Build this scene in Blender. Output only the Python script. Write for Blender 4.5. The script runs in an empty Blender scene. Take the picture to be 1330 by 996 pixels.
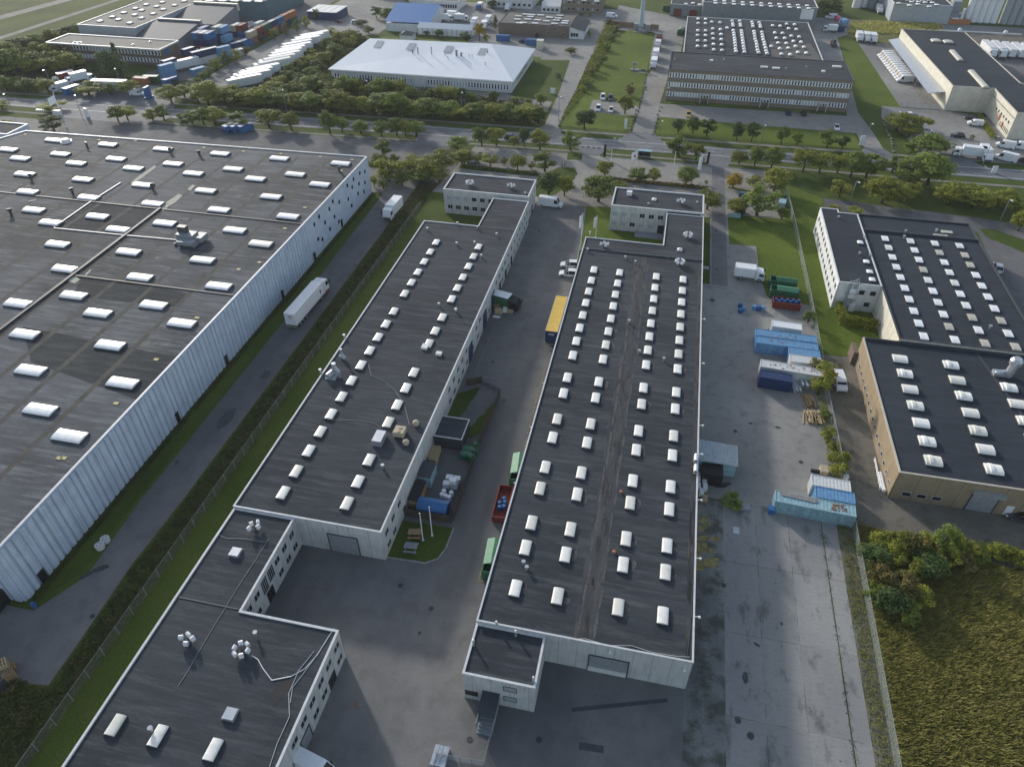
import bpy, math, random
from mathutils import Vector, Matrix
R = math.radians
random.seed(11)
scene = bpy.context.scene
col = scene.collection
CAMH = 90.0

# ---------------------------------------------------------------- survey: world metres, x across, y along the halls
F_, PX_, PY_ = 935.0, 665.0, 498.0
PITCH, YAW = math.atan(773 / 935.0), R(12.19)
HD = (-math.sin(YAW), math.cos(YAW)); RT = (math.cos(YAW), math.sin(YAW))
def at(x, y, z=0.0):
    a = (x - PX_) / F_; b = -(y - PY_) / F_
    hf = math.cos(PITCH) + b * math.sin(PITCH); up = -math.sin(PITCH) + b * math.cos(PITCH)
    t = (z - CAMH) / up
    return ((a * RT[0] + hf * HD[0]) * t, (a * RT[1] + hf * HD[1]) * t)
def mpp(X, Y, Z=0.0):          # metres per survey pixel at a world point
    h = X * HD[0] + Y * HD[1]; u = Z - CAMH
    return (h * math.cos(PITCH) - u * math.sin(PITCH)) / F_
def ptop(X, Y, py):            # height of a point above (X,Y) seen at survey row py
    h = X * HD[0] + Y * HD[1]; k = (PY_ - py) / F_
    c, s = math.cos(PITCH), math.sin(PITCH)
    u = h * (k * c - s) / (c + k * s)
    return u + CAMH
ORD = 'first second third fourth fifth sixth seventh eighth ninth tenth eleventh twelfth thirteenth fourteenth fifteenth sixteenth seventeenth eighteenth nineteenth twentieth'.split()
def nth(i):
    t = ['', '', 'twenty', 'thirty', 'forty', 'fifty', 'sixty', 'seventy', 'eighty', 'ninety']
    tt = ['', '', 'twentieth', 'thirtieth', 'fortieth', 'fiftieth', 'sixtieth', 'seventieth', 'eightieth', 'ninetieth']
    i += 1
    if i <= 20: return ORD[i - 1]
    if i > 99: return 'hundred-and-' + nth(i - 101) if i > 100 else 'hundredth'
    return tt[i // 10] if i % 10 == 0 else t[i // 10] + '-' + ORD[i % 10 - 1]

# ---------------------------------------------------------------- materials
MATS = {}
def nodes(name):
    m = bpy.data.materials.new(name); m.use_nodes = True
    nt = m.node_tree; b = nt.nodes['Principled BSDF']
    return m, nt, b
def N(nt, t, **kw):
    n = nt.nodes.new(t)
    for k, v in kw.items():
        if k in n.inputs.keys(): n.inputs[k].default_value = v
        else: setattr(n, k, v)
    return n
def mixc(nt, fac, a, b, mode='MIX'):
    n = nt.nodes.new('ShaderNodeMix'); n.data_type = 'RGBA'; n.blend_type = mode
    for s, v in ((0, fac), (6, a), (7, b)):
        if hasattr(v, 'links') or hasattr(v, 'is_output'): nt.links.new(v, n.inputs[s])
        elif s == 0: n.inputs[0].default_value = v
        else: n.inputs[s].default_value = tuple(v) + (1,) if len(v) == 3 else v
    return n.outputs[2]
def mth(nt, op, a, b=None, clamp=False):
    n = nt.nodes.new('ShaderNodeMath'); n.operation = op; n.use_clamp = clamp
    for i, v in enumerate((a, b)):
        if v is None: continue
        if hasattr(v, 'is_output'): nt.links.new(v, n.inputs[i])
        else: n.inputs[i].default_value = v
    return n.outputs[0]
def ramp(nt, v, p0, p1):
    n = nt.nodes.new('ShaderNodeMapRange'); n.clamp = True
    nt.links.new(v, n.inputs[0]); n.inputs[1].default_value = p0; n.inputs[2].default_value = p1
    return n.outputs[0]
def noise(nt, scale, vec=None, detail=4, stretch=None, rough=.55):
    geo = None
    if vec is None:
        g = nt.nodes.new('ShaderNodeNewGeometry'); vec = g.outputs['Position']
    if stretch:
        mp = nt.nodes.new('ShaderNodeMapping'); mp.inputs['Scale'].default_value = stretch
        if len(stretch) > 3: pass
        nt.links.new(vec, mp.inputs['Vector']); vec = mp.outputs[0]
    n = nt.nodes.new('ShaderNodeTexNoise'); n.inputs['Scale'].default_value = scale
    n.inputs['Detail'].default_value = detail; n.inputs['Roughness'].default_value = rough
    nt.links.new(vec, n.inputs['Vector'])
    return n.outputs['Fac']
def sc(c, k): return tuple(min(1, x * k) for x in c[:3])
def plain(name, c, rough=.6, var=.15, scale=1.5, metal=0., spec=.3, coat=0.):
    if name in MATS: return MATS[name]
    m, nt, b = nodes(name)
    tc = nt.nodes.new('ShaderNodeTexCoord')
    f = ramp(nt, noise(nt, scale, tc.outputs['Object'], 3), .3, .7)
    cc = mixc(nt, f, sc(c, 1 - var), sc(c, 1 + var))
    if name.startswith('skylight_') and name != 'skylight_curb':      # every dome has aged differently
        rn = nt.nodes.new('ShaderNodeObjectInfo').outputs['Random']; dirt = ramp(nt, noise(nt, 1.1, None, 4), .45, .75)
        cc = mixc(nt, mth(nt, 'MULTIPLY', mth(nt, 'POWER', rn, 2.5), .5), cc, (.6, .58, .47)); cc = mixc(nt, mth(nt, 'MULTIPLY', dirt, .28), cc, (.38, .38, .33))
    nt.links.new(cc, b.inputs['Base Color'])
    b.inputs['Roughness'].default_value = rough; b.inputs['Metallic'].default_value = metal
    b.inputs['Specular IOR Level'].default_value = spec
    if coat: b.inputs['Coat Weight'].default_value = coat
    MATS[name] = m; return m
def ground_mat(name, c0, c1, s_big, c2=None, s_mid=.6, amt=.35, fine=6., fine_amt=.25, rough=.9, streak=None, bump=.0, lo=.35, hi=.65, spec=.15, mid=(.5, .68)):
    """two-scale mottled surface: broad patches c0..c1, mid-scale marks of c2, fine grain"""
    m, nt, b = nodes(name)
    big = ramp(nt, noise(nt, s_big, None, 5, streak), lo, hi)
    c = mixc(nt, big, c0, c1)
    if c2:
        mm = ramp(nt, noise(nt, s_mid, None, 6, None, .65), mid[0], mid[1])
        c = mixc(nt, mth(nt, 'MULTIPLY', mm, amt), c, c2)
    fn = noise(nt, fine, None, 3, None, .7)
    fr = nt.nodes.new('ShaderNodeMapRange'); nt.links.new(fn, fr.inputs[0])
    fr.inputs[1].default_value = .3; fr.inputs[2].default_value = .7
    fr.inputs[3].default_value = 1 - fine_amt; fr.inputs[4].default_value = 1 + fine_amt
    n = nt.nodes.new('ShaderNodeVectorMath'); n.operation = 'SCALE'
    nt.links.new(c, n.inputs[0]); nt.links.new(fr.outputs[0], n.inputs['Scale'])
    nt.links.new(n.outputs[0], b.inputs['Base Color'])
    b.inputs['Roughness'].default_value = rough; b.inputs['Specular IOR Level'].default_value = spec
    if bump:
        bp = nt.nodes.new('ShaderNodeBump'); bp.inputs['Strength'].default_value = bump; bp.inputs['Distance'].default_value = .4
        nt.links.new(fn, bp.inputs['Height']); nt.links.new(bp.outputs[0], b.inputs['Normal'])
    MATS[name] = m; return m
def felt_mat(name, c0, c1, c2, strip=1.0, axis='Y', rough=.75, streak_amt=.5, spec=.35, p0=.5, p1=.62):
    """bitumen roofing felt: rolls laid side by side, seams, weathered patches and damp stains"""
    m, nt, b = nodes(name)
    g = nt.nodes.new('ShaderNodeNewGeometry'); P = g.outputs['Position']
    sep = nt.nodes.new('ShaderNodeSeparateXYZ'); nt.links.new(P, sep.inputs[0])
    v = sep.outputs[axis]
    q = mth(nt, 'DIVIDE', v, strip); fl = mth(nt, 'FLOOR', q); fr = mth(nt, 'FRACT', q)
    wn = nt.nodes.new('ShaderNodeTexWhiteNoise'); wn.noise_dimensions = '1D'; nt.links.new(fl, wn.inputs['W'])
    seam = mth(nt, 'LESS_THAN', fr, .09)
    big = ramp(nt, noise(nt, .045, P, 6), .4, .6)
    c = mixc(nt, big, c0, c1)
    worn = ramp(nt, noise(nt, .35, P, 7, (.3, 1.6, 1) if axis == 'Y' else (1.6, .3, 1), .75), .5, .68)
    c = mixc(nt, mth(nt, 'MULTIPLY', worn, streak_amt * .45), c, sc(c2, 1.25))
    st = (.25, 2.2, 1) if axis == 'Y' else (2.2, .25, 1)
    sk = ramp(nt, noise(nt, .5, P, 6, st, .7), .5, .7)
    c = mixc(nt, mth(nt, 'MULTIPLY', sk, streak_amt), c, c2)
    blot = ramp(nt, noise(nt, .16, P, 8, None, .75), p0 + .1, p1 + .1)
    c = mixc(nt, mth(nt, 'MULTIPLY', blot, .5), c, sc(c0, .62))
    k = mth(nt, 'ADD', mth(nt, 'MULTIPLY', wn.outputs[0], .12), .94)
    k = mth(nt, 'SUBTRACT', k, mth(nt, 'MULTIPLY', seam, .09))
    gr = mth(nt, 'ADD', mth(nt, 'MULTIPLY', noise(nt, 5, P, 2), .4), .8)
    k = mth(nt, 'MULTIPLY', k, gr)
    n = nt.nodes.new('ShaderNodeVectorMath'); n.operation = 'SCALE'
    nt.links.new(c, n.inputs[0]); nt.links.new(k, n.inputs['Scale']); nt.links.new(n.outputs[0], b.inputs['Base Color'])
    rg = mth(nt, 'SUBTRACT', rough, mth(nt, 'MULTIPLY', blot, .2))
    nt.links.new(rg, b.inputs['Roughness']); b.inputs['Specular IOR Level'].default_value = spec
    MATS[name] = m; return m
def wall_mat(name, c, joint=3.0, stain=.35, jamt=.35, rough=.8, hj=None, dirt=(.16, .16, .13)):
    """precast or rendered wall: vertical joints, running dirt from the coping, faint blotches"""
    m, nt, b = nodes(name)
    g = nt.nodes.new('ShaderNodeNewGeometry'); P = g.outputs['Position']
    sep = nt.nodes.new('ShaderNodeSeparateXYZ'); nt.links.new(P, sep.inputs[0])
    s = mth(nt, 'ADD', sep.outputs[0], sep.outputs[1])
    fr = mth(nt, 'FRACT', mth(nt, 'DIVIDE', s, joint))
    j = mth(nt, 'LESS_THAN', fr, .05 * 3.0 / joint)
    big = ramp(nt, noise(nt, .5, P, 5), .3, .7)
    col_ = mixc(nt, big, sc(c, .88), sc(c, 1.08))
    run = ramp(nt, noise(nt, 1.4, P, 5, (1.6, 1.6, .16), .7), .5, .74)
    col_ = mixc(nt, mth(nt, 'MULTIPLY', run, stain), col_, dirt)
    col_ = mixc(nt, mth(nt, 'MULTIPLY', j, jamt), col_, sc(c, .3))
    if hj:
        h = mth(nt, 'LESS_THAN', mth(nt, 'FRACT', mth(nt, 'DIVIDE', sep.outputs[2], hj)), .03)
        col_ = mixc(nt, mth(nt, 'MULTIPLY', h, jamt), col_, sc(c, .35))
    nt.links.new(col_, b.inputs['Base Color']); b.inputs['Roughness'].default_value = rough
    b.inputs['Specular IOR Level'].default_value = .2
    MATS[name] = m; return m
def leaf_mat(name, dark, light, autumn=None, aamt=.0):
    m, nt, b = nodes(name)
    oi = nt.nodes.new('ShaderNodeObjectInfo')
    P = nt.nodes.new('ShaderNodeNewGeometry').outputs['Position']
    f = ramp(nt, noise(nt, .9, P, 3), .36, .64)
    c = mixc(nt, f, dark, light)
    f2 = ramp(nt, noise(nt, 4.5, P, 2), .3, .7)
    c = mixc(nt, mth(nt, 'MULTIPLY', f2, .45), c, sc(light, 1.25))
    if autumn:
        a = ramp(nt, noise(nt, .5, P, 3), .5, .7)
        c = mixc(nt, mth(nt, 'MULTIPLY', a, aamt), c, autumn)
    k = mth(nt, 'ADD', mth(nt, 'MULTIPLY', oi.outputs['Random'], .5), .75)
    n = nt.nodes.new('ShaderNodeVectorMath'); n.operation = 'SCALE'
    nt.links.new(c, n.inputs[0]); nt.links.new(k, n.inputs['Scale'])
    nt.links.new(n.outputs[0], b.inputs['Base Color'])
    b.inputs['Roughness'].default_value = .7; b.inputs['Specular IOR Level'].default_value = .15
    tr = nt.nodes.new('ShaderNodeBsdfTranslucent'); nt.links.new(n.outputs[0], tr.inputs[0])
    mx = nt.nodes.new('ShaderNodeMixShader'); mx.inputs[0].default_value = .22
    nt.links.new(b.outputs[0], mx.inputs[1]); nt.links.new(tr.outputs[0], mx.inputs[2])
    nt.links.new(mx.outputs[0], nt.nodes['Material Output'].inputs[0])
    MATS[name] = m; return m

# ---------------------------------------------------------------- mesh builder
class MB:
    def __init__(s): s.v = []; s.f = []; s.m = []
    def quad(s, pts, mi=0):
        n = len(s.v); s.v += [tuple(p) for p in pts]; s.f.append(tuple(range(n, n + len(pts)))); s.m.append(mi)
    def box(s, x0, x1, y0, y1, z0, z1, mi=0, top=None, skip=()):
        n = len(s.v)
        s.v += [(x0, y0, z0), (x1, y0, z0), (x1, y1, z0), (x0, y1, z0), (x0, y0, z1), (x1, y0, z1), (x1, y1, z1), (x0, y1, z1)]
        for k, q in (('b', (3, 2, 1, 0)), ('t', (4, 5, 6, 7)), ('f', (0, 1, 5, 4)), ('r', (1, 2, 6, 5)), ('k', (2, 3, 7, 6)), ('l', (3, 0, 4, 7))):
            if k in skip: continue
            s.f.append(tuple(n + i for i in q)); s.m.append(top if (k == 't' and top is not None) else mi)
        return s
    def prism(s, poly, z0, z1, mi=0, top=None, cap=True, bottom=False):
        poly = ccw(poly); n = len(s.v); k = len(poly)
        s.v += [(x, y, z0) for x, y in poly] + [(x, y, z1) for x, y in poly]
        for i in range(k):
            j = (i + 1) % k; s.f.append((n + i, n + j, n + k + j, n + k + i)); s.m.append(mi)
        if cap: s.f.append(tuple(range(n + k, n + 2 * k))); s.m.append(mi if top is None else top)
        if bottom: s.f.append(tuple(range(n + k - 1, n - 1, -1))); s.m.append(mi)
        return s
    def extr(s, prof, y0, y1, mi=0, mi_fn=None):
        """profile of (x,z) points (ccw seen from -y) extruded along y"""
        n = len(s.v); k = len(prof)
        s.v += [(x, y0, z) for x, z in prof] + [(x, y1, z) for x, z in prof]
        for i in range(k):
            j = (i + 1) % k; s.f.append((n + i, n + k + i, n + k + j, n + j)[::-1]); s.m.append(mi_fn(i) if mi_fn else mi)
        s.f.append(tuple(range(n, n + k))); s.m.append(mi)
        s.f.append(tuple(range(n + 2 * k - 1, n + k - 1, -1))); s.m.append(mi)
        return s
    def cyl(s, p, q, r0, r1=None, seg=8, mi=0, caps=True):
        r1 = r0 if r1 is None else r1
        p = Vector(p); q = Vector(q); d = (q - p).normalized()
        a = d.orthogonal().normalized(); b = d.cross(a); n = len(s.v)
        for i in range(seg):
            t = 2 * math.pi * i / seg; s.v.append(tuple(p + (a * math.cos(t) + b * math.sin(t)) * r0))
        for i in range(seg):
            t = 2 * math.pi * i / seg; s.v.append(tuple(q + (a * math.cos(t) + b * math.sin(t)) * r1))
        for i in range(seg):
            j = (i + 1) % seg; s.f.append((n + i, n + j, n + seg + j, n + seg + i)); s.m.append(mi)
        if caps:
            s.f.append(tuple(range(n + seg - 1, n - 1, -1))); s.m.append(mi); s.f.append(tuple(range(n + seg, n + 2 * seg))); s.m.append(mi)
        return s
    def tube(s, pts, r, seg=6, mi=0):
        for a, b in zip(pts, pts[1:]): s.cyl(a, b, r, r, seg, mi)
        return s
    def ball(s, c, r, seg=8, rings=5, mi=0, zs=1.):
        n = len(s.v)
        for i in range(rings + 1):
            t = math.pi * i / rings
            for j in range(seg):
                u = 2 * math.pi * j / seg
                s.v.append((c[0] + r * math.sin(t) * math.cos(u), c[1] + r * math.sin(t) * math.sin(u), c[2] + r * zs * math.cos(t)))
        for i in range(rings):
            for j in range(seg):
                k = (j + 1) % seg; s.f.append((n + i * seg + j, n + (i + 1) * seg + j, n + (i + 1) * seg + k, n + i * seg + k)); s.m.append(mi)
        return s
    def mesh(s, name, mats, org=(0, 0, 0), smooth=False):
        me = bpy.data.meshes.new(name)
        o = org
        me.from_pydata([(v[0] - o[0], v[1] - o[1], v[2] - o[2]) for v in s.v], [], s.f)
        for m in (mats if isinstance(mats, (list, tuple)) else [mats]): me.materials.append(m)
        me.polygons.foreach_set('material_index', s.m)
        if smooth: me.polygons.foreach_set('use_smooth', [True] * len(s.f))
        me.update(); return me
    def build(s, name, mats, parent=None, smooth=False):
        xs = [v[0] for v in s.v]; ys = [v[1] for v in s.v]; zs = [v[2] for v in s.v]
        o = ((min(xs) + max(xs)) / 2, (min(ys) + max(ys)) / 2, min(zs))
        ob = bpy.data.objects.new(name, s.mesh(name, mats, o, smooth)); col.objects.link(ob)
        w = wloc(parent) if parent else Vector((0, 0, 0))
        ob.parent = parent; ob.location = Vector(o) - w
        return ob
def wloc(o):
    v = Vector((0, 0, 0))
    while o: v += o.location; o = o.parent
    return v
def area(p): return sum(p[i][0] * p[(i + 1) % len(p)][1] - p[(i + 1) % len(p)][0] * p[i][1] for i in range(len(p))) / 2
def ccw(p): return list(p) if area(p) > 0 else list(reversed(p))
def inset(poly, d):
    p = ccw(poly); n = len(p); out = []
    for i in range(n):
        a, b, c = Vector(p[i - 1]), Vector(p[i]), Vector(p[(i + 1) % n])
        e1 = (b - a).normalized(); e2 = (c - b).normalized()
        n1 = Vector((-e1.y, e1.x)); n2 = Vector((-e2.y, e2.x))
        k = (n1 + n2); k = k / max(.2, 1 + n1.dot(n2))
        out.append((b.x + k.x * d, b.y + k.y * d))
    return out
def tag(o, label=None, cat=None, group=None, kind=None):
    if label: o['label'] = label
    if cat: o['category'] = cat
    if group: o['group'] = group
    if kind: o['kind'] = kind
    return o
def empty(name, loc=(0, 0, 0), rz=0, label=None, cat=None, group=None):
    o = bpy.data.objects.new(name, None); o.empty_display_size = .5; col.objects.link(o)
    o.location = loc if len(loc) == 3 else (loc[0], loc[1], 0); o.rotation_euler = (0, 0, rz)
    return tag(o, label, cat, group)
KIDS = {}
def kids(o):
    return [c for c in bpy.data.objects if c.parent == o]
def snap(o):                      # remember a thing's tree once, so copies are quick
    KIDS[o.name] = [(c, [(d, None) for d in kids(c)]) for c in kids(o)]
def dup(o, loc, rz=0, label=None, group=None, scale=None, cat=None):
    c = o.copy(); col.objects.link(c); c.location = loc if len(loc) == 3 else (loc[0], loc[1], 0); c.rotation_euler = (0, 0, rz)
    if scale: c.scale = scale if hasattr(scale, '__len__') else (scale,) * 3
    if o.name not in KIDS: snap(o)
    for ch, gs in KIDS[o.name]:
        k = ch.copy(); col.objects.link(k); k.parent = c
        for g, _ in gs:
            h = g.copy(); col.objects.link(h); h.parent = k
    return tag(c, label, cat, group)
class Proto:
    """first placing moves the made thing itself, later ones copy it"""
    def __init__(s, root): s.o = root; s.used = False; snap(root)
    def put(s, loc, rz=0, label=None, group=None, scale=None, cat=None):
        if not s.used:
            s.used = True; o = s.o; o.location = loc if len(loc) == 3 else (loc[0], loc[1], 0); o.rotation_euler = (0, 0, rz)
            if scale: o.scale = scale if hasattr(scale, '__len__') else (scale,) * 3
            return tag(o, label, cat, group)
        return dup(s.o, loc, rz, label, group, scale, cat)

NS = [0]; rg_ = random.Random(77)
def ragged(poly, step=.9, j=.13):        # grown-over edges
    out = []
    for i in range(len(poly)):
        a, b = poly[i], poly[(i + 1) % len(poly)]; L = math.hypot(b[0] - a[0], b[1] - a[1]); n = max(1, min(160, int(L / step)))
        for k in range(n):
            t = k / n; q = rg_.gauss(0, j) if k else 0; out.append((a[0] + (b[0] - a[0]) * t - (b[1] - a[1]) / (L or 1) * q, a[1] + (b[1] - a[1]) * t + (b[0] - a[0]) / (L or 1) * q))
    return out
def sheet(name, poly, z, mat, kind='structure', label=None, cat=None):
    z += NS[0] * .0003; NS[0] += 1
    if name.split('_')[0] in ('lawn', 'verge', 'embankment', 'meadow', 'gravel', 'weedy', 'worn'): poly = ragged(poly)
    m = MB(); p = ccw(poly); m.quad([(x, y, z) for x, y in p])
    o = m.build(name, mat); o['kind'] = kind
    return tag(o, label, cat)
def px(*pts): return [at(*p) for p in pts]

# colours
M = {}
M['grass'] = ground_mat('grass', (.05, .08, .012), (.09, .12, .022), .03, (.12, .12, .032), .25, .45, 3.5, .3, .95, bump=.5)
M['lawn'] = ground_mat('lawn', (.078, .115, .014), (.125, .165, .022), .05, (.06, .08, .016), .75, .4, 2.2, .24, .95, bump=.35)
M['lawn_dark'] = ground_mat('lawn_dark', (.045, .075, .011), (.082, .112, .018), .08, (.1, .1, .026), .5, .4, 3., .25, .95, bump=.4)
M['rough'] = ground_mat('rough_ground', (.1, .11, .03), (.17, .17, .05), .16, (.22, .2, .09), .8, .5, 4., .3, .98, bump=.5)
M['asph'] = ground_mat('asphalt_yard', (.115, .118, .122), (.205, .2, .19), .05, (.085, .075, .077), .3, .5, 7, .16, .9, streak=(1, .35, 1), lo=.4, hi=.62, mid=(.45, .75))
M['asph_pale'] = ground_mat('asphalt_pale', (.21, .205, .195), (.32, .31, .285), .04, (.13, .128, .122), .5, .5, 6, .14, .9)
M['road'] = ground_mat('asphalt_road', (.15, .155, .165), (.19, .195, .2), .06, (.07, .073, .08), .5, .4, 7, .08, .8, streak=(.3, 1.5, 1))
M['paver'] = ground_mat('pavers', (.24, .23, .21), (.32, .3, .27), .06, (.14, .135, .125), .4, .4, 5, .18, .92)
M['conc'] = None
M['path'] = ground_mat('path_paving', (.2, .19, .17), (.27, .26, .24), .2, (.14, .13, .11), .6, .4, 6, .12, .9)
M['gravel'] = ground_mat('gravel', (.14, .13, .11), (.2, .185, .155), .12, (.07, .078, .035), .5, .55, 5, .16, .95)
M['felt'] = felt_mat('roof_felt', (.036, .042, .05), (.053, .06, .069), (.1, .108, .114), 1.0, 'Y', .9, .75, .15)
M['felt_wh'] = felt_mat('roof_felt_weathered', (.034, .039, .045), (.085, .094, .106), (.18, .19, .2), 1.0, 'Y', .85, .9, .2)
M['felt_new'] = felt_mat('roof_felt_new', (.027, .034, .044), (.036, .045, .056), (.055, .064, .076), 1.0, 'Y', .85, .5, .2)
M['felt_brown'] = felt_mat('roof_felt_brown', (.075, .07, .062), (.1, .094, .084), (.14, .13, .115), 1.2, 'Y')
M['roof_stone'] = felt_mat('roof_gravel', (.2, .185, .16), (.26, .24, .2), (.15, .14, .12), 4., 'X', .9)
M['conc_wall'] = wall_mat('precast_wall', (.5, .51, .5), 2.4, .5, .35)
M['white_wall'] = wall_mat('white_wall', (.66, .67, .66), 3., .2, .3)
M['cream_wall'] = wall_mat('cream_wall', (.62, .59, .5), 3., .25, .3)
M['brown_wall'] = wall_mat('brown_panel_wall', (.3, .235, .155), 3.2, .3, .4, dirt=(.12, .1, .07))
M['brick_wall'] = wall_mat('brick_wall', (.19, .145, .115), 5., .3, .2, hj=.6, dirt=(.09, .07, .06))
M['brick_yellow'] = wall_mat('brick_wall_yellow', (.24, .2, .15), 5., .2, .2, hj=.6, dirt=(.12, .1, .08))
M['steel_wall'] = wall_mat('steel_cladding', (.4, .44, .47), .9, .12, .4, .5)
M['blue_clad'] = wall_mat('blue_grey_cladding', (.5, .57, .68), 1.0, .14, .3, .45)
M['grey_clad'] = wall_mat('grey_cladding', (.22, .24, .26), 1.2, .15, .35, .5)
M['teal_clad'] = wall_mat('teal_cladding', (.1, .17, .2), 1.2, .15, .3, .5)
M['coping'] = plain('coping', (.6, .61, .62), .5, .1)
M['coping_dark'] = plain('coping_dark', (.05, .055, .065), .5, .1)
M['coping_tan'] = plain('coping_tan', (.5, .46, .38), .5, .1)
M['glass'] = plain('window_glass', (.016, .02, .026), .12, .3, .4, spec=.6)
M['glass_pale'] = plain('window_blind', (.34, .38, .4), .3, .25, .6, spec=.5)
M['frame'] = plain('window_frame', (.5, .52, .54), .5, .08)
M['frame_dark'] = plain('frame_dark', (.05, .055, .065), .5, .1)
M['acryl'] = plain('skylight_acrylic', (.88, .87, .81), .3, .06, 2., spec=.5)
M['acryl_white'] = plain('skylight_white', (.88, .89, .9), .3, .04, 2., spec=.5)
M['acryl_old'] = plain('skylight_aged', (.48, .46, .38), .4, .1, 2., spec=.5)
M['curb'] = plain('skylight_curb', (.06, .063, .07), .7, .2)
M['alu'] = plain('aluminium', (.5, .53, .56), .35, .12, metal=.6)
M['white'] = plain('white_paint', (.76, .77, .78), .4, .05, coat=.2)
M['offwhite'] = plain('off_white_paint', (.6, .61, .6), .5, .1)
M['black'] = plain('black_rubber', (.02, .02, .022), .7, .2)
M['darkgrey'] = plain('dark_grey_metal', (.07, .075, .085), .5, .15)
M['grey'] = plain('grey_metal', (.25, .27, .29), .5, .12)
M['green'] = plain('green_paint', (.035, .13, .07), .5, .18)
M['green_light'] = plain('light_green_paint', (.075, .22, .12), .5, .12)
M['red'] = plain('red_paint', (.2, .04, .03), .5, .2)
M['orange'] = plain('orange_paint', (.42, .16, .07), .5, .15)
M['blue'] = plain('blue_paint', (.035, .13, .31), .45, .15)
M['navy'] = plain('navy_paint', (.022, .045, .12), .45, .15)
M['skyblue'] = plain('sky_blue_paint', (.13, .28, .46), .6, .2)
M['teal'] = plain('pale_teal_paint', (.27, .42, .46), .6, .2)
M['yellow'] = plain('yellow_tarp', (.62, .42, .08), .5, .1, .8)
M['wood'] = plain('pallet_wood', (.32, .22, .12), .8, .25, 3)
M['wood_pale'] = plain('pale_wood', (.48, .38, .22), .8, .2, 3)
M['bark'] = plain('bark', (.06, .048, .035), .9, .25, 4)
M['tan'] = plain('tan_metal', (.45, .38, .27), .6, .2)
M['line_white'] = plain('road_paint_white', (.5, .51, .5), .7, .3, 1.2)
M['line_faint'] = plain('faded_paint', (.2, .205, .21), .8, .35, 1.2)
M['line_yellow'] = plain('faded_yellow_paint', (.26, .21, .08), .8, .4, 1.2)
M['skin'] = plain('skin', (.45, .28, .2), .6)
M['pink'] = plain('pink_paint', (.6, .12, .25), .5)
M['lamp_glass'] = plain('lamp_glass', (.8, .8, .78), .3, .03)
M['tail'] = plain('tail_lamp', (.35, .02, .015), .3)
M['amber'] = plain('amber_lamp', (.5, .2, .03), .3)

# concrete slabs with joints
def slab_mat():
    m, nt, b = nodes('concrete_slabs')
    g = nt.nodes.new('ShaderNodeNewGeometry'); P = g.outputs['Position']
    sep = nt.nodes.new('ShaderNodeSeparateXYZ'); nt.links.new(P, sep.inputs[0])
    wob = mth(nt, 'MULTIPLY', mth(nt, 'SUBTRACT', noise(nt, .8, P, 4), .5), .25)
    def joint(v, per, w):
        f = mth(nt, 'FRACT', mth(nt, 'DIVIDE', mth(nt, 'ADD', v, wob), per)); return mth(nt, 'LESS_THAN', f, w / per)
    jy = joint(sep.outputs[1], 12.0, .07)
    jx = joint(mth(nt, 'SUBTRACT', sep.outputs[0], 1.9), 5.05, .07)
    j = mth(nt, 'MULTIPLY', mth(nt, 'MAXIMUM', jx, jy), ramp(nt, noise(nt, .3, P, 4), .42, .55))
    c = mixc(nt, ramp(nt, noise(nt, .06, P, 5, (1, .4, 1)), .35, .65), (.24, .242, .24), (.38, .372, .345))
    wn = nt.nodes.new('ShaderNodeTexWhiteNoise'); wn.noise_dimensions = '1D'
    nt.links.new(mth(nt, 'ADD', mth(nt, 'FLOOR', mth(nt, 'DIVIDE', sep.outputs[1], 12.0)), mth(nt, 'MULTIPLY', mth(nt, 'FLOOR', mth(nt, 'DIVIDE', mth(nt, 'SUBTRACT', sep.outputs[0], 1.9), 5.05)), 17.3)), wn.inputs['W'])
    c = mixc(nt, mth(nt, 'MULTIPLY', wn.outputs[0], .45), c, (.17, .172, .17))
    c = mixc(nt, mth(nt, 'MULTIPLY', ramp(nt, noise(nt, 1.2, P, 7, (.5, 2.2, 1), .75), .5, .72), .4), c, (.12, .12, .115))
    c = mixc(nt, mth(nt, 'MULTIPLY', ramp(nt, noise(nt, .25, P, 7, (1.3, .6, 1), .7), .54, .66), .6), c, (.06, .062, .06))
    c = mixc(nt, mth(nt, 'MULTIPLY', ramp(nt, noise(nt, .5, P, 6, None, .7), .64, .7), .8), c, (.03, .036, .016))
    c = mixc(nt, mth(nt, 'MULTIPLY', j, .75), c, (.04, .045, .028))
    k = mth(nt, 'ADD', mth(nt, 'MULTIPLY', noise(nt, 5, P, 3), .4), .8)
    n = nt.nodes.new('ShaderNodeVectorMath'); n.operation = 'SCALE'
    nt.links.new(c, n.inputs[0]); nt.links.new(k, n.inputs['Scale']); nt.links.new(n.outputs[0], b.inputs['Base Color'])
    b.inputs['Roughness'].default_value = .85; b.inputs['Specular IOR Level'].default_value = .2
    return m
M['conc'] = slab_mat()
M['leaf'] = leaf_mat('foliage', (.07, .11, .02), (.19, .235, .045))
M['leaf_yel'] = leaf_mat('foliage_yellowing', (.1, .13, .02), (.27, .285, .045), (.33, .26, .035), .45)
M['leaf_gold'] = leaf_mat('foliage_golden', (.15, .12, .012), (.36, .26, .025), (.36, .17, .02), .5)
M['leaf_dark'] = leaf_mat('foliage_dark', (.035, .065, .022), (.1, .145, .042))
M['leaf_rust'] = leaf_mat('foliage_rusty', (.08, .085, .025), (.18, .16, .05), (.24, .12, .045), .6)
M['reed'] = leaf_mat('reeds', (.21, .22, .055), (.47, .43, .13), (.5, .42, .18), .5)
M['weed'] = leaf_mat('undergrowth', (.045, .06, .02), (.115, .12, .04), (.17, .13, .07), .7)
SUN_E, SKY_E, EXPO, HAZE = 2.3, .15, 0.6, .0001
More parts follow.
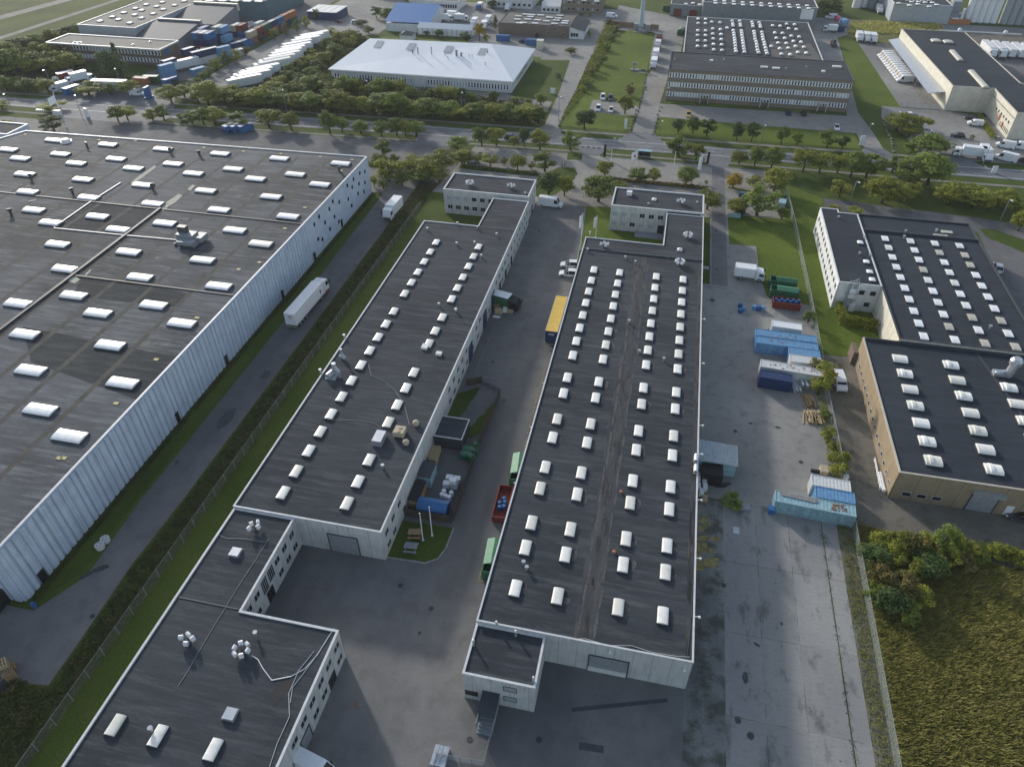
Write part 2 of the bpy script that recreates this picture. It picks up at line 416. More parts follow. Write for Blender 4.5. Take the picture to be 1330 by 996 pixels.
# ================================================================ GROUND AND PAVED SURFACES
K = .006
def rect(x0, x1, y0, y1): return [(x0, y0), (x1, y0), (x1, y1), (x0, y1)]
sheet('ground', rect(-1500, 1500, -500, 2500), 0, M['grass'])
sheet('yard_drive', [(-69.5, 192), (-69.5, 65), (-69.9, 53), (-69.2, 40), (-69.0, 33.4), (-72, 33.0), (-77.1, 34.3), (-130, 36), (-130, 44), (-82.5, 42.6), (-78.7, 42.6), (-75.2, 49.4), (-76.2, 64), (-76.4, 136), (-77.6, 192)], K, M['asph'])
sheet('yard_north', [(-165, 186), (-77.6, 182.7), (-77.6, 190), (-64, 190), (-62, 206), (-66, 214), (-72, 228), (-79, 227.6), (-79, 222.4), (-120, 221.4), (-155, 218.6), (-178, 218), (-200, 225), (-215, 225), (-190, 186)], K * 2, M['asph'])
sheet('parking_west', [(-300, 178), (-188.5, 182), (-187, 186), (-186, 214.5), (-300, 213)], K, M['paver'])
sheet('yard_lane', [(-47, -30), (12.6, -30), (12.6, 192), (-33, 192), (-33, 61.6), (-47, 61.6)], K, M['asph'])
sheet('yard_front', rect(-16.5, 11.95, -30, 50.4), K * 2, M['asph'])
sheet('parking_north', [(-64, 186.5), (-62, 206), (-60.5, 222.2), (-25, 223.2), (-25, 231), (-20.5, 231), (-19.5, 222.4), (13.8, 222.4), (14.2, 231), (19.6, 231), (19.7, 222.4), (34.5, 221.6), (34.5, 190.4), (19.4, 189.6), (14.9, 189.6), (14.9, 187), (-14, 187), (-22, 186.5)], K * 2, M['paver'])
sheet('lane_east', [(14.9, 190), (14.9, 152), (12.0, 152), (12.0, 84.4), (37, 84.4), (37, 147.5), (27.6, 149.5), (26.4, 160), (26.3, 173.2), (19.6, 172.8), (19.4, 190)], K * 2, M['asph_pale'])
sheet('lane_east_track', rect(15.2, 18.9, 152, 225), K * 3, ground_mat('lane_asphalt', (.15, .15, .15), (.22, .215, .21), .08, (.1, .1, .1), .5, .5, 6, .14, .9))
sheet('yard_strip', rect(12.0, 17.2, -30, 84.2), K * 2, ground_mat('old_concrete', (.12, .125, .128), (.25, .25, .235), .12, (.055, .06, .04), .3, .75, 4, .18, .9, streak=(1.6, .5, 1), mid=(.45, .6)))
sheet('concrete_yard', [(17.2, 84.4), (17.1, -30), (32.22, -30), (32.3, 84.4)], K * 3, M['conc'])
sheet('concrete_kerb_strip', [(32.42, 84.4), (32.36, -30), (34.4, -30), (34.7, 84.3)], K * 3, M['conc'])
sheet('weedy_verge', [(34.6, 84), (34.5, -30), (37.1, -30), (36.9, 84)], K, M['gravel'])
sheet('gravel_yard', [(37.1, 129), (44, 129.6), (120, 129), (120, 70), (80, 77), (60, 80), (45, 81), (37.3, 82.5)], K, M['gravel'])
sheet('access_road', [(46.2, 206), (60, 204.6), (83.5, 202.4), (97, 200.2), (130, 196), (130, 100), (77, 100), (77, 184), (83, 184.4), (83.6, 193.2), (60, 194), (45.6, 196)], K, M['asph'])
sheet('lawn_island', [(84.5, 195.5), (88, 195.8), (96, 190), (104, 184.8), (110, 182), (104, 180), (92, 183.6), (85.2, 190.5)], K * 2, M['lawn_dark'])
# lawns
sheet('lawn_office', [(-64, 157.0), (-42.4, 157.0), (-42.4, 174.3), (-64, 176)], K * 2, M['lawn_dark'])
sheet('lawn_flags', [(-19.2, 186.5), (-13.8, 187.5), (-11.3, 187.5), (-11.3, 174), (2.9, 174), (2.9, 156.6), (-15.6, 156.6), (-15.6, 150.8), (-16.9, 151.5), (-17.4, 160), (-18, 172)], K * 3, M['lawn'])
sheet('lawn_east', [(19.5, 173.0), (26.4, 173.3), (26.5, 160), (27.7, 149.4), (36.8, 147.2), (36.0, 192), (31, 190.6), (19.5, 189.8)], K, M['lawn'])
sheet('lawn_fence', [(37.1, 129.4), (43.6, 129.2), (50.2, 129.2), (50.2, 147.4), (41.4, 147.4), (41.4, 184.4), (46, 184.4), (46, 206), (36, 214), (36, 192)], K, M['lawn'])
sheet('lawn_strip', rect(12.15, 14.8, 153, 158.5), K * 4, M['lawn_dark'])
sheet('lawn_strip', rect(12.15, 14.8, 160.5, 175), K * 4, M['lawn_dark'])
sheet('lawn_strip', rect(12.15, 14.8, 177, 186), K * 4, M['lawn_dark'])
sheet('lawn_picnic', [(-33.4, 62.0), (-26.8, 62.2), (-25.2, 63.4), (-24.6, 65.5), (-24.5, 69.4), (-33.2, 69.2)], K * 3, M['lawn_dark'])
sheet('fenced_yard', [(-33, 71.2), (-24.7, 71.2), (-25, 85), (-25.2, 92), (-24.9, 103.4), (-33, 103.2)], K * 2, M['asph'])
sheet('lawn_small', [(-32.7, 101.2), (-28.8, 104.0), (-30.4, 94.2), (-31.8, 92.6), (-32.8, 94.6)], K * 4, M['lawn_dark'])
sheet('lawn_small', [(-25.1, 100.3), (-25.2, 91.9), (-27.2, 89.4), (-27.9, 92.4)], K * 4, M['lawn_dark'])
sheet('verge_warehouse', [(-81, 182), (-81, 44), (-78.9, 44.4), (-76.3, 50), (-76.8, 64), (-76.9, 137), (-78, 182)], K * 2, M['lawn_dark'])
sheet('verge_parking', [(-61, 206.6), (-36, 205.8), (-36, 203.5), (-61, 204.2)], K * 4, M['lawn_dark'])
sheet('verge_parking', [(-31, 211.5), (-26.2, 212.2), (-24.6, 208), (-25.6, 199), (-30, 190.6), (-35, 189.4), (-35.8, 203)], K * 4, M['lawn_dark'])
sheet('verge_parking', [(-20, 206.9), (14.3, 205.9), (14.3, 204.2), (-20, 205)], K * 4, M['lawn_dark'])
sheet('verge_parking', [(19.9, 208.4), (27.4, 206.4), (27.4, 205), (19.9, 206.8)], K * 4, M['lawn_dark'])
sheet('verge_parking', [(-29.4, 217.6), (-25.0, 218.4), (-25.2, 223.6), (-29.8, 223.2)], K * 4, M['lawn_dark'])
# main road
RN = [(-700, 222), (-260, 231), (-150, 234.5), (-80, 236.9), (0, 238), (35, 238.2), (110, 239.6), (300, 243), (700, 250)]
RS = [(-700, 214), (-260, 223.2), (-150, 225.2), (-80, 227.8), (0, 229.8), (35, 230), (110, 231), (300, 234), (700, 241)]
def shift(l, d): return [(x, y + d) for x, y in l]
sheet('pavement_verge', shift(RN, 6.6) + list(reversed(shift(RS, -6.2))), K * 1, M['lawn_dark'])
sheet('road', RN + RS[::-1], K * 5, M['road'])
sheet('path', shift(RN, 5.6) + list(reversed(shift(RN, 4.1))), K * 4, M['path'])
sheet('path', shift(RS[:4], -4.2) + list(reversed(shift(RS[:4], -5.6))), K * 4, M['path'])
sheet('path', [(-79.9, 222.7), (-60.5, 223.6), (-25.6, 224.6), (-25.6, 225.8), (-60.5, 225.0), (-79.9, 224)], K * 4, M['path'])
sheet('path', [(-18.6, 224.5), (13.2, 224.7), (13.2, 226), (-18.6, 225.8)], K * 4, M['path'])
sheet('path', [(20.4, 225.3), (80, 224.9), (140, 226), (300, 229), (300, 230.3), (140, 227.3), (80, 226.2), (20.4, 226.6)], K * 4, M['path'])
sheet('road_junction', [(-25.2, 223), (-20, 223), (-17.4, 230.2), (-28.4, 230.0)], K * 6, M['road'])
sheet('road_junction', [(14, 222), (19.8, 222), (21.5, 230.6), (12.2, 230.6)], K * 6, M['road'])
sheet('road_junction', [(-80, 220), (-66, 220), (-62, 229.2), (-82, 228.6)], K * 6, M['road'])
sheet('road_junction', [(-212, 217), (-176, 217), (-172, 226), (-222, 224.6)], K * 6, M['road'])
sheet('road_junction', [(-41.6, 246), (-36.9, 246), (-33.8, 237.2), (-46, 236.9)], K * 6, M['paver'])
sheet('road_junction', [(-11.4, 246), (-4.0, 246), (0, 237.6), (-15.5, 237.4)], K * 6, M['road'])
sheet('road_junction', [(63.5, 248), (69.5, 248), (74, 238), (59, 238)], K * 6, M['road'])
sheet('road_junction', [(80, 248), (93, 248), (97, 239.2), (75, 238.6)], K * 6, M['road'])
sheet('road_junction', [(-222, 247), (-186, 250), (-176, 233), (-232, 231.6)], K * 6, M['road'])
# side roads and forecourts north of the road
sheet('side_road', [(-41.6, 246), (-36.9, 246), (-36.7, 322), (-33.2, 392), (-24, 392), (-24, 420), (-150, 420), (-150, 405), (-120, 372), (-95, 372), (-95, 343), (-90, 340), (-75, 326), (-57.5, 326), (-57, 322), (-44.5, 324), (-42.3, 281)], K * 3, M['asph_pale'])
sheet('side_road', [(-11.4, 244), (-4.0, 244), (-3.8, 278), (-2.4, 306), (1.5, 348), (2.2, 384), (12, 402), (-34, 430), (-34, 378), (-12.3, 378), (-10.6, 316), (-10.4, 276)], K * 3, M['asph_pale'])
sheet('side_road', [(63.5, 246), (69.5, 246), (68.5, 262), (66.5, 282), (72.2, 386), (80, 396), (120, 396), (220, 404), (220, 424), (60, 424), (56, 404), (57, 330), (62.5, 282), (62, 277)], K * 3, M['asph_pale'])
sheet('forecourt_office', [(-3.8, 262.5), (62, 260.6), (66, 260), (66, 277.5), (-3.8, 276.6)], K * 4, M['paver'])
sheet('lawn_front_office', [(-3.4, 246.2), (62.5, 246.6), (62, 260.4), (-3.4, 262.2)], K * 4, M['lawn'])
sheet('lawn_office_wall', rect(-1, 9, 277.6, 280.6), K * 5, M['lawn'])
sheet('lawn_office_wall', rect(14, 29, 277.6, 280.6), K * 5, M['lawn'])
sheet('lawn_office_wall', rect(35, 50, 277.6, 280.6), K * 5, M['lawn'])
sheet('lawn_mast', [(-36, 246.4), (-12.1, 246.4), (-11.2, 276), (-11.4, 376), (-24.5, 380), (-31.5, 350), (-35.4, 285), (-37, 262)], K * 4, M['lawn'])
sheet('parking_small', [(-28.6, 275.6), (-28.6, 262.5), (-13.6, 261.0), (-11.0, 263.5), (-11.0, 270.5), (-16, 276)], K * 5, M['paver'])
sheet('lawn_white_building', [(-58.4, 275), (-57.8, 321), (-44.6, 322), (-42.8, 281), (-43.0, 270), (-57, 272)], K * 4, M['lawn_dark'])
sheet('forecourt_white_building', [(-100, 262.5), (-43.2, 258.2), (-43, 270), (-58, 273), (-62, 276), (-100, 275)], K * 4, M['paver'])
sheet('lawn_behind_white', [(-140, 320.6), (-75, 322), (-92, 343.5), (-138, 343)], K * 2, M['lawn'])
sheet('lawn_truck_side', [(72.6, 386), (79.9, 389), (82.6, 292), (78, 288), (72, 286.2), (66.8, 284)], K * 4, M['lawn'])
sheet('lorry_yard', [(79.9, 392), (86, 392), (98, 372), (98, 291.4), (82.4, 291.6)], K * 4, M['asph_pale'])
sheet('forecourt_warehouse', [(76, 291), (98, 290.8), (112, 286), (112, 266), (170, 262), (170, 247), (96, 245), (80, 246), (78.5, 262), (73.6, 278)], K * 4, M['asph_pale'])
sheet('lorry_yard_east', [(120.5, 290), (122, 377), (200, 377), (200, 288)], K * 3, M['asph'])
sheet('meadow', [(82, 404), (108, 403), (112, 383), (90, 380), (76, 390)], K * 4, M['rough'])
sheet('gravel_lot', [(109, 403), (170, 410), (170, 390), (120, 385), (113, 386)], K * 4, M['gravel'])
# upper left
sheet('container_yard', [(-214, 254), (-187.4, 254), (-187.4, 440), (-232, 440), (-232, 300), (-207, 296)], K * 2, M['asph'])
sheet('trailer_park', [(-184.6, 246), (-173, 243), (-168, 250), (-157, 262), (-156.5, 335), (-140, 346), (-140, 374), (-122, 376), (-150, 420), (-184.6, 440)], K * 2, M['asph_pale'])
sheet('lorry_park', [(-240, 241.5), (-188, 240.2), (-187.4, 254), (-200, 255.6), (-236, 254)], K * 3, M['paver'])
sheet('motorway', [(-420, 240), (-412, 238), (-336.4, 327), (-329, 380), (-318, 480), (-308, 700), (-318, 700), (-326, 480), (-336, 384), (-343, 333)], K * 2, M['path'])
sheet('cycle_track', [(-380, 220), (-376, 218), (-308, 300.5), (-303.5, 385), (-296, 500), (-299, 500), (-307, 385), (-312, 306)], K * 2, M['path'])
sheet('embankment', [(-700, 200), (-420, 240), (-343, 333), (-336, 384), (-318, 700), (-700, 700)], K, M['lawn_dark'])
# kerbs (real steps)
kb = MB()
def kerb_line(pts, w=.25, h=.12):
    for (a, b), (c, d) in zip(pts, pts[1:]):
        L = math.hypot(c - a, d - b); nx, ny = -(d - b) / L * w / 2, (c - a) / L * w / 2
        kb.prism([(a + nx, b + ny), (a - nx, b - ny), (c - nx, d - ny), (c + nx, d + ny)], 0, h)
kerb_line([(-36.7, 246), (-36.6, 320)]); kerb_line([(-20, 206.95), (14.3, 205.95), (14.3, 204.2), (-20, 204.95)])
kerb_line([(-61, 206.65), (-36, 205.85)]); kerb_line([(19.5, 189.9), (31, 190.7)]); kerb_line([(14.88, 153), (14.88, 158.5)])
kerb_line([(14.88, 160.5), (14.88, 175)]); kerb_line([(14.88, 177), (14.88, 186)]); kerb_line([(-33, 61.9), (-26.8, 62.1), (-25.1, 63.3), (-24.5, 65.5), (-24.4, 69.4)])
kerb_line([(-3.4, 262.3), (62, 260.5)]); kerb_line([(-17.0, 151.5), (-17.5, 160), (-18.1, 172), (-19.3, 186.5)])
kerb_line([(-60.5, 222.3), (-30, 223.1)]); kerb_line([(-19.2, 222.5), (13.5, 222.5)]); kerb_line([(20, 222.5), (34, 221.7)])
kerb_line(shift(RN[1:4], .1)); kerb_line([(-28, 230.0 - .3), (-62, 229.0 - .3)]); kerb_line([(-17.2, 229.4), (12, 229.8)]); kerb_line([(22, 229.9), (75, 230.3)])
tag(kb.build('kerb', plain('kerb_stone', (.26, .26, .25), .8, .2)), kind='structure')
# painted markings
mk = MB(); mf = MB(); my = MB()
def dash(m, a, b, w, z=K * 8, on=None, gap=0):
    L = math.hypot(b[0] - a[0], b[1] - a[1]); ux, uy = (b[0] - a[0]) / L, (b[1] - a[1]) / L
    t = 0; on = on or L
    while t < L - .05:
        e = min(L, t + on); p = (a[0] + ux * t, a[1] + uy * t); q = (a[0] + ux * e, a[1] + uy * e)
        m.quad([(p[0] - uy * w / 2, p[1] + ux * w / 2, z), (p[0] + uy * w / 2, p[1] - ux * w / 2, z), (q[0] + uy * w / 2, q[1] - ux * w / 2, z), (q[0] - uy * w / 2, q[1] + ux * w / 2, z)]) if False else \
            m.quad([(p[0] + uy * w / 2, p[1] - ux * w / 2, z), (q[0] + uy * w / 2, q[1] - ux * w / 2, z), (q[0] - uy * w / 2, q[1] + ux * w / 2, z), (p[0] - uy * w / 2, p[1] + ux * w / 2, z)])
        t += on + gap
for l, d in ((RN, -1.1), (RS, 1.1)):
    l2 = shift(l, d)
    for a, b in zip(l2[1:], l2[2:]): dash(mk, a, b, .3)
mid_ = [(a[0], (a[1] + b[1]) / 2) for a, b in zip(RN, RS)]
for a, b in zip(mid_[1:], mid_[2:]): dash(mk, a, b, .18, on=4, gap=8)
for x0, x1, y in ((-30, -17, 229.0), (11, 22, 229.4), (-47, -33, 237.8), (-17, 1, 238.4), (58, 75, 239.2), (74, 98, 239.8), (-83, -60, 227.6)):
    for dy in (0, .9): dash(mk, (x0, y + dy - .3), (x1, y + dy - .3), .42, on=.9, gap=.9)
for x in (-31.5, -30, -1): pass
for i in range(8): dash(mk, (-58.5 + i * 3.0, 216.8), (-57.0 + i * 3.0, 222.0), .16)      # parking bays by the road
for i in range(12): dash(mf, (-32.4, 131.0 + i * 3.6), (-27.6, 131.2 + i * 3.6), .12)     # bays along the hall
for i in range(9): dash(mf, (-32.3 + 1.5, 104.5 + i * 2.7), (-26.6 + .5, 104.6 + i * 2.7), .12)
dash(mf, (-30.8, 104.5), (-30.8, 126), .12)
for i in range(13): dash(mf, (85.5, 262 + i * 2.4 - 8), (91, 262.2 + i * 2.4 - 8), .12)
dash(mf, (91.2, 254), (91.6, 290), .14)
for i in range(7): dash(mf, (-27 + i * 2.6, 262.8), (-26.8 + i * 2.6, 267.4), .1)
for i in range(9): dash(mf, (14.95 + .0, 192 + i * 3), (14.95, 193.5 + i * 3), .1)
dash(my, (-16.9, 66), (-16.9, 81), .16); dash(my, (-16.9, 81), (-15.9, 81), .16); dash(my, (-17.1, 85), (-15.8, 85), .16); dash(my, (-17.1, 85), (-17.0, 92), .16)
for i in range(14): dash(my, (-17.3, 93 + i * 1.5), (-16.0, 93.8 + i * 1.5), .12)
dash(my, (-17.3, 93), (-17.5, 114), .12); dash(my, (-18.2, 60.8), (-16.6, 60.8), .16); dash(my, (-18.2, 60.8), (-18.2, 66), .16)
for k in range(26):
    x = 12.6 + random.random() * 2.6; y = 69.5 + random.random() * 6.5
    if k < 6: y = 77.5 + random.random() * 2.5; 
    dash(my, (x, y), (x + .5 + random.random() * 1.2, y + random.random() * .2), .5 + random.random() * .6, z=K * 5 + k * .0004)
for n_, m_, t_ in (('road_markings', mk, 'line_white'), ('parking_lines', mf, 'line_faint'), ('yellow_lines', my, 'line_yellow')):
    tag(m_.build(n_, M[t_]), kind='structure')
# worn patches, trenches and damp marks of their own shape
pm = MB(); rr = random.Random(5)
def blot(cx, cy, rx, ry, z, rot=0, n=14):
    p = []
    for i in range(n):
        t = 2 * math.pi * i / n; k = .85 + rr.random() * .25; a, b = math.cos(t) * rx * k, math.sin(t) * ry * k
        p.append((cx + a * math.cos(rot) - b * math.sin(rot), cy + a * math.sin(rot) + b * math.cos(rot)))
    pm.quad([(x, y, z) for x, y in p])
zz = K * 8
for p, rx, ry, ro in [((293, 545), 1.2, 2.6, .1), ((345, 487), .9, 1.6, 0), ((302, 535), .5, 1.2, 0), ((465, 345), 1.4, .5, .4), ((112, 747), 1.0, .4, 1), ((131, 738), 1.2, .5, .6), ((505, 372), .5, 1, 0), ((900, 660), .3, 1, 0),
                      ((640, 345), 1.2, .3, 0), ((633, 352), .5, .3, 0), ((545, 822), .25, .25, 0), ((1010, 555), .5, .3, 0), ((975, 550), .4, .25, 0), ((1015, 810), .2, .25, 0), ((983, 837), .2, .5, 1), ((968, 880), .4, .9, 0), ((975, 955), .45, .5, 0), ((958, 935), .4, .5, 0), ((940, 630), 1.5, .5, .5), ((925, 390), .6, .8, 0), ((1000, 430), .6, .8, 0)]:
    x, y = at(*p); blot(x, y, rx, ry, zz, ro); zz += .0006
tag(pm.build('worn_patches', plain('damp_asphalt', (.06, .062, .065), .7, .3)), kind='structure')
cv = MB()
for p in ((546, 610), (640, 470), (655, 520), (560, 790), (700, 960), (1001, 470), (955, 560), (940, 760), (345, 487 + 40), (230, 600), (120, 800), (700, 300), (640, 330), (520, 760), (610, 960), (1040, 600), (930, 300), (931, 350)):
    x, y = at(*p); cv.prism([(x + math.cos(t) * .38, y + math.sin(t) * .38) for t in [i_ * math.pi / 5 for i_ in range(10)]], 0, K * 10 + .004)
tag(cv.build('manhole_covers', plain('cast_iron', (.05, .05, .052), .6, .2)), kind='structure')
tr_ = MB(); dash(tr_, at(742, 921.5), at(867, 909), .55, z=K * 6); dash(tr_, at(752, 968), at(784, 973), .9, z=K * 6)
tag(tr_.build('asphalt_repair', plain('fresh_asphalt', (.06, .063, .07), .7, .15)), kind='structure')

# ================================================================ BUILDINGS
def block(root, poly, zr, wall, roof, coping, ph=.3, pw=.32, z0=0):
    poly = ccw(poly)
    w = MB(); w.prism(poly, z0, zr + ph - .07, 0, cap=False); w.build('wall', wall, root)
    inn = inset(poly, .05); r = MB(); r.quad([(x, y, zr) for x, y in inn]); rf = r.build('roof', roof, root)
    out = inset(poly, -.05); inn = inset(poly, pw); m = MB(); n = len(poly)
    zt = zr + ph
    for i in range(n):
        j = (i + 1) % n; a, b, c, d = out[i], out[j], inn[j], inn[i]
        m.quad([(a[0], a[1], zt - .14), (b[0], b[1], zt - .14), (b[0], b[1], zt), (a[0], a[1], zt)])
        m.quad([(a[0], a[1], zt), (b[0], b[1], zt), (c[0], c[1], zt), (d[0], d[1], zt)])
        m.quad([(d[0], d[1], zt), (c[0], c[1], zt), (c[0], c[1], zr - .05), (d[0], d[1], zr - .05)])
        m.quad([(b[0], b[1], zt - .14), (a[0], a[1], zt - .14), (poly[i][0], poly[i][1], zt - .14), (poly[j][0], poly[j][1], zt - .14)])
    m.build('coping', coping, root)
    return rf
WC = {}
def window(root, x, y, z, w, h, face, frame='frame', glass='glass', bars=1, name='window', depth=.06):
    """frame as the part, glass as its pane; faces -y and is turned to its wall"""
    key = (w, h, frame, glass, bars)
    if key not in WC:
        f = MB(); t = .07
        f.box(-w / 2, w / 2, -depth, .02, 0, t); f.box(-w / 2, w / 2, -depth, .02, h - t, h)
        f.box(-w / 2, -w / 2 + t, -depth, .02, t, h - t); f.box(w / 2 - t, w / 2, -depth, .02, t, h - t)
        for i in range(bars):
            q = -w / 2 + w * (i + 1) / (bars + 1); f.box(q - .03, q + .03, -depth * .8, .02, t, h - t)
        g = MB(); g.box(-w / 2 + t, w / 2 - t, -.025, .015, t, h - t)
        WC[key] = (f.mesh('window', M[frame]), g.mesh('pane', M[glass]))
    fm, gm = WC[key]
    o = bpy.data.objects.new(name, fm); col.objects.link(o); o.parent = root; o.location = Vector((x, y, z)) - wloc(root)
    o.rotation_euler = (0, 0, {'S': 0, 'E': R(90), 'N': R(180), 'W': R(-90)}[face])
    p = bpy.data.objects.new('pane', gm); col.objects.link(p); p.parent = o
    return o
SK = {}
def skylight(root, x, y, z, lx, ly, mat='acryl', axis='Y', curb='curb', rise=.42, name='skylight', step=False):
    """barrel-vaulted rooflight on a dark upstand; the vault's ridge runs along `axis`"""
    key = (lx, ly, mat, axis, curb, step)
    if key not in SK:
        c = MB(); c.box(-lx / 2 - .06, lx / 2 + .06, -ly / 2 - .06, ly / 2 + .06, -.02, .22)
        v = MB(); n = 8; W, L = (lx, ly) if axis == 'Y' else (ly, lx)
        def vault(W, L0, L1, z0, rise):
            z0 = .22; prof = [(W / 2, z0)] + [(W / 2 * math.cos(math.pi * i / n), z0 + .04 + rise * math.sin(math.pi * i / n) ** .8) for i in range(n + 1)] + [(-W / 2, z0)]
            v.extr(prof, L0, L1)
        vault(W, -L / 2, L / 2, .3, rise)
        if step: vault(W * 1.02, L / 2 * .1, L / 2 * .55, .3, rise * 1.45)
        if axis == 'X': v.v = [(-b, a, c_) for a, b, c_ in v.v]
        # joint ribs across the vault
        SK[key] = (v.mesh('skylight', M[mat], smooth=False), c.mesh('curb', M[curb]))
    vm, cm = SK[key]
    o = bpy.data.objects.new(name, vm); col.objects.link(o); o.parent = root; o.location = Vector((x, y, z)) - wloc(root)
    p = bpy.data.objects.new('curb', cm); col.objects.link(p); p.parent = o
    return o
def gate(root, x, y, w, h, face, mat='grey', name='roller_door', z=0, lower=None):
    g = MB(); n = max(4, int(h / .45))
    for i in range(n): g.box(-w / 2, w / 2, -.05 - (i % 2) * .02, .01, h * i / n + .01, h * (i + 1) / n)
    o = bpy.data.objects.new(name, g.mesh(name, M[mat])); col.objects.link(o); o.parent = root
    o.location = Vector((x, y, z)) - wloc(root); o.rotation_euler = (0, 0, {'S': 0, 'E': R(90), 'N': R(180), 'W': R(-90)}[face])
    f = MB(); f.box(-w / 2 - .15, -w / 2, -.12, .01, 0, h + .15); f.box(w / 2, w / 2 + .15, -.12, .01, 0, h + .15); f.box(-w / 2, w / 2, -.12, .01, h, h + .15)
    p = bpy.data.objects.new('door_frame', f.mesh('door_frame', M['frame_dark'])); col.objects.link(p); p.parent = o
    return o
def addmesh(m, name, mats, root, x, y, z, rz=0):
    o = bpy.data.objects.new(name, m if isinstance(m, bpy.types.Mesh) else m.mesh(name, mats)); col.objects.link(o); o.parent = root
    o.location = Vector((x, y, z)) - wloc(root); o.rotation_euler = (0, 0, rz); return o
def pods():                                 # ring of white ventilation hoods on a stand
    a = MB(); b = MB()
    b.cyl((0, 0, 0), (0, 0, .9), .16, .16, 8); b.box(-.3, .3, -.3, .3, 0, .25)
    for i in range(6):
        t = math.pi * 2 * i / 6; x, y = math.cos(t) * .85, math.sin(t) * .85
        b.cyl((0, 0, .6), (x, y, .75), .04, .04, 5)
        a.box(x - .26, x + .26, y - .3, y + .3, .62, 1.12); a.cyl((x - .26, y, 1.1), (x + .26, y, 1.1), .3, .3, 8)
    return a, b
PA, PB = pods(); PBm = PB.mesh('ventilation_unit', M['darkgrey'])
hd = MB(); hd.box(-.27, .27, -.24, .24, 0, .42); hd.cyl((-.27, 0, .42), (.27, 0, .42), .24, .24, 8); HDm = hd.mesh('vent_hood', M['white'])
pb2 = MB(); pb2.box(-.25, .25, -.25, .25, 0, .25); pb2.cyl((0, 0, 0), (0, 0, .8), .14, .14); HP = ((-.8, .1, .3), (-.1, .65, -.4), (.75, .25, 1.1), (.3, -.55, .2))
for x, y, a in HP: pb2.cyl((0, 0, .5), (x, y, .7), .04, .04, 5)
PB2m = pb2.mesh('ventilation_unit', M['darkgrey'])
def vent_cluster(root, p, z, ring=True, rz=0):
    x, y = at(p[0], p[1], z + .5); o = addmesh(PBm if ring else PB2m, 'ventilation_unit', None, root, x, y, z, rz)
    for hx, hy, ha in ([(math.cos(t * 1.047) * .9, math.sin(t * 1.047) * .9, t * 1.047 + 1.57) for t in range(6)] if ring else HP):
        c = bpy.data.objects.new('vent_hood', HDm); col.objects.link(c); c.parent = o; c.location = (hx, hy, .6); c.rotation_euler = (0, 0, ha)
sv = MB(); sv.cyl((0, 0, 0), (0, 0, .6), .18, .16, 8); sv.cyl((0, 0, .6), (0, 0, .78), .32, .3, 8); SVm = sv.mesh('roof_vent', M['alu'])
svd = MB(); svd.cyl((0, 0, 0), (0, 0, 1.0), .3, .3, 8); svd.box(-.5, .5, -.15, .15, .9, 1.5); SVDm = svd.mesh('roof_vent', M['darkgrey'])
svo = MB(); svo.cyl((0, 0, 0), (0, 0, .3), .2, .2, 8); svo.cyl((0, 0, .3), (0, 0, .45), .3, .15, 8); SVOm = svo.mesh('roof_vent', [M['orange']])
dm = MB(); dm.box(-.6, .6, -.6, .6, 0, .25); dm.ball((0, 0, .22), .55, 10, 6, 0, .6); DMm = dm.mesh('roof_hatch', M['acryl_white'])
def vents(root, pts, z, m=None, nm='roof_vent'):
    for p in pts:
        x, y = at(p[0], p[1], z + .3); addmesh(m or SVm, nm, None, root, x, y, z, random.random() * 3)
def cable(root, pts, z, r, mat, name='roof_cable'):
    m = MB(); m.tube([(x, y, z) for x, y in (at(*p, z) for p in pts)], r, 5); m.build(name, M[mat], root)
def ribs_wall(root, x, y0, y1, z1, n, mat, name='cladding'):
    pass

M['felt_dark'] = felt_mat('roof_felt_dark', (.024, .029, .033), (.034, .04, .045), (.08, .088, .09), 1.0, 'Y', .9, .8, .15)
# ---- big warehouse on the left
wh = empty('warehouse', (-134, 113, 0), 0, 'huge flat-roofed warehouse with ribbed pale blue cladding and rows of white rooflights', 'warehouse')
whp = [(-80.8, 43.7), (-80.8, 182.4), (-188.2, 179.5), (-215, 120), (-215, 43.7)]
ZW = 10.5
rf = block(wh, whp, ZW, M['blue_clad'], M['felt_wh'], M['coping'], .25, .35)
m = MB(); y = 44.0; i = 0
while y < 141:                                  # vertical folded cladding bays
    w = 1.15 if i % 2 else 1.5
    m.extr([(0, 0)], 0, 0) if False else None
    for (a, b, d) in ((y, y + w * .84, .34),):
        m.prism([(-80.82, a), (-80.82 + d, a + .12), (-80.82 + d, b - .12), (-80.82, b)], .15, ZW - .02)
    y += w; i += 1
m.build('cladding_ribs', M['blue_clad'], wh)
m = MB(); x = -81.2
while x > -118:
    m.prism([(x, 43.72), (x, 43.40), (x - 1.15, 43.40), (x - 1.15, 43.72)], .15, ZW - .02); x -= 1.5
m.build('cladding_ribs', M['blue_clad'], wh)
rw = random.Random(3)
for yy, z in [(146, 7.6), (146.5, 3.4), (149, 8.2), (148.6, 2.2), (151.5, 5.4), (153.5, 2.6), (155, 7.4), (157, 4.3), (157.5, 8.3), (159, 1.9), (161, 6.5), (166.5, 4.8), (167.2, 8.3), (168, 2.2), (170, 6.6), (171.5, 8.2), (173, 3.4), (174.5, 5.6), (176, 8.0), (177, 2.2), (178.5, 4.2), (179.5, 7.0)]:
    window(wh, -80.8, yy, z, .9, 1.0, 'E', 'frame_dark', 'glass', 0)
window(wh, -80.4, 142.6, .2, 1.1, 2.1, 'E', 'frame_dark', 'glass', 0, 'door'); window(wh, -80.4, 125, .2, 1, 2.1, 'E', 'frame_dark', 'glass', 0, 'door')
window(wh, -80.8, 160.5, .2, 1.1, 2.1, 'E', 'frame_dark', 'glass', 0, 'door')
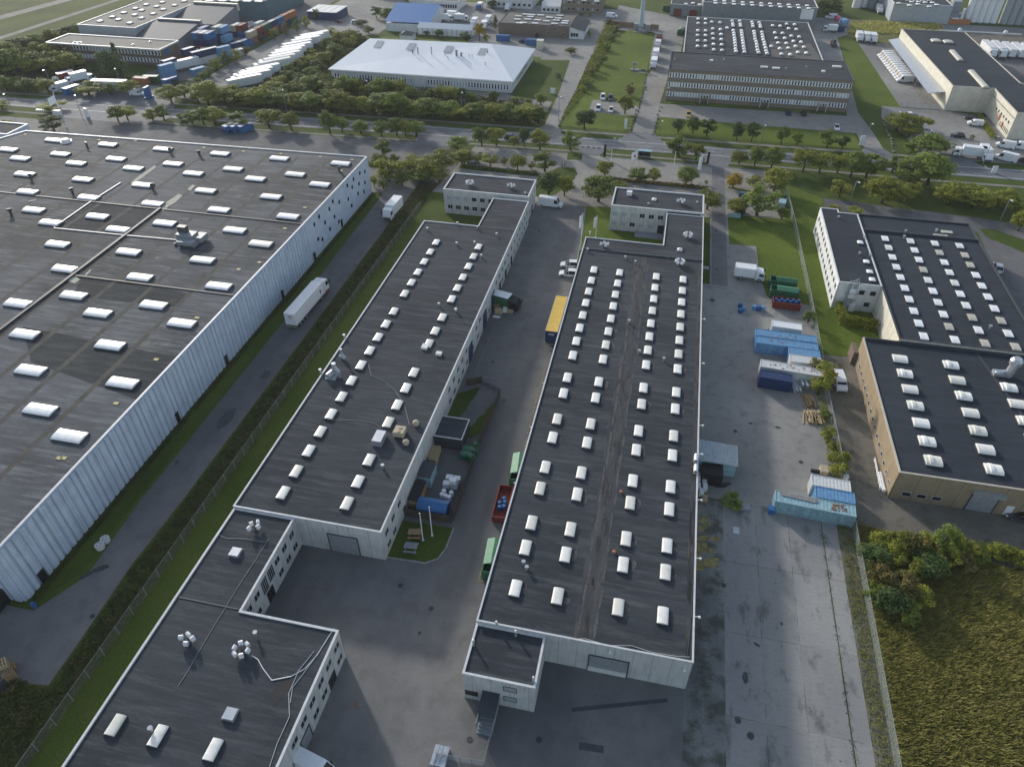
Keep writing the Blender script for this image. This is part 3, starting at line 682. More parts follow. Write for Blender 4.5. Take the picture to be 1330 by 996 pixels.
window(wh, -80.4, 100.0, .2, 1, 2.2, 'E', 'frame_dark', 'glass', 0, 'door'); window(wh, -80.4, 82.5, .2, 1, 2.2, 'E', 'frame_dark', 'glass', 0, 'door'); window(wh, -80.4, 47.3, .2, 1.3, 2.2, 'E', 'frame_dark', 'glass', 0, 'door')
EV = [-86.1, -104.1, -121.9, -139.6, -157.0, -174.4]; OD = [-95.1, -113.0, -130.8, -148.2, -165.6, -182.3]
YE = [176.2, 162.4, 143.9, 130.1, 111.8, 98.1, 79.7, 66.1]; YO = [166.9, 153.0, 134.8, 120.8, 102.6, 88.9, 70.6, 57]
for xs, ys, sk in ((EV, YE, -.55), (OD, YO, -.5)):
    for j, x in enumerate(xs):
        for k, y in enumerate(ys):
            y -= j * .35 if xs is EV else j * .3
            if (x, k) in (): continue
            u = (x * HD[0] + y * HD[1]); 
            if x < -88 - (y - 57) * .95: continue
            skylight(wh, x, y, ZW, 5.1, 2.5, 'acryl_white', 'X', rise=.3)
m = MB()                                         # expansion-joint upstands
for y in (141.2, 109.4): m.box(-200 if y > 120 else -119, -81.3, y - .2, y + .2, ZW - .02, ZW + .18)
m.box(-119.0, -118.4, 60, 141.5, ZW - .02, ZW + .35)
m.build('roof_upstand', plain('upstand_felt', (.02, .027, .035), .6, .2), wh)
m2 = MB(); q = [at(270, 560), 0]
def duct(root, pts, z, w=.25, h=.4, mat='grey', name='roof_duct'):
    m = MB(); P_ = [at(p[0], p[1], z) for p in pts]
    for (a, b), (c, d) in zip(P_, P_[1:]):
        L = math.hypot(c - a, d - b); nx, ny = -(d - b) / L * w, (c - a) / L * w
        m.prism([(a + nx, b + ny), (a - nx, b - ny), (c - nx, d - ny), (c + nx, d + ny)], z, z + h)
    m.build(name, M[mat], root)
duct(wh, [(157, 238), (119, 262), (70.5, 296)], ZW, .15, .22); duct(wh, [(70.5, 297), (165, 306.5), (236, 313)], ZW, .15, .22)
for pp in ([(217, 262), (225, 257), (232, 252), (237, 254), (228, 263), (219, 268), (212, 275), (208, 272)], [(170, 237), (180, 229), (201, 215), (203, 217), (186, 230), (172, 240)], [(243, 246), (250, 240), (254, 241), (247, 248)], [(84, 362), (97, 358), (104, 363), (97, 368), (90, 366)], [(110, 357), (117, 350), (119, 351), (112, 358)], [(36, 261), (46, 259), (48, 260), (38, 262)]):
    P_ = [at(p[0], p[1], ZW) for p in pp]; lp = MB(); lp.quad([(x, y, ZW + .012) for x, y in ccw(P_)]); lp.build('lichen_patch', plain('lichen', (.45, .44, .36), .9, .25, 2), wh)
for p in [(77, 595 + 0), (83, 595), (151, 524), (203, 467), (256, 413), (310, 350), (337, 341), (370, 297), (396, 270), (421, 244), (443, 222), (457, 208), (416, 204), (365, 200), (316, 197), (265, 192), (176, 183), (129, 182), (82, 180), (33, 175)]:
    x, y = at(p[0], p[1], ZW); m = MB(); m.box(x - .45, x + .45, y - .3, y + .3, ZW + .0, ZW + .1); m.build('anchor_plate', plain('anchor_plate', (.5, .43, .2), .7, .2), wh)
for i_, x_ in enumerate((-90.6, -99.7, -108.5, -117.4, -126.4, -135.2, -143.9, -152.6, -161.3)):
    m = MB(); m.box(x_ - .5, x_ + .5, 44.2 if x_ > -100 else 70, 178.5, ZW - .01, ZW + .006 + i_ * .0006); m.build('valley_gutter', plain('gutter_felt', (.07, .068, .06), .9, .35, .4), wh)
for i_, pp in enumerate(([(122, 264), (203, 271), (166, 305), (74, 296)], [(104, 357), (150, 363), (243, 381), (228, 399), (96, 386)], [(30, 424), (140, 446), (232, 464), (180, 520), (40, 470)])):
    P_ = [at(p[0], p[1], ZW) for p in pp]; m = MB(); m.quad([(x, y, ZW + .004 + i_ * .0004) for x, y in ccw(P_)]); m.build('felt_patch', M['felt_dark'], wh)
vents(wh, [(113, 190), (259, 201), (40, 231), (198, 244), (221, 197), (441, 222), (14, 277), (94, 250)], ZW, SVDm)
m = MB(); x, y = at(246, 308, ZW + 1)
m.box(x - 2.6, x + 1.6, y - 1.2, y + 1.2, ZW + .5, ZW + 2.0); m.box(x + 1.6, x + 3.6, y - 1.0, y + 1.8, ZW + .4, ZW + 1.6); m.box(x - 1.4, x + 2.6, y - 3, y - 1.2, ZW + .4, ZW + 1.3)
for a in (-2.4, 0, 2.4): m.box(x + a, x + a + .15, y - 2.8, y + 1.4, ZW, ZW + .5)
m.build('air_handling_unit', M['grey'], wh)
m = MB(); m.box(x - 2.4, x - .4, y - .2, y + 1.0, ZW + 2.0, ZW + 3.4); m.build('air_intake', M['darkgrey'], wh)
m = MB(); x, y = at(86, 184.5, ZW); m.cyl((x, y, ZW), (x, y, ZW + .35), 1.7, 1.5, 14); m.ball((x, y, ZW + .3), 1.45, 14, 6, 0, .45); m.build('dome_rooflight', M['acryl_white'], wh)
# building at the left edge beyond the warehouse
b = empty('office_building', (-215, 186, 0), 0, 'pale blue-grey metal-clad block cut off by the left edge of the photo', 'building')
block(b, rect(-232, -197.5, 181, 190), 8, M['blue_clad'], M['felt'], M['coping'])
window(b, -201, 181, 4.6, 2.4, 1.4, 'S', 'frame_dark', 'glass', 1)

# ---- left-hand row of halls
ZA = 6.4
A = empty('factory_hall', (-45, 109, 0), 0, 'long grey-roofed hall with L-shaped wings and concrete walls, left of the yellow trailer lane', 'factory')
block(A, [(-56.3, 61.42), (-32.8, 61.42), (-32.8, 172.6), (-42.4, 172.6), (-42.4, 156.6), (-56.3, 156.6)], ZA, M['conc_wall'], M['felt'], M['coping'], .22, .2)
block(A, rect(-56.6, -33.2, 174.4, 185.3), 6.75, M['conc_wall'], M['felt'], M['coping'], .3, .3)
block(A, [(-42.2, 172.62), (-33.25, 172.62), (-33.25, 174.38), (-42.2, 174.38)], 5.6, M['conc_wall'], M['felt'], M['coping'], .1, .1)
block(A, [(-56.15, -5), (-32.7, -5), (-32.7, 45.4), (-46.4, 45.4), (-46.4, 61.36), (-56.15, 61.36)], 6.15, M['conc_wall'], M['felt'], M['coping'], .2, .26)
yl = [146.2, 141.5, 136.9, 132.2, 127.7, 123.1, 116.2, 111.5, 106.9, 102.4, 97.8, 93.1, 88.5, 83.8, 79.3, 74.7, 70.0, 65.4]
for y in yl: skylight(A, -50.1, y, ZA, 1.45, 2.4, rise=.2)
for y in [146.2, 141.6, 137.0, 132.2, 127.7, 123.2, 116.2, 111.3, 107.0, 97.8, 93.2, 88.5, 83.9, 74.8, 70.0, 65.5]: skylight(A, -39.7, y, ZA, 1.45, 2.4, rise=.2)
m = MB(); m.box(-40.5, -38.9, 78.2, 80.9, ZA, ZA + 1.2); m.build('roof_box', M['alu'], A)
x, y = at(540, 484, ZA + .3)
for p, s in (((552, 450), (1.2, 1.4)), ((570, 459), (1.1, .9))):
    x, y = at(p[0], p[1], ZA + .3); m = MB(); m.box(x - s[0] / 2, x + s[0] / 2, y - s[1] / 2, y + s[1] / 2, ZA, ZA + .5); m.build('roof_hatch', M['acryl_white'], A)
for p, ly in (((149, 940), 2.4), ((204, 954), 2.4), ((276, 972), 2.4), ((240, 1012), 2.4)):
    x, y = at(p[0], p[1], 6.6); skylight(A, x, y, 6.15, 1.35, ly, rise=.2)
for p in ((299, 927), (305.7, 717)):
    x, y = at(p[0], p[1], 6.4); m = MB(); m.box(x - .75, x + .75, y - .75, y + .75, 6.15, 6.45); m.prism(inset(rect(x - .75, x + .75, y - .75, y + .75), .05), 6.45, 6.6); m.build('roof_hatch', M['alu'], A)
vent_cluster(A, (314, 845), 6.15); vent_cluster(A, (243, 832), 6.15, False); vent_cluster(A, (331, 685), 6.15, False, 1)
vent_cluster(A, (610, 238.5), 6.75); vent_cluster(A, (663.5, 242.5), 6.75, False)
vents(A, [(555, 298), (594, 291), (620, 296), (645, 305), (593, 317), (616, 316), (570, 396), (592, 403), (497, 606), (625, 333), (682, 252), (332, 823), (196, 947), (447, 437), (416, 482), (592, 404)], ZA)
m = MB()                                          # big silver duct assembly near the left edge
x, y = at(431, 484, ZA + 1); m.cyl((x - .6, y - .9, ZA + .7), (x - .2, y + .6, ZA + .7), .55, .55, 10); m.cyl((x + .2, y + .8, ZA), (x + .2, y + .8, ZA + 2.6), .42, .42, 10); m.box(x - 1, x + .9, y - 1, y + 1.1, ZA, ZA + .25); m.cyl((x + .2, y + .8, ZA + 1.9), (x + 1.3, y + .2, ZA + 1.2), .3, .3, 8); m.cyl((x + 1.3, y + .2, ZA + 1.2), (x + 1.3, y + .2, ZA), .3, .3, 8)
m.build('exhaust_duct', M['alu'], A); m = MB()
x, y = at(444, 462, ZA + .6); m.cyl((x, y, ZA), (x, y, ZA + 2.2), .26, .26, 8); m.cyl((x, y, ZA + 1.2), (x + .8, y - .5, ZA + .5), .24, .24, 8); m.cyl((x - .5, y + .2, ZA + .4), (x + .8, y - .5, ZA + .4), .28, .28, 8)
m.build('exhaust_duct', M['alu'], A)
m = MB(); x, y = at(520, 561, ZA + .6); m.box(x - 1, x + .8, y - .9, y + .9, ZA + .2, ZA + 1.2); m.cyl((x - .2, y - .45, ZA + 1.2), (x - .2, y - .45, ZA + 1.3), .34, .34, 12); m.cyl((x - .1, y + .45, ZA + 1.2), (x - .1, y + .45, ZA + 1.3), .34, .34, 12)
for a in (-.9, .6): m.box(x + a, x + a + .12, y - .9, y + .9, ZA, ZA + .2)
m.build('condenser_unit', M['tan'], A)
for p in ((527, 574), (540, 549)):
    m = MB(); x, y = at(p[0], p[1], ZA + .4); m.ball((x, y, ZA + .45), .6, 9, 6, 0, .7); m.cyl((x, y, ZA), (x, y, ZA + .3), .5, .5, 10); m.build('fan_cowl', M['tan'], A)
cable(A, [(284, 694), (294, 699), (316, 699.5), (344, 704), (349, 700), (340, 714), (332, 727), (322, 742), (313, 756), (303, 772), (294, 787), (284, 803), (273.5, 820), (264, 836), (253, 855), (243, 873), (231, 891)], 6.2, .035, 'grey')
cable(A, [(327, 851), (335, 856), (341, 867), (353, 883), (378, 878), (396, 868), (412, 850), (427, 826), (434, 816)], 6.2, .06, 'white'); cable(A, [(377, 912), (380, 892), (392, 877), (406, 858), (424, 832)], 6.2, .04, 'offwhite'); cable(A, [(350, 995), (360, 965), (376, 930), (375, 900), (388, 870), (408, 845)], 6.2, .04, 'offwhite'); cable(A, [(478, 472), (482, 487), (500, 496), (513, 507), (525, 525), (532, 552)], ZA + .05, .035, 'grey'); cable(A, [(430, 545), (470, 546), (487, 550), (505, 562)], ZA + .05, .03, 'grey')
st = MB()
for pp in ([(350, 905), (357, 893), (371, 884), (383, 879), (378, 893), (366, 905), (358, 915)], ):
    st.quad([(x, y, 6.165) for x, y in ccw([at(p[0], p[1], 6.16) for p in pp])])
for pp in ([(690, 0), (690, 1)],): pass
st.build('damp_patch', plain('roof_damp', (.018, .018, .018), .45, .2), A)
# lighter seam where the rear roof meets the wing
for y in (45.6,): 
    m = MB(); m.box(-56, -46.4, y - .1, y + .1, 6.14, 6.24); m.build('roof_seam', M['darkgrey'], A)
m = MB(); m.box(-42.3, -33.1, 156.4, 156.7, ZA - .01, ZA + .08); m.build('roof_seam', M['darkgrey'], A)
def rowE(root, X, ys, z, w=1.5, h=1.15, **k):
    for y in ys: window(root, X, y, z, w, h, 'E', **k)
rowE(A, -32.7, [44.0, 41.5, 39.1, 36.6, 34.2, 31.7], 4.0, 1.55, 1.25); rowE(A, -32.7, [44.0, 39.1, 36.6], 1.2, 1.55, 1.25)
gate(A, -32.7, 33.6, 2.2, 2.7, 'E', 'grey'); window(A, -32.7, 41.4, .1, 1.9, 2.2, 'E', 'frame_dark', 'glass', 1, 'door'); window(A, -32.7, 31.2, .1, 1.9, 2.2, 'E', 'frame_dark', 'glass', 1, 'door')
rowE(A, -46.4, [59.6, 57.2, 54.9, 48.9, 46.7], 3.9, 1.4, 1.3); rowE(A, -46.4, [59.7, 57.4, 55.0, 48.2], 1.1, 1.4, 1.25)
window(A, -46.4, 52.9, 3.0, 1.7, 2.6, 'E', 'frame', 'glass', 3, 'stair_window'); window(A, -46.4, 51.0, 2.6, 1.6, 3.0, 'E', 'frame', 'glass', 3, 'stair_window')
window(A, -46.4, 51.6, .1, 1.8, 2.3, 'E', 'frame_dark', 'glass', 1, 'door')
gate(A, -39.2, 61.42, 4.6, 4.0, 'S', 'grey')
rowE(A, -32.8, [63.2, 66.0, 68.8], 3.9, 1.4, 1.2); rowE(A, -32.8, [63.4, 65.8, 70.4], 1.0, 1.4, 1.2)
rowE(A, -32.8, [97, 100, 103, 106, 109], 3.9, 1.4, 1.2); rowE(A, -32.8, [97, 100, 103, 106, 109, 114], 1.1, 1.4, 1.2)
for y in (112, 124, 131.5): gate(A, -32.8, y, 2.6, 3.8, 'E', 'navy')
rowE(A, -32.8, [117, 120, 135, 138, 141, 144, 147.5, 151, 154.5, 158, 161, 164, 167, 170], 3.9, 1.4, 1.2); rowE(A, -32.8, [118, 128, 136, 141, 147.5, 154.5, 158, 161, 164, 167, 170], 1.1, 1.4, 1.2)
for y in (138.6, 144.6, 151): window(A, -32.8, y, .1, 1.6, 2.3, 'E', 'frame_dark', 'glass', 1, 'door')
for i in range(6): window(A, -55.0 + i * 2.3, 174.4, 4.15, 1.45, 1.2, 'S', 'frame', 'glass_pale' if i < 3 else 'glass', 0)
for i in range(5): window(A, -54.9 + i * 2.3, 174.4, 1.45, 1.45, 1.2, 'S', 'frame', 'glass', 1)
rowE(A, -33.2, [176.5, 179.5, 182.5], 4.2, 1.2, 1.2); rowE(A, -33.2, [176.5, 182.5], 1.4, 1.2, 1.2); window(A, -33.2, 179.5, .1, 1.3, 2.2, 'E', 'frame_dark', 'glass', 0, 'door')

# ---- central hall
C = empty('factory_hall', (-2, 103, 0), 0, 'wide dark-roofed hall with four rows of white rooflights in the centre of the photo', 'factory')
block(C, [(-15.6, 50.42), (12.1, 50.42), (12.1, 173.4), (2.9, 173.4), (2.9, 156.6), (-15.6, 156.6)], ZA, M['conc_wall'], M['felt'], M['coping'], .22, .17)
block(C, rect(-15.6, -6.5, 43.3, 50.36), 5.9, M['conc_wall'], M['felt'], M['coping'], .2, .24)
block(C, rect(-11.4, 12.0, 174.3, 185.4), 6.75, M['conc_wall'], M['felt'], M['coping'], .3, .3)
block(C, [(3.1, 173.42), (11.9, 173.42), (11.9, 174.28), (3.1, 174.28)], 5.6, M['conc_wall'], M['felt'], M['coping'], .1, .1)
YC = [141.5, 136.85, 132.25, 127.7, 123.0, 118.4, 113.85, 109.15, 102.3, 97.75, 90.8, 86.15, 79.2, 74.6, 67.7, 63.1, 56.2]
for x in (-11.65, -5.88, 2.22, 8.05):
    for y in YC: skylight(C, x + (56 - y) * .0012, y, ZA, 1.45, 2.5, rise=.2)
m = MB(); m.box(-15.3, 11.9, 150.8, 151.15, ZA - .02, ZA + .3); m.build('roof_upstand', plain('upstand_blue', (.06, .075, .09), .6, .2), C)
vent_cluster(C, (978, 26 + 0), ZA) if False else None
for p, r_ in (((893.5, 306.5), True), ((883, 341.5), True), ((785, 319), False)): vent_cluster(C, p, ZA, r_)
vent_cluster(C, (884.5, 262.5), 6.75, False)
for p in ((883, 323), (849.5, 259.5)):
    x, y = at(p[0], p[1], ZA + .4); addmesh(DMm, 'roof_hatch', None, C, x, y, ZA if p[1] > 300 else 6.75)
m = MB(); x, y = at(817.5, 251, 7.2); m.box(x - .7, x + .7, y - .6, y + .6, 6.75, 7.75); m.build('roof_box', M['white'], C)
vents(C, [(763, 325), (825, 341), (817, 418), (680, 731), (684, 738), (862, 467), (905, 264), (842, 266), (830, 457), (766, 303), (812, 335)], ZA)
vents(C, [(807, 638), (798, 716)], ZA, SVOm)
m = MB(); m.box(-15.4, -6.7, 50.42, 50.6, 5.9, 6.75); 
for p in ((670, 824), (615, 836), (693, 884), (645, 812)):
    x, y = at(p[0], p[1], 6.2)
    q = MB(); q.cyl((x, y, 5.9 if p[1] > 815 else ZA), (x, y, 6.9), .16, .16, 8); q.ball((x, y, 6.95), .22, 8, 5); q.build('roof_vent', M['alu'], C)
# damp troughs and weathered marks down the middle valley
st = MB(); rq = random.Random(8)
def stain(cx, cy, rx, ry, z):
    p = [];
    for i in range(18):
        t = 2 * math.pi * i / 18; k = .6 + rq.random() * .55; p.append((cx + math.cos(t) * rx * k, cy + math.sin(t) * ry * k, z))
    st.quad(p)
zs = ZA + .008
for p, rx, ry in [((897, 680), .18, 3), ((896, 765), .28, 2.4), ((898, 700), .15, 1), ((770, 755), .3, .8)]:
    x, y = at(p[0], p[1], ZA); stain(x, y, rx, ry, zs + .01); zs += .001
def valley_mat():
    m, nt, b = nodes('valley_felt'); P = nt.nodes.new('ShaderNodeNewGeometry').outputs['Position']
    c = mixc(nt, ramp(nt, noise(nt, .3, P, 5, (2, .4, 1)), .35, .65), (.036, .042, .05), (.062, .066, .07))
    c = mixc(nt, mth(nt, 'MULTIPLY', ramp(nt, noise(nt, .7, P, 6, (2.2, .35, 1), .7), .5, .6), .8), c, (.02, .019, .018))
    c = mixc(nt, mth(nt, 'MULTIPLY', ramp(nt, noise(nt, 1.0, P, 5, (2.5, .3, 1), .7), .56, .64), .55), c, (.12, .1, .075))
    nt.links.new(c, b.inputs['Base Color']); nt.links.new(mth(nt, 'SUBTRACT', .85, mth(nt, 'MULTIPLY', noise(nt, .7, P, 4), .3)), b.inputs['Roughness']); b.inputs['Specular IOR Level'].default_value = .25; return m
VM = valley_mat(); m = MB(); rv = random.Random(4); Lf = []; Rt = []
for k in range(60):
    y = 50.8 + k * 1.68; Lf.append((-2.9 + rv.uniform(-.25, .25), y, ZA + .003)); Rt.append((-.1 + rv.uniform(-.25, .25), y, ZA + .003))
for k in range(59): m.quad([Lf[k], Rt[k], Rt[k + 1], Lf[k + 1]])
m.build('roof_valley', VM, C)
m = MB(); m.quad([(11.0, 51, ZA + .003), (11.85, 51, ZA + .003), (11.85, 150, ZA + .003), (11.2, 150, ZA + .003)]); m.build('roof_valley', VM, C)
st.build('damp_patch', plain('roof_damp_c', (.017, .016, .015), .5, .25), C)['kind'] = 'stuff'
st = MB(); zs = ZA + .005
for x0 in (-2.6, -.4):
    for k in range(22):
        y = 53 + k * 4.4; stain(x0 + rq.random() * .3 + (y - 53) * .003, y, .1 + rq.random() * .15, 1.3 + rq.random() * 1.6, zs); zs += .0004
for x in (-11.65, -5.88, 2.22, 8.05):
    for y in YC:
        if rq.random() < .75:
            n_ = 3 if x in (-5.88, 2.22) else 1
            for q in range(n_): stain(x + .95 + rq.random() * .5, y + rq.random() * 1.8 - .9, .12 + rq.random() * .3, .3 + rq.random() * .7, zs); zs += .0002
st.build('weathered_marks', plain('roof_marks', (.09, .09, .088), .9, .35, 3), C)['kind'] = 'stuff'
gate(C, 2.2 - .3, 50.42, 3.9 + 1.1, 3.7, 'S', 'grey')
m = MB(); m.box(-.55 - .1, 4.35 - .1 + .1, 50.28, 50.36, .05, 1.05); m.build('door_panel', M['offwhite'], C)
for x in (-1.2, 6.0, 11.4, 8.9): pass
for x, z in ((1.9, 5.4), (11.3, 4.6)):
    m = MB(); m.box(x - .18, x + .18, 50.1, 50.4, z, z + .35); m.build('flood_lamp', M['lamp_glass'], C)
for x, z, w in ((-9.6, 3.9, 1.7), (-9.6, 1.5, 1.7), (-14.6, 1.0, 1.7)): window(C, x, 43.3, z, w, 1.1, 'S', 'frame_dark', 'glass_pale' if z > 1.2 else 'glass', 0)
m = MB()                                          # entrance porch with a dark roof and open stair
m.box(-13.1, -10.9, 40.6, 43.25, 2.75, 2.95)
for x in (-13.0, -11.0): m.box(x - .06, x + .06, 40.65, 40.77, 0, 2.75)
m.build('porch_roof', M['frame_dark'], C)
m = MB()
for i in range(4): m.box(-12.95, -11.05, 39.2 + i * .4, 39.6 + i * .4, 0, .2 + i * .22)
m.box(-12.95, -11.05, 40.8, 43.2, 0, 1.05); m.build('porch_steps', M['grey'], C)
m = MB(); m.box(-11.0, -10.9, 39.2, 43.2, .9, 2.1); m.box(-13.1, -13.0, 39.4, 43.2, .9, 2.1); m.build('porch_screen', M['grey'], C)
for i in range(6): window(C, -10.2 + i * 2.33, 174.3, 4.15, 1.4, 1.2, 'S', 'frame', 'glass_pale' if i < 3 else 'glass', 1)
for i in range(5): window(C, -10.2 + i * 2.33, 174.3, 1.45, 1.4, 1.2, 'S', 'frame', 'glass_pale' if i != 2 else 'glass', 1)
window(C, 1.9, 174.3, .3, 1.6, 2.3, 'S', 'frame_dark', 'glass', 1, 'door')
window(C, 7.2, 174.3, 6.2, 8.2, .4, 'S', 'frame_dark', 'glass', 6)
m = MB(); m.box(-4.5, 2.8, 171.4, 174.2, 0, .35); m.build('terrace', M['grey'], C)
cable(C, [(738, 830), (760, 829), (790, 838), (820, 838), (848, 847), (880, 852), (896, 853)], ZA + .06, .03, 'offwhite'); cable(C, [(893, 850), (898, 800), (900, 760), (903, 700)], ZA + .06, .035, 'darkgrey')
for y in (66.5, 77.5, 87.5, 94.5, 57, 112, 127):
    m = MB(); m.cyl((12.05, y, ZA + .1), (12.6, y, ZA + .25), .05, .05, 5); m.ball((12.75, y, ZA + .2), .2, 8, 5); m.build('wall_lamp', M['lamp_glass'], C)
for y in (83.6, 86.0):
    m = MB(); m.box(11.4, 12.0, y - .75, y + .75, ZA + .25, ZA + .75); m.cyl((11.7, y - .75, ZA + .7), (11.7, y + .75, ZA + .7), .3, .3, 8); m.build('air_unit', M['white'], C)
for y in (100, 88, 119, 75): 
    m = MB(); m.box(-15.95, -15.6, y, y + .25, ZA - .2, ZA + .1); m.build('wall_lamp', M['alu'], C)

# ---- right-hand complex (new black felt)
Rb = empty('factory_hall', (60, 155, 0), 0, 'black-roofed hall with square white rooflights and a white office wing beyond the wire fence', 'factory')
block(Rb, [(41.3, 147.5), (50.15, 147.5), (50.15, 182.6), (45.6, 182.6), (45.6, 184.4), (41.3, 184.4)], 6.75, M['white_wall'], M['felt_new'], M['coping'], .16, .22)
block(Rb, [(50.2, 128.15), (76.6, 128.15), (76.6, 183.2), (50.2, 183.2)], 6.4, M['cream_wall'], M['felt_new'], M['coping_dark'], .35, .3)
m = MB(); m.box(50.3, 76.3, 174.3, 174.7, 6.38, 6.9); m.build('roof_upstand', M['coping_dark'], Rb)
rk = random.Random(4)
old = {(1, 3), (1, 8), (2, 1), (2, 7), (2, 9), (3, 1), (3, 2), (3, 7), (3, 9)}
for c_, x0 in enumerate((54.75, 60.45, 65.9, 71.35)):
    for r_ in range(10):
        y = 170.8 - r_ * 4.53; skylight(Rb, x0 + r_ * .035, y, 6.4, 1.45, 2.5, 'acryl_old' if (c_, r_) in old else 'acryl_white', 'X', rise=.16)
for y in (166.8, 157.6, 153.1, 149.7): skylight(Rb, 48.45, y, 6.75, 1.3, 1.3, 'acryl_white', rise=.2)
vents(Rb, [(1089, 283), (1122, 309), (1116, 330), (1130, 332), (1176, 301), (1174, 308), (1216, 300), (1286, 425)], 6.6)
m = MB()
for p in ((1222, 306, 1.9), (1230, 301, 1.5)): x, y = at(p[0], p[1], 6.6); m.box(x - p[2] / 1.2, x + p[2] / 1.2, y - .6, y + .6, 6.38, 6.62)
m.build('roof_board', M['acryl_old'], Rb)
for i in range(13):
    for z in (1.3, 4.2): window(Rb, 41.3, 149.3 + i * 2.72, z, 1.3, 1.15, 'W', 'frame', 'glass', 1)
for x, z in ((46.6, 4.2), (48.9, 4.2), (48.4, 1.3)): window(Rb, x, 147.5, z, 1.25, 1.2, 'S', 'frame', 'glass', 0)
m = MB()
for x in (43.6, 44.1, 44.9, 45.3): m.cyl((x, 147.3, .5), (x, 147.3, 7.6), .12, .12, 6)
for z in (1.2, 2.8, 4.4): m.box(43.2, 45.8, 146.9, 147.4, z, z + .15)
m.cyl((44.1, 147.2, 7.4), (45.6, 149, 7.2), .12, .12, 6); m.build('exhaust_pipes', M['alu'], Rb)
m = MB(); m.box(44.0, 45.3, 147.1, 147.45, 3.2, 5.6); m.box(44.8, 46.0, 146.6, 147.45, .2, 1.9); m.build('vent_box', M['white'], Rb)

Br = empty('factory_hall', (66, 109, 0), 0, 'black-roofed hall with tan panel walls and stepped rooflights at the right edge', 'factory')
block(Br, [(43.6, 90.7), (96, 90.7), (96, 128.0), (43.6, 128.0)], 5.85, M['brown_wall'], M['felt_new'], M['coping_tan'], .2, .26)
m = MB(); m.box(43.9, 96, 127.5, 127.75, 5.83, 6.35); m.prism([(64.0, 127.7), (64.5, 127.7), (70.5, 90.9), (70, 90.9)], 5.83, 5.95); m.build('roof_upstand', M['coping_dark'], Br)
for c_, x0 in enumerate((49.35, 58.35, 67.0, 75.8, 85)):
    for r_ in range(7):
        if c_ >= 2 and r_ < 1: continue
        y = 122.0 - r_ * 4.6 + (0 if c_ < 2 else -.3); skylight(Br, x0, y, 5.85, 2.5, 2.3, 'acryl', 'X', rise=.4, step=((r_ + c_) % 2 == 1 or r_ == 6))
x, y = at(1309, 487, 6); m = MB(); m.cyl((x, y, 5.85), (x + .2, y, 8.6), .75, .75, 14); m.cyl((x + .2, y, 8.6), (x + .2, y, 9.4), 1.05, 1.1, 14); m.cyl((x + .2, y, 9.4), (x + .2, y, 9.9), 1.1, .75, 14)
m.box(x - 2.6, x - .6, y - .7, y + .7, 5.85, 6.5); m.cyl((x - 2.2, y, 6.4), (x - .3, y, 6.9), .3, .3, 8); m.build('exhaust_stack', M['alu'], Br)
for i in range(16): window(Br, 43.6, 92.4 + i * 2.25, 1.4, .85, .9, 'W', 'frame', 'glass', 0)
m = MB(); m.box(42.7, 43.55, 127.0, 130.6, 0, 2.9); m.build('lean_to', M['brick_wall'], Br)
for x in (46.1, 48.4, 50.7, 64.2, 66.7, 69.5): window(Br, x, 90.7, .95, 1.45, .95, 'S', 'frame', 'glass', 0)
gate(Br, 57.3, 90.7, 3.9, 3.6, 'S', 'alu'); m = MB(); m.box(55.1, 59.8, 89.9, 90.66, 3.9, 4.7); m.build('door_canopy', M['alu'], Br)
window(Br, 61.5, 90.7, .1, 1.1, 2.1, 'S', 'white', 'white', 0, 'door')
m = MB(); m.cyl((42.6, 92, .9), (42.8, 99, .9), .05, .05, 6); m.cyl((42.6, 92, .5), (42.8, 99, .5), .05, .05, 6)
for k in range(5): m.cyl((42.6 + .05 * k, 92 + k * 1.75, 0), (42.6 + .05 * k, 92 + k * 1.75, .95), .05, .05, 6)
m.build('handrail', M['white'], Br)
m = MB(); m.cyl((43.2, 91.5, .5), (43.2, 95.8, .5), .35, .35, 8); m.build('pipe', M['white'], Br)

# ---- three-storey office and the hall behind it
O3 = empty('office_building', (30, 292, 0), 0, 'long three-storey brick office with ribbons of narrow windows behind the lawn of round trees', 'office building')
block(O3, [(-2.3, 281.3), (62.0, 281.3), (62.0, 304.2), (-2.3, 304.2)], 10.9, M['brick_yellow'], M['felt'], M['coping_dark'], .2, .3)
def ribbon(root, x0, x1, y, z, h, period, seed, name='ribbon_window', face='S', pale=.12, panel='white'):
    r = random.Random(seed); f = MB(); L = x1 - x0; f.box(0, L, -.06, .02, 0, h)
    g = MB(); g2 = MB(); n = int(L / period); p = L / n; run = 0
    for i in range(n):
        if run <= 0 and r.random() < pale: run = r.randint(2, 9)
        q = g2 if run > 0 else g; run -= 1
        q.box(i * p + .32 * p, i * p + .76 * p, -.085, -.03, .12, h - .1)
        if r.random() < .4: f.box(i * p + .28 * p, i * p + .8 * p, -.1, -.03, h * .55, h * .62)
    rz = {'S': 0, 'E': R(90), 'W': R(-90)}[face]
    o = addmesh(f, name, M[panel], root, x0 if face == 'S' else y, y if face == 'S' else (x0 if face == 'E' else x1), z, rz)
    for m_, k in ((g, 'glass'), (g2, 'glass_pale')):
        if m_.f:
            c = bpy.data.objects.new('pane', m_.mesh('pane', M[k])); col.objects.link(c); c.parent = o
    return o
for z, s in ((8.2, 1), (4.9, 2), (1.5, 3)): ribbon(O3, -1.9, 61.6, 281.3, z, 1.65, 1.02, s, pale=.05 if s != 2 else .12)
for x in (12.0, 33.5, 53.5): 
    m = MB(); m.box(x - 1.6, x + 1.6, 279.6, 281.2, 2.9, 3.1); m.box(x - 1.5, x - 1.35, 279.7, 281.2, 0, 2.9); m.box(x + 1.35, x + 1.5, 279.7, 281.2, 0, 2.9); m.build('porch', M['offwhite'], O3)
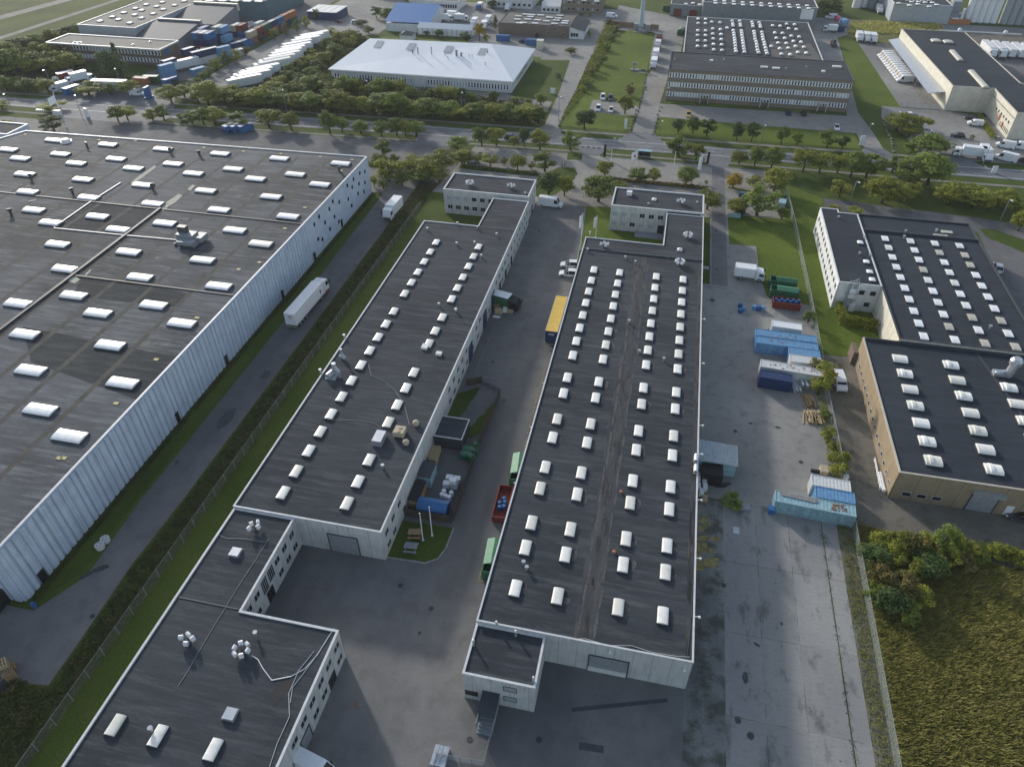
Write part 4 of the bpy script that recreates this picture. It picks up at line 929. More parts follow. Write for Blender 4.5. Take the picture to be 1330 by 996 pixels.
for p, w in (((992.5, 87.5), 2.6), ((1008, 89), 2.6), ((1069.5, 93), 1.2), ((1087, 87), 3), ((924, 79), 1.2)):
    x, y = at(p[0], p[1], 11.1); m = MB(); m.box(x - w / 2, x + w / 2, y - .5, y + .5, 10.9, 11.4); m.build('rooflight', M['acryl_white'], O3)
vents(O3, [(876, 78), (940, 78), (1047, 88), (1021, 90)], 10.9)
SH = empty('factory_hall', (30, 344, 0), 0, 'low dark-roofed hall scattered with white domed rooflights behind the three-storey office', 'factory')
block(SH, [(2.4, 304.5), (57.4, 304.5), (57.4, 384.6), (2.4, 384.6)], 6.0, M['grey_clad'], M['felt'], M['offwhite'], .2, .3)
m = MB(); P_ = [at(p[0], p[1], 6.0) for p in ((1000, 54), (1053, 57), (1067, 78.5), (1002, 74))]; m.quad([(x, y, 6.02) for x, y in ccw(P_)]); m.build('felt_patch', M['felt_brown'], SH)
sk = [(271, 147), (327, 149), (271, 180), (326, 181), (373, 170), (435, 174), (268, 234), (326, 235), (381, 221), (438, 226), (266, 270), (326, 271), (381, 259), (442, 263), (268, 311), (325, 311), (384, 296), (445, 301), (266, 352), (326, 352), (386, 338), (447, 341), (388, 379), (450, 383), (488, 214),
      (527, 162), (531, 183), (533, 198), (535, 233), (539, 253), (541, 271), (545, 291), (547, 309), (549, 329), (551, 350), (552, 372), (556, 391), (583, 162), (587, 184), (590, 200), (596, 235), (599, 253), (601, 272), (605, 292), (607, 312), (610, 332), (613, 354), (616, 374), (619, 395),
      (675, 170), (680, 187), (683, 204), (691, 241), (694, 259), (697, 279), (700, 299), (707, 318), (712, 338), (714, 359), (718, 381), (725, 400), (730, 174), (737, 192), (740, 208), (750, 246), (754, 265), (757, 284), (761, 304), (768, 324), (771, 343), (777, 364), (782, 387), (789, 406),
      (831, 197), (887, 200), (937, 185), (995, 189), (847, 251), (905, 254), (951, 219), (1009, 225), (859, 291), (922, 292), (971, 275), (1030, 282), (872, 327), (934, 330), (987, 315), (1044, 321), (884, 370), (948, 366), (1003, 353), (1065, 359), (897, 411), (963, 415), (1020, 398), (1083, 403), (820, 353)]
for a, b_ in sk[:99]:
    x, y = at(860 + a / 5.783, b_ / 5.783, 6.3); skylight(SH, x, y, 6.0, 1.5, 1.9, 'acryl_white', 'Y', rise=.55)

# ---- white hipped building
WB = empty('office_building', (-96, 298, 0), 0, 'single-storey building under a broad white hipped metal roof with vent stacks', 'office building')
E0, E1, E2, E3 = (-133.0, 276.6), (-60.0, 276.6), (-60.0, 320.5), (-133.0, 320.5)
m = MB(); m.prism([E0, E1, E2, E3], 0, 4.3, cap=False); m.build('wall', M['white_wall'], WB)
def e(p, z): return (p[0], p[1], z)
r = MB(); ov = .7; F0, F1, F2, F3 = (-133.8, 275.8), (-59.2, 275.8), (-59.2, 321.2), (-133.8, 321.2); RA, RB_ = (-124.6, 299.5), (-74.0, 302.2); zr = 10.5; ze = 4.6
r.quad([e(F0, ze), e(F1, ze), e(RB_, zr), e(RA, zr)]); r.quad([e(F1, ze), e(F2, ze), e(RB_, zr)]); r.quad([e(F2, ze), e(F3, ze), e(RA, zr), e(RB_, zr)]); r.quad([e(F3, ze), e(F0, ze), e(RA, zr)])
for a, b_ in ((F0, F1), (F1, F2), (F2, F3), (F3, F0)): r.quad([e(a, ze - .45), e(b_, ze - .45), e(b_, ze), e(a, ze)])
r.quad([e(F3, ze - .45), e(F2, ze - .45), e(F1, ze - .45), e(F0, ze - .45)])
mw, nt, bb = nodes('white_standing_seam')
P_ = nt.nodes.new('ShaderNodeNewGeometry').outputs['Position']
f = ramp(nt, noise(nt, .12, P_, 5, (1, .3, 1)), .3, .7); cc = mixc(nt, f, (.86, .87, .89), (.93, .93, .93)); nt.links.new(cc, bb.inputs['Base Color']); bb.inputs['Roughness'].default_value = .5
sp = nt.nodes.new('ShaderNodeSeparateXYZ'); nt.links.new(P_, sp.inputs[0])
jj = mth(nt, 'LESS_THAN', mth(nt, 'FRACT', mth(nt, 'DIVIDE', sp.outputs[0], .9)), .08); cc2 = mixc(nt, mth(nt, 'MULTIPLY', jj, .12), cc, (.4, .42, .45)); nt.links.new(cc2, bb.inputs['Base Color'])
M['seam'] = mw
r.build('roof', mw, WB)
def hz(y, x=-96): return ze + (zr - ze) * (y - 275.8) / (299.5 + (x + 124.6) / 50.6 * 2.7 - 275.8)
for p, h, rr_ in (((373, 455), 1.5, .5), ((419, 460), 3, .5), ((537, 470), 4, .35), ((652, 480), 2.2, .25), ((678, 515), 1, .25), ((752, 480), 2.8, .9), ((793, 485), 1.6, .8), ((861, 500), 1.6, .22), ((886, 500), 1.6, .22), ((1000, 575), 1.2, .3), ((1019, 440), 1, .4)):
    z = 8.5
    for _ in range(6):
        x, y = at(480 + p[0] / 6.65, (p[1] + 8) / 6.65, z); z = hz(y, x)
    m = MB(); h *= .6; rr_ *= .5; m.cyl((x, y, z - .4), (x, y, z + h), rr_, rr_, 9); m.cyl((x, y, z + h), (x, y, z + h + .3), rr_ * 1.4, rr_ * 1.2, 9); m.build('vent_stack', M['grey'], WB)
m = MB()
for x0 in (-121, -107.2, -91.5, -77.5):
    a, b_ = 293.0, 298.2; m.quad([(x0, a, hz(a, x0) + .09), (x0 + 3.0, a, hz(a, x0 + 3) + .09), (x0 + 3.2, b_, hz(b_, x0 + 3) + .09), (x0 + .2, b_, hz(b_, x0) + .09)])
m.build('roof_panel', plain('grey_roof_panel', (.42, .43, .45), .5, .1), WB)
ribbon(WB, -132, -99.5, 276.6, 1.1, 1.9, 1.15, 12, pale=.1); ribbon(WB, -93.5, -61, 276.6, 1.1, 1.9, 1.15, 13, pale=.05)
ribbon(WB, 277.5, 319, -60.0, 1.1, 1.9, 1.6, 14, face='E')
m = MB(); m.box(-99, -94, 275.9, 276.5, 0, 3); m.build('entrance', M['offwhite'], WB)

# ---- upper left: brick office, gravel-roofed warehouse, sheds, teal hall
B1 = empty('office_building', (-232, 283, 0), 0, 'two-storey brick office with overhanging flat gravel roof, upper left', 'office building')
block(B1, rect(-252, -208.6, 279.5, 290.4), 6.9, M['brick_wall'], M['roof_stone'], M['offwhite'], .05, .2)
block(B1, rect(-260.9, -207.7, 276.6, 290.9), 7.1, M['offwhite'], M['roof_stone'], M['offwhite'], .35, .4, z0=6.85)
m = MB(); m.quad([(-260.9, 276.6, 6.84), (-260.9, 290.9, 6.84), (-207.7, 290.9, 6.84), (-207.7, 276.6, 6.84)]); m.build('soffit', M['darkgrey'], B1)
for z, s in ((4.2, 21), (1.2, 22)): ribbon(B1, -251, -209.5, 279.5, z, 1.7, 1.5, s, pale=.05)
m = MB(); m.box(-208.55, -208.4, 281, 284, 4.3, 6.4); m.build('wall_sign', M['blue'], B1)
vents(B1, [(97, 55), (103, 55), (173, 58), (195, 54)], 7.1, DMm, 'roof_vent')
B2 = empty('warehouse', (-250, 345, 0), 0, 'large pale gravel-roofed warehouse with many small rooflights, top left', 'warehouse')
block(B2, rect(-265.2, -236, 302.5, 470), 8, M['steel_wall'], M['roof_stone'], M['offwhite'], .25, .3)
for p in [(130, 28), (146, 22.5), (154, 26), (161, 17), (168.5, 30.5), (175, 20), (184, 24), (176, 11.5), (184, 14), (190, 6.5), (199, 18.5), (203.5, 9), (212, 12.8), (210.7, 3.6), (226.7, 7.5), (239, 2.2), (218, -3), (230, -8)]:
    x, y = at(p[0], p[1], 8.2); skylight(B2, x, y, 8, 2.2, 2.2, 'acryl_white', rise=.3)
M['slate'] = plain('slate_sheet', (.045, .06, .08), .7, .12, .3)
def shed(label, x0, x1, y0, y1, zf, zb, roof, wall, ridge):
    s = empty('storage_shed', ((x0 + x1) / 2, (y0 + y1) / 2, 0), 0, label, 'shed')
    m = MB(); m.extr([(y0, 0), (y1, 0), (y1, zb - .05), (y0, zf - .05)], x0, x1); m.v = [(b_, a, c_) for a, b_, c_ in m.v]; m.f = [f_[::-1] for f_ in m.f]; m.build('wall', wall, s)
    m = MB(); m.quad([(x0 - .4, y0 - .5, zf), (x1 + .4, y0 - .5, zf), (x1 + .4, y1, zb), (x0 - .4, y1, zb)]); m.quad([(x0 - .4, y1, zb - .12), (x1 + .4, y1, zb - .12), (x1 + .4, y0 - .5, zf - .12), (x0 - .4, y0 - .5, zf - .12)])
    m.build('roof', roof, s); m = MB(); m.box(x0, x1 + .6, y1 - .9, y1 + .8, zb - .1, zb + .5); m.box(x1 + .2, x1 + .7, y1 - 1, y1 + .8, zb - 2.6, zb - .1); m.build('ridge_gutter', ridge, s); return s
shed('dark slate-grey open shed behind the brick office, nearer of two alike', -234.5, -213.5, 297, 318, 5.2, 8.4, M['slate'], M['grey_clad'], M['grey'])
shed('dark slate-grey shed behind the container stacks, further of two alike', -234.8, -212, 327, 349, 5.2, 9, M['slate'], M['grey_clad'], M['acryl_old'])
TB = empty('warehouse', (-206, 375, 0), 0, 'blue-teal clad hall with strip rooflights at the top edge, left', 'warehouse')
block(TB, [(-234, 356), (-203.5, 362), (-202, 400), (-234, 400)], 8.4, M['teal_clad'], plain('teal_roof', (.15, .23, .28), .6, .1), M['teal_clad'], .2, .3)
for p in ((272, 1), (289, 1.2), (305, 1.4), (321, 1.6), (336, 2)):
    x, y = at(p[0], p[1], 8.6); m = MB(); m.box(x - 1.9, x + 1.9, y - 1, y + 1, 8.38, 8.7); m.build('rooflight', M['acryl_white'], TB)

# ---- top: blue-roofed hall, marquee, brown hall, offices
BH = empty('industrial_shed', (-128, 366, 0), 0, 'white-walled hall with a bright blue pitched roof at the top', 'shed')
m = MB(); m.extr([(357.5, 0), (380, 0), (380, 5.7), (372, 8.4), (357.5, 4.9)], -138, -117); m.v = [(b_, a, c_) for a, b_, c_ in m.v]; m.f = [f_[::-1] for f_ in m.f]; m.build('wall', M['white_wall'], BH)
m = MB(); zl = 4.6; m.quad([(-138.6, 353.5, zl - .4), (-116, 353.5, zl - .4), (-116, 372, 8.6), (-138.6, 372, 8.6)]); m.quad([(-138.6, 372, 8.6), (-116, 372, 8.6), (-116, 381, 5.6), (-138.6, 381, 5.6)])
m.build('roof', plain('blue_sheet_roof', (.06, .2, .46), .5, .12), BH)
m = MB(); m.box(-138, -122, 357.3 - 4, 357.3, 0, 3.6); m.build('annex', M['white_wall'], BH)
TN = empty('marquee', (-110, 351, 0), 0, 'long white fabric marquee in front of the blue-roofed hall', 'tent')
m = MB(); m.extr([(350.5, 0), (358, 0), (358, 3), (354.2, 4.6), (350.5, 3)], -121.5, -95); m.v = [(b_, a, c_) for a, b_, c_ in m.v]; m.f = [f_[::-1] for f_ in m.f]; m.build('canvas', M['white'], TN)
for i in range(12): 
    m = MB(); m.box(-121.4 + i * 2.4, -121.2 + i * 2.4, 350.3, 350.48, 0, 3); m.build('post', M['grey'], TN)
x, y = at(530, 52); HT = empty('garden_hut', (x, y, 0), 0, 'small white hut with a dark low roof behind the white hipped building', 'hut')
m = MB(); m.box(x - 3, x + 3, y - 2.5, y + 2.5, 0, 2.6); m.build('wall', M['white_wall'], HT)
m = MB(); m.quad([(x - 3.3, y - 2.9, 2.5), (x + 3.3, y - 2.9, 2.5), (x + 1, y, 3.8), (x - 1, y, 3.8)]); m.quad([(x + 3.3, y - 2.9, 2.5), (x + 3.3, y + 2.9, 2.5), (x + 1, y, 3.8)]); m.quad([(x - 3.3, y + 2.9, 2.5), (x - 3.3, y - 2.9, 2.5), (x - 1, y, 3.8)]); m.quad([(x + 3.3, y + 2.9, 2.5), (x - 3.3, y + 2.9, 2.5), (x - 1, y, 3.8), (x + 1, y, 3.8)]); m.build('roof', M['darkgrey'], HT)
BN = empty('factory_hall', (-62, 370, 0), 0, 'brown brick hall with a dark roof of pale rooflights and a white lean-to end', 'factory')
block(BN, rect(-84, -50.2, 358.6, 381), 5, M['brick_wall'], M['felt_brown'], M['darkgrey'], .2, .25)
for p in [(0, 222), (112, 228), (42, 190), (135, 197), (65, 165), (248, 171), (80, 147), (165, 150), (350, 153), (218, 207), (297, 232), (316, 200), (333, 180), (393, 228), (405, 208), (-60, 190), (-50, 160), (-40, 225), (20, 130 + 12)]:
    x, y = at(680 + p[0] / 7.39, p[1] / 7.39, 5.2); skylight(BN, x, y, 5, 3.2, 1.6, 'acryl_white' if p[0] % 2 else 'acryl', 'X', rise=.25)
m = MB(); m.extr([(-50.1, 0), (-43.4, 0), (-43.4, 3.4), (-50.1, 5.0)], 358, 378); m.build('lean_to', M['white_wall'], BN)
m = MB(); m.quad([(-50.05, 357.6, 5.15), (-43.0, 357.6, 3.5), (-43.0, 378.4, 3.5), (-50.05, 378.4, 5.15)]); m.build('lean_to_roof', M['felt_new'], BN)
for x in (-49, -47.8, -46.6): window(BN, x, 358, 1, 1, 1.5, 'S', 'frame_dark', 'glass', 0)
for x in (-60, -53, -57): window(BN, x, 358.6, 1.2 + (x == -57) * 2, 1.3, 1, 'S', 'frame', 'glass', 0)
ON = empty('office_building', (-52, 415, 0), 0, 'two-storey brick office with round-topped windows and white annex, top centre', 'office building')
block(ON, rect(-62, -41.5, 408.5, 430), 6.6, M['brick_yellow'], M['felt_brown'], M['offwhite'], .2, .25)
for i in range(8):
    for z in (1.1, 4.2): window(ON, -60.6 + i * 2.5, 408.5, z, 1.25, 1.3, 'S', 'frame', 'glass_pale' if i % 3 == 0 else 'glass', 0)
m = MB(); m.extr([(405.5, 0), (415, 0), (415, 5.2), (405.5, 3)], -72, -62.2); m.v = [(b_, a, c_) for a, b_, c_ in m.v]; m.f = [f_[::-1] for f_ in m.f]; m.build('annex', M['white_wall'], ON)
for p in ((441, 5), (580, 8), (702, 17), (640, 2)): x, y = at(680 + p[0] / 7.39, p[1] / 7.39, 6.8); skylight(ON, x, y, 6.6, 2.6, 1.8, 'acryl_white', 'X', rise=.25)
for i in range(4): window(ON, -70.5 + i * 2.2, 405.5, .8, 1.4, 1.2, 'S', 'frame_dark', 'glass', 0)
OW = empty('office_building', (-92, 418, 0), 0, 'white two-storey office with square windows at the top edge', 'office building')
block(OW, rect(-103, -78, 411, 440), 7.5, M['white_wall'], M['felt'], M['offwhite'], .2, .3)
for i in range(9):
    for z in (1.2, 4.4): window(OW, -101.4 + i * 2.75, 411, z, 1.3, 1.2, 'S', 'frame_dark', 'glass', 0)
OX = empty('office_building', (-126, 405, 0), 0, 'low white office with a dark roof behind the blue-roofed hall', 'office building')
block(OX, rect(-142, -115, 399.4, 415), 4.2, M['white_wall'], M['felt_brown'], M['offwhite'], .2, .3)
for i in range(10): window(OX, -128 + i * 1.3, 399.4, 1.2, .9, 1.6, 'S', 'frame_dark', 'glass', 0)
OY = empty('warehouse', (-175, 430, 0), 0, 'grey hall at the top edge beyond the trailers', 'warehouse')
block(OY, rect(-172, -150, 424, 460), 6, M['white_wall'], M['felt'], M['offwhite'], .2, .3)
SX = empty('outbuilding', (-40, 398, 0), 0, 'small pale hut by the top-centre junction', 'hut')
x, y = at(1300 / 3.91 + 380, 40 / 3.91); SX.location = (x, y, 0)
m = MB(); m.box(x - 3, x + 4, y - 3, y + 3, 0, 2.8); m.build('wall', M['white_wall'], SX); m = MB(); m.quad([(x - 3.4, y - 3.4, 2.7), (x + 4.4, y - 3.4, 2.7), (x + 3, y, 4), (x - 2, y, 4)]); m.quad([(x + 4.4, y + 3.4, 2.7), (x - 3.4, y + 3.4, 2.7), (x - 2, y, 4), (x + 3, y, 4)]); m.quad([(x + 4.4, y - 3.4, 2.7), (x + 4.4, y + 3.4, 2.7), (x + 3, y, 4)]); m.quad([(x - 3.4, y + 3.4, 2.7), (x - 3.4, y - 3.4, 2.7), (x - 2, y, 4)]); m.build('roof', M['acryl_white'], SX)
TH = empty('factory_hall', (36, 415, 0), 0, 'tall grey-clad hall with rows of white rooflights at the top centre', 'factory')
block(TH, [(9.3, 402.6), (62.8, 400.6), (62.8, 470), (9.3, 470)], 9, M['grey_clad'], M['felt'], M['offwhite'], .25, .3)
for p in [(400, 8), (468, 11), (538, 14), (607, 20), (674, 22), (746, 27), (812, 30), (881, 34), (952, 38), (1021, 41), (1091, 45), (402, 27), (470, 30), (540, 34), (609, 39), (679, 42), (747, 46), (819, 50), (889, 54), (960, 58), (1030, 62), (1102, 66)]:
    x, y = at(860 + p[0] / 5.783, p[1] / 5.783, 9.3); skylight(TH, x, y, 9, 1.9, 1.9, 'acryl_white', rise=.3)
m = MB(); x, y = at(860 + 1122 / 5.783, 105 / 5.783, 5); m.box(55.5, 61.2, 400.5, 400.75 - .0, 4, 8.6); m.build('wall_sign', M['white'], TH)
TI = empty('workshop', (0, 415, 0), 0, 'low grey workshop with dark red doors beside the tall grey hall', 'workshop')
block(TI, [(-6.5, 412), (9.1, 410.2), (9.1, 440), (-6.5, 440)], 5.5, M['grey_clad'], M['felt'], M['offwhite'], .2, .3)
for x in (-2.6, 5.2): gate(TI, x, 411.4 - (x + 2.6) * .115, 3.6, 3.4, 'S', 'red')
for p in ((180, 32), (232, 27), (282, 37)): x, y = at(860 + p[0] / 5.783, p[1] / 5.783, 5.8); skylight(TI, x, y, 5.5, 1.9, 1.9, 'acryl_white', rise=.3)
# ---- upper right: depot with canopy, factory, silos
WR = empty('depot', (108, 320, 0), 0, 'dark-roofed depot with cream walls, long strip rooflights and a lean-to canopy, upper right', 'warehouse')
block(WR, [(97.6, 291.0), (110.9, 290.4), (110.9, 265.4), (150, 265.4), (124.5, 290), (122.0, 372), (95.4, 372), (95.4, 360)], 9, M['cream_wall'], M['felt_new'], M['coping_tan'], .2, .3) if False else \
    block(WR, [(97.2, 291.2), (110.8, 291.2), (110.8, 266), (150, 266), (121.8, 300), (120.6, 371), (94.8, 371)], 8.4, M['cream_wall'], M['felt_new'], M['coping_tan'], .2, .3)
for a, b_, w in (((856, 350), (905, 400), 1), ((965, 470), (1090, 580), 1)): pass
for p, q, w in (((1216, 53), (0, 0), 3.4), ((1232, 54.5), (0, 0), 3.4)):
    x, y = at(p[0], p[1], 8.8); skylight(WR, x, y, 8.4, 3.8, 3.8, 'acryl_old', rise=.5)
for (a, b_), (c_, d_) in (((1236, 66), (1249, 79)), ((1259.5, 92), (1283, 114))):
    p = at(a, b_, 8.8); q = at(c_, d_, 8.8); L = math.hypot(q[0] - p[0], q[1] - p[1]); skylight(WR, (p[0] + q[0]) / 2, (p[1] + q[1]) / 2, 8.4, 2.3, L, 'acryl_old', rise=.6)
m = MB(); m.quad([(91.6, 296, 4.1), (96.9, 296, 5), (94.9, 370, 5), (90.6, 370, 4.1)]); m.quad([(90.6, 370, 3.9), (94.9, 370, 4.8), (96.9, 296, 4.8), (91.6, 296, 3.9)])
m.build('canopy', M['alu'], WR)
for i in range(9): 
    m = MB(); t = i / 8; m.cyl((91.9 - t, 297 + t * 72, 0), (91.9 - t, 297 + t * 72, 4), .12, .12, 6); m.build('canopy_post', M['grey'], WR)
ribbon(WR, 266.6, 290, 110.8, 6.2, .7, .8, 31, face='W', pale=0, panel='cream_wall'); ribbon(WR, 266.6, 276, 110.8, 1.0, 1.6, 1.3, 32, face='W', pale=0, panel='cream_wall')
ribbon(WR, 268, 284, 110.8, 3.9, 1.0, 2.4, 33, face='W', pale=0, panel='cream_wall')
m = MB(); m.box(110.55, 110.78, 277, 278.2, 2.2, 4.2); m.box(110.55, 110.78, 272.6, 273.8, 1.6, 3.0); m.build('red_sign', M['orange'], WR)
RF = empty('factory', (112, 425, 0), 0, 'grey-walled factory with a dark roof of white domes at the top right', 'factory')
block(RF, [(101.4, 424), (128.4, 424), (128.4, 460), (101.4, 460)], 8, M['grey_clad'] if False else M['steel_wall'], M['felt'], M['offwhite'], .25, .3)
for p in ((500, 24), (570, 38), (628, 30), (702, 46), (585, 15), (630, 15), (675, 18), (723, 20), (752, 34), (610, 3), (655, 3), (700, 3), (560, 3)):
    x, y = at(1070 + p[0] / 5.115, p[1] / 5.115, 8.3); skylight(RF, x, y, 8, 2.2, 1.8, 'acryl_white', rise=.3)
x0 = 128.8; PL = empty('process_plant', (132, 426, 0), 0, 'tangle of grey and white process equipment between the factory and silos', 'machinery')
m = MB(); m.box(129, 136, 427, 433, 0, 4); m.box(130, 134, 430, 436, 4, 9); m.build('housing', M['grey'], PL); m = MB(); m.box(130, 133.5, 425.2, 426.8, 1.2, 2.6); m.cyl((134.6, 426, 0), (134.6, 426, 7), .6, .6, 10); m.build('pipework', M['white'], PL)
for i in range(9):
    x = 138.6 + i * 3.05 if i < 5 else 138.9 + i * 3.3
    s = empty('silo', (x, 431, 0), 0, None, 'silo', None)
    tall = i < 5
    tag(s, (('%s white silo from the left in the tall white row at the top right corner' if tall else '%s grey concrete silo from the left, right of the white silos') % ORD[i if tall else i - 5]), 'silo', 'silos at the top right')
    m = MB(); m.cyl((x, 431, .2), (x, 431, 26), 1.6 if tall else 1.85, None, 18); m.build('shell', M['white'] if tall else plain('silo_concrete', (.33, .35, .36), .8, .15), s)
    m = MB(); m.cyl((x, 431, 0), (x, 431, .25), 1.9, None, 14); m.build('base', M['grey'], s)
for i, p in enumerate(((1112, 4), (1121, 3), (1132, 5), (1143, 6))):
    x, y = at(p[0], p[1] + 6); s = empty('storage_tank', (x, y, 0), 0, '%s upright tank from the left at the top right lane' % ORD[i], 'tank', 'upright tanks at the top right')
    m = MB(); m.cyl((x, y, 0), (x, y, 11), 2.3, 2.3, 18); m.cyl((x, y, 11), (x, y, 12), 2.3, .4, 18); m.build('shell', M['white'] if i < 2 else M['grey'], s)
    m = MB(); m.cyl((x + 2.3, y - .6, 0), (x + 2.3, y - .6, 11), .08, .08, 5); m.build('pipe', M['darkgrey'], s)
# ================================================================ VEHICLES (local: nose towards +x, on the ground at z=0)
def wheels(root, xs, w, r=.36, tw=.24, y=None):
    for x in xs:
        for s in (-1, 1):
            m = MB(); yy = s * (w / 2 - tw / 2 + .01); m.cyl((x, yy - tw / 2, r), (x, yy + tw / 2, r), r, r, 12); o = m.build('wheel', M['black'], root)
            m = MB(); m.cyl((x, yy + s * tw / 2, r), (x, yy + s * (tw / 2 + .02), r), r * .55, r * .55, 10); h = m.build('hub', M['alu'], root); h.parent = o; h.location = h.location - o.location
PR = {}
def car(kind, paint):
    key = ('car', kind, paint)
    if key in PR: return PR[key]
    root = empty({'suv': 'parked_car', 'hatch': 'parked_car', 'wagon': 'parked_car'}[kind], cat='car')
    L, W, H = {'suv': (4.7, 1.9, 1.68), 'hatch': (4.0, 1.75, 1.48), 'wagon': (4.7, 1.82, 1.48)}[kind]
    h = L / 2; b = .88 if kind == 'suv' else .8; rear = .25 if kind != 'hatch' else .35
    def body(sx, w0, w1, z0, z1, prof, mi=0): pass
    m = MB()
    prof = [(-h, .35), (-h + .05, b - .05), (-h + .3, b), (h - 1.25, b), (h - .35, b - .14), (h, b - .36), (h, .35), (h - .15, .22), (-h + .15, .22)]
    m.extr(prof[::-1], -W / 2, W / 2); 
    # tuck the sides: narrow the sill and nose a little
    m.v = [(x, y * (.93 if z < .3 or x > h - .2 or x < -h + .1 else 1), z) for x, y, z in m.v]
    # roof and pillars
    rx0, rx1 = -h + .55 + rear * .6, h - 2.2
    base = [(-h + .12 + rear * .4, -W / 2 + .06, b), (h - 1.2, -W / 2 + .06, b), (h - 1.2, W / 2 - .06, b), (-h + .12 + rear * .4, W / 2 - .06, b)]
    top = [(rx0, -W / 2 + .24, H - .04), (rx1, -W / 2 + .24, H - .04), (rx1, W / 2 - .24, H - .04), (rx0, W / 2 - .24, H - .04)]
    m.quad(top); t2 = [(x * .96, y * .9, H) for x, y, z in top]; m.quad(t2)
    for i in range(4): j = (i + 1) % 4; m.quad([top[i], top[j], t2[j], t2[i]])
    m.build('body', M[paint], root)
    g = MB()
    for i in range(4):
        j = (i + 1) % 4; g.quad([base[i], base[j], top[j], top[i]])
    g.build('glazing', M['glass'], root)
    pl = MB()
    for (a, c) in zip(base, top): pl.cyl(a, c, .05, .05, 5)
    for s in (-1, 1): pl.cyl((0, s * (W / 2 - .07), b), (-.05, s * (W / 2 - .25), H - .04), .05, .05, 5)
    pl.build('pillars', M[paint], root)
    wheels(root, (-h + .85, h - .85), W, .33 if kind != 'suv' else .37)
    for s in (-1, 1):
        q = MB(); q.box(h - .22, h + .01, s * (W / 2 - .35) - .16, s * (W / 2 - .35) + .16, b - .36, b - .22); q.build('headlight', M['lamp_glass'], root)
        q = MB(); q.box(-h - .01, -h + .1, s * (W / 2 - .25) - .12, s * (W / 2 - .25) + .12, b - .3, b - .1); q.build('tail_light', M['tail'], root)
        q = MB(); q.box(h - 1.65, h - 1.45, s * (W / 2 + .07) - .09, s * (W / 2 + .07) + .09, b + .02, b + .15); q.build('mirror', M[paint], root)
    PR[key] = Proto(root); return PR[key]
def van(paint='white', L=6.0, H=2.6, name='white_van'):
    key = ('van', paint, L)
    if key in PR: return PR[key]
    root = empty('delivery_van', cat='van'); W = 2.0; h = L / 2
    m = MB(); prof = [(-h, .35), (-h + .04, H - .25), (-h + .2, H), (h - 2.0, H), (h - 1.65, H - .12), (h - 1.0, 1.35), (h - .12, 1.05), (h, .8), (h, .35)]
    m.extr(prof[::-1], -W / 2, W / 2); m.v = [(x, y * (.9 if z > H - .3 else .97 if x > h - .3 else 1), z) for x, y, z in m.v]
    m.build('body', M[paint], root)
    g = MB(); a, c = (h - 1.62, H - .2), (h - 1.03, 1.4)
    g.quad([(a[0] + .03, -W * .4, a[1]), (c[0] + .03, -W * .46, c[1]), (c[0] + .03, W * .46, c[1]), (a[0] + .03, W * .4, a[1])][::-1]); g.build('windscreen', M['glass'], root)
    for s in (-1, 1):
        g = MB(); yy = s * (W / 2 + .012); yt = s * (W / 2 * .93 + .01)
        g.quad([(h - 2.35, yy, 1.35), (h - 1.15, yy, 1.35), (h - 1.6, yt, H - .42), (h - 2.35, yt, H - .42)]); g.build('side_window', M['glass'], root)
        q = MB(); q.box(h - .25, h + .01, s * .78 - .14, s * .78 + .14, .82, 1.02); q.build('headlight', M['lamp_glass'], root)
        q = MB(); q.box(-h - .01, -h + .05, s * .9 - .07, s * .9 + .07, .9, 1.5); q.build('tail_light', M['tail'], root)
        q = MB(); q.box(h - 1.45, h - 1.3, s * (W / 2 + .16) - .1, s * (W / 2 + .16) + .1, 1.35, 1.7); q.build('mirror', M['black'], root)
    q = MB(); q.box(h - .1, h + .04, -.8, .8, .35, .55); q.build('bumper', M['darkgrey'], root)
    wheels(root, (-h + 1.1, h - .95), W, .36)
    PR[key] = Proto(root); return PR[key]
def cab(root, x0, H=3.0, paint='white', W=2.4, L=2.1, low=None):
    m = MB(); prof = [(x0, .55), (x0, H - .1), (x0 + .3, H), (x0 + L - .5, H - .12), (x0 + L - .12, H * .62), (x0 + L, 1.5), (x0 + L, .5)]
    m.extr(prof[::-1], -W / 2, W / 2); c = m.build('cab', M[paint], root)
    def sub(mm, n_, mt):
        o = mm.build(n_, M[mt], root); o.parent = c; o.location = o.location - c.location
    g = MB(); g.quad([(x0 + L - .46, -W * .44, H - .3), (x0 + L - .1, -W * .46, H * .58), (x0 + L - .1, W * .46, H * .58), (x0 + L - .46, W * .44, H - .3)][::-1]); sub(g, 'windscreen', 'glass')
    for s in (-1, 1):
        g = MB(); g.quad([(x0 + .75, s * (W / 2 + .01), H * .58), (x0 + L - .2, s * (W / 2 + .01), H * .58), (x0 + L - .5, s * (W / 2 + .01), H - .5), (x0 + .75, s * (W / 2 + .01), H - .5)]); sub(g, 'side_window', 'glass')
        g = MB(); g.box(x0 + L - .02, x0 + L + .03, s * .85 - .2, s * .85 + .2, .75, .95); sub(g, 'headlight', 'lamp_glass')
        g = MB(); g.box(x0 + L - .1, x0 + L + .1, s * (W / 2 + .2) - .1, s * (W / 2 + .2) + .1, H * .6, H * .85); sub(g, 'mirror', 'black')
    g = MB(); g.box(x0 + L - .2, x0 + L + .06, -W * .46, W * .46, .45, 1.2); sub(g, 'grille', low or 'darkgrey')
    if low: g = MB(); g.box(x0 + .05, x0 + L - .21, -W / 2 - .02, W / 2 + .02, .5, 1.15); sub(g, 'sill', low)
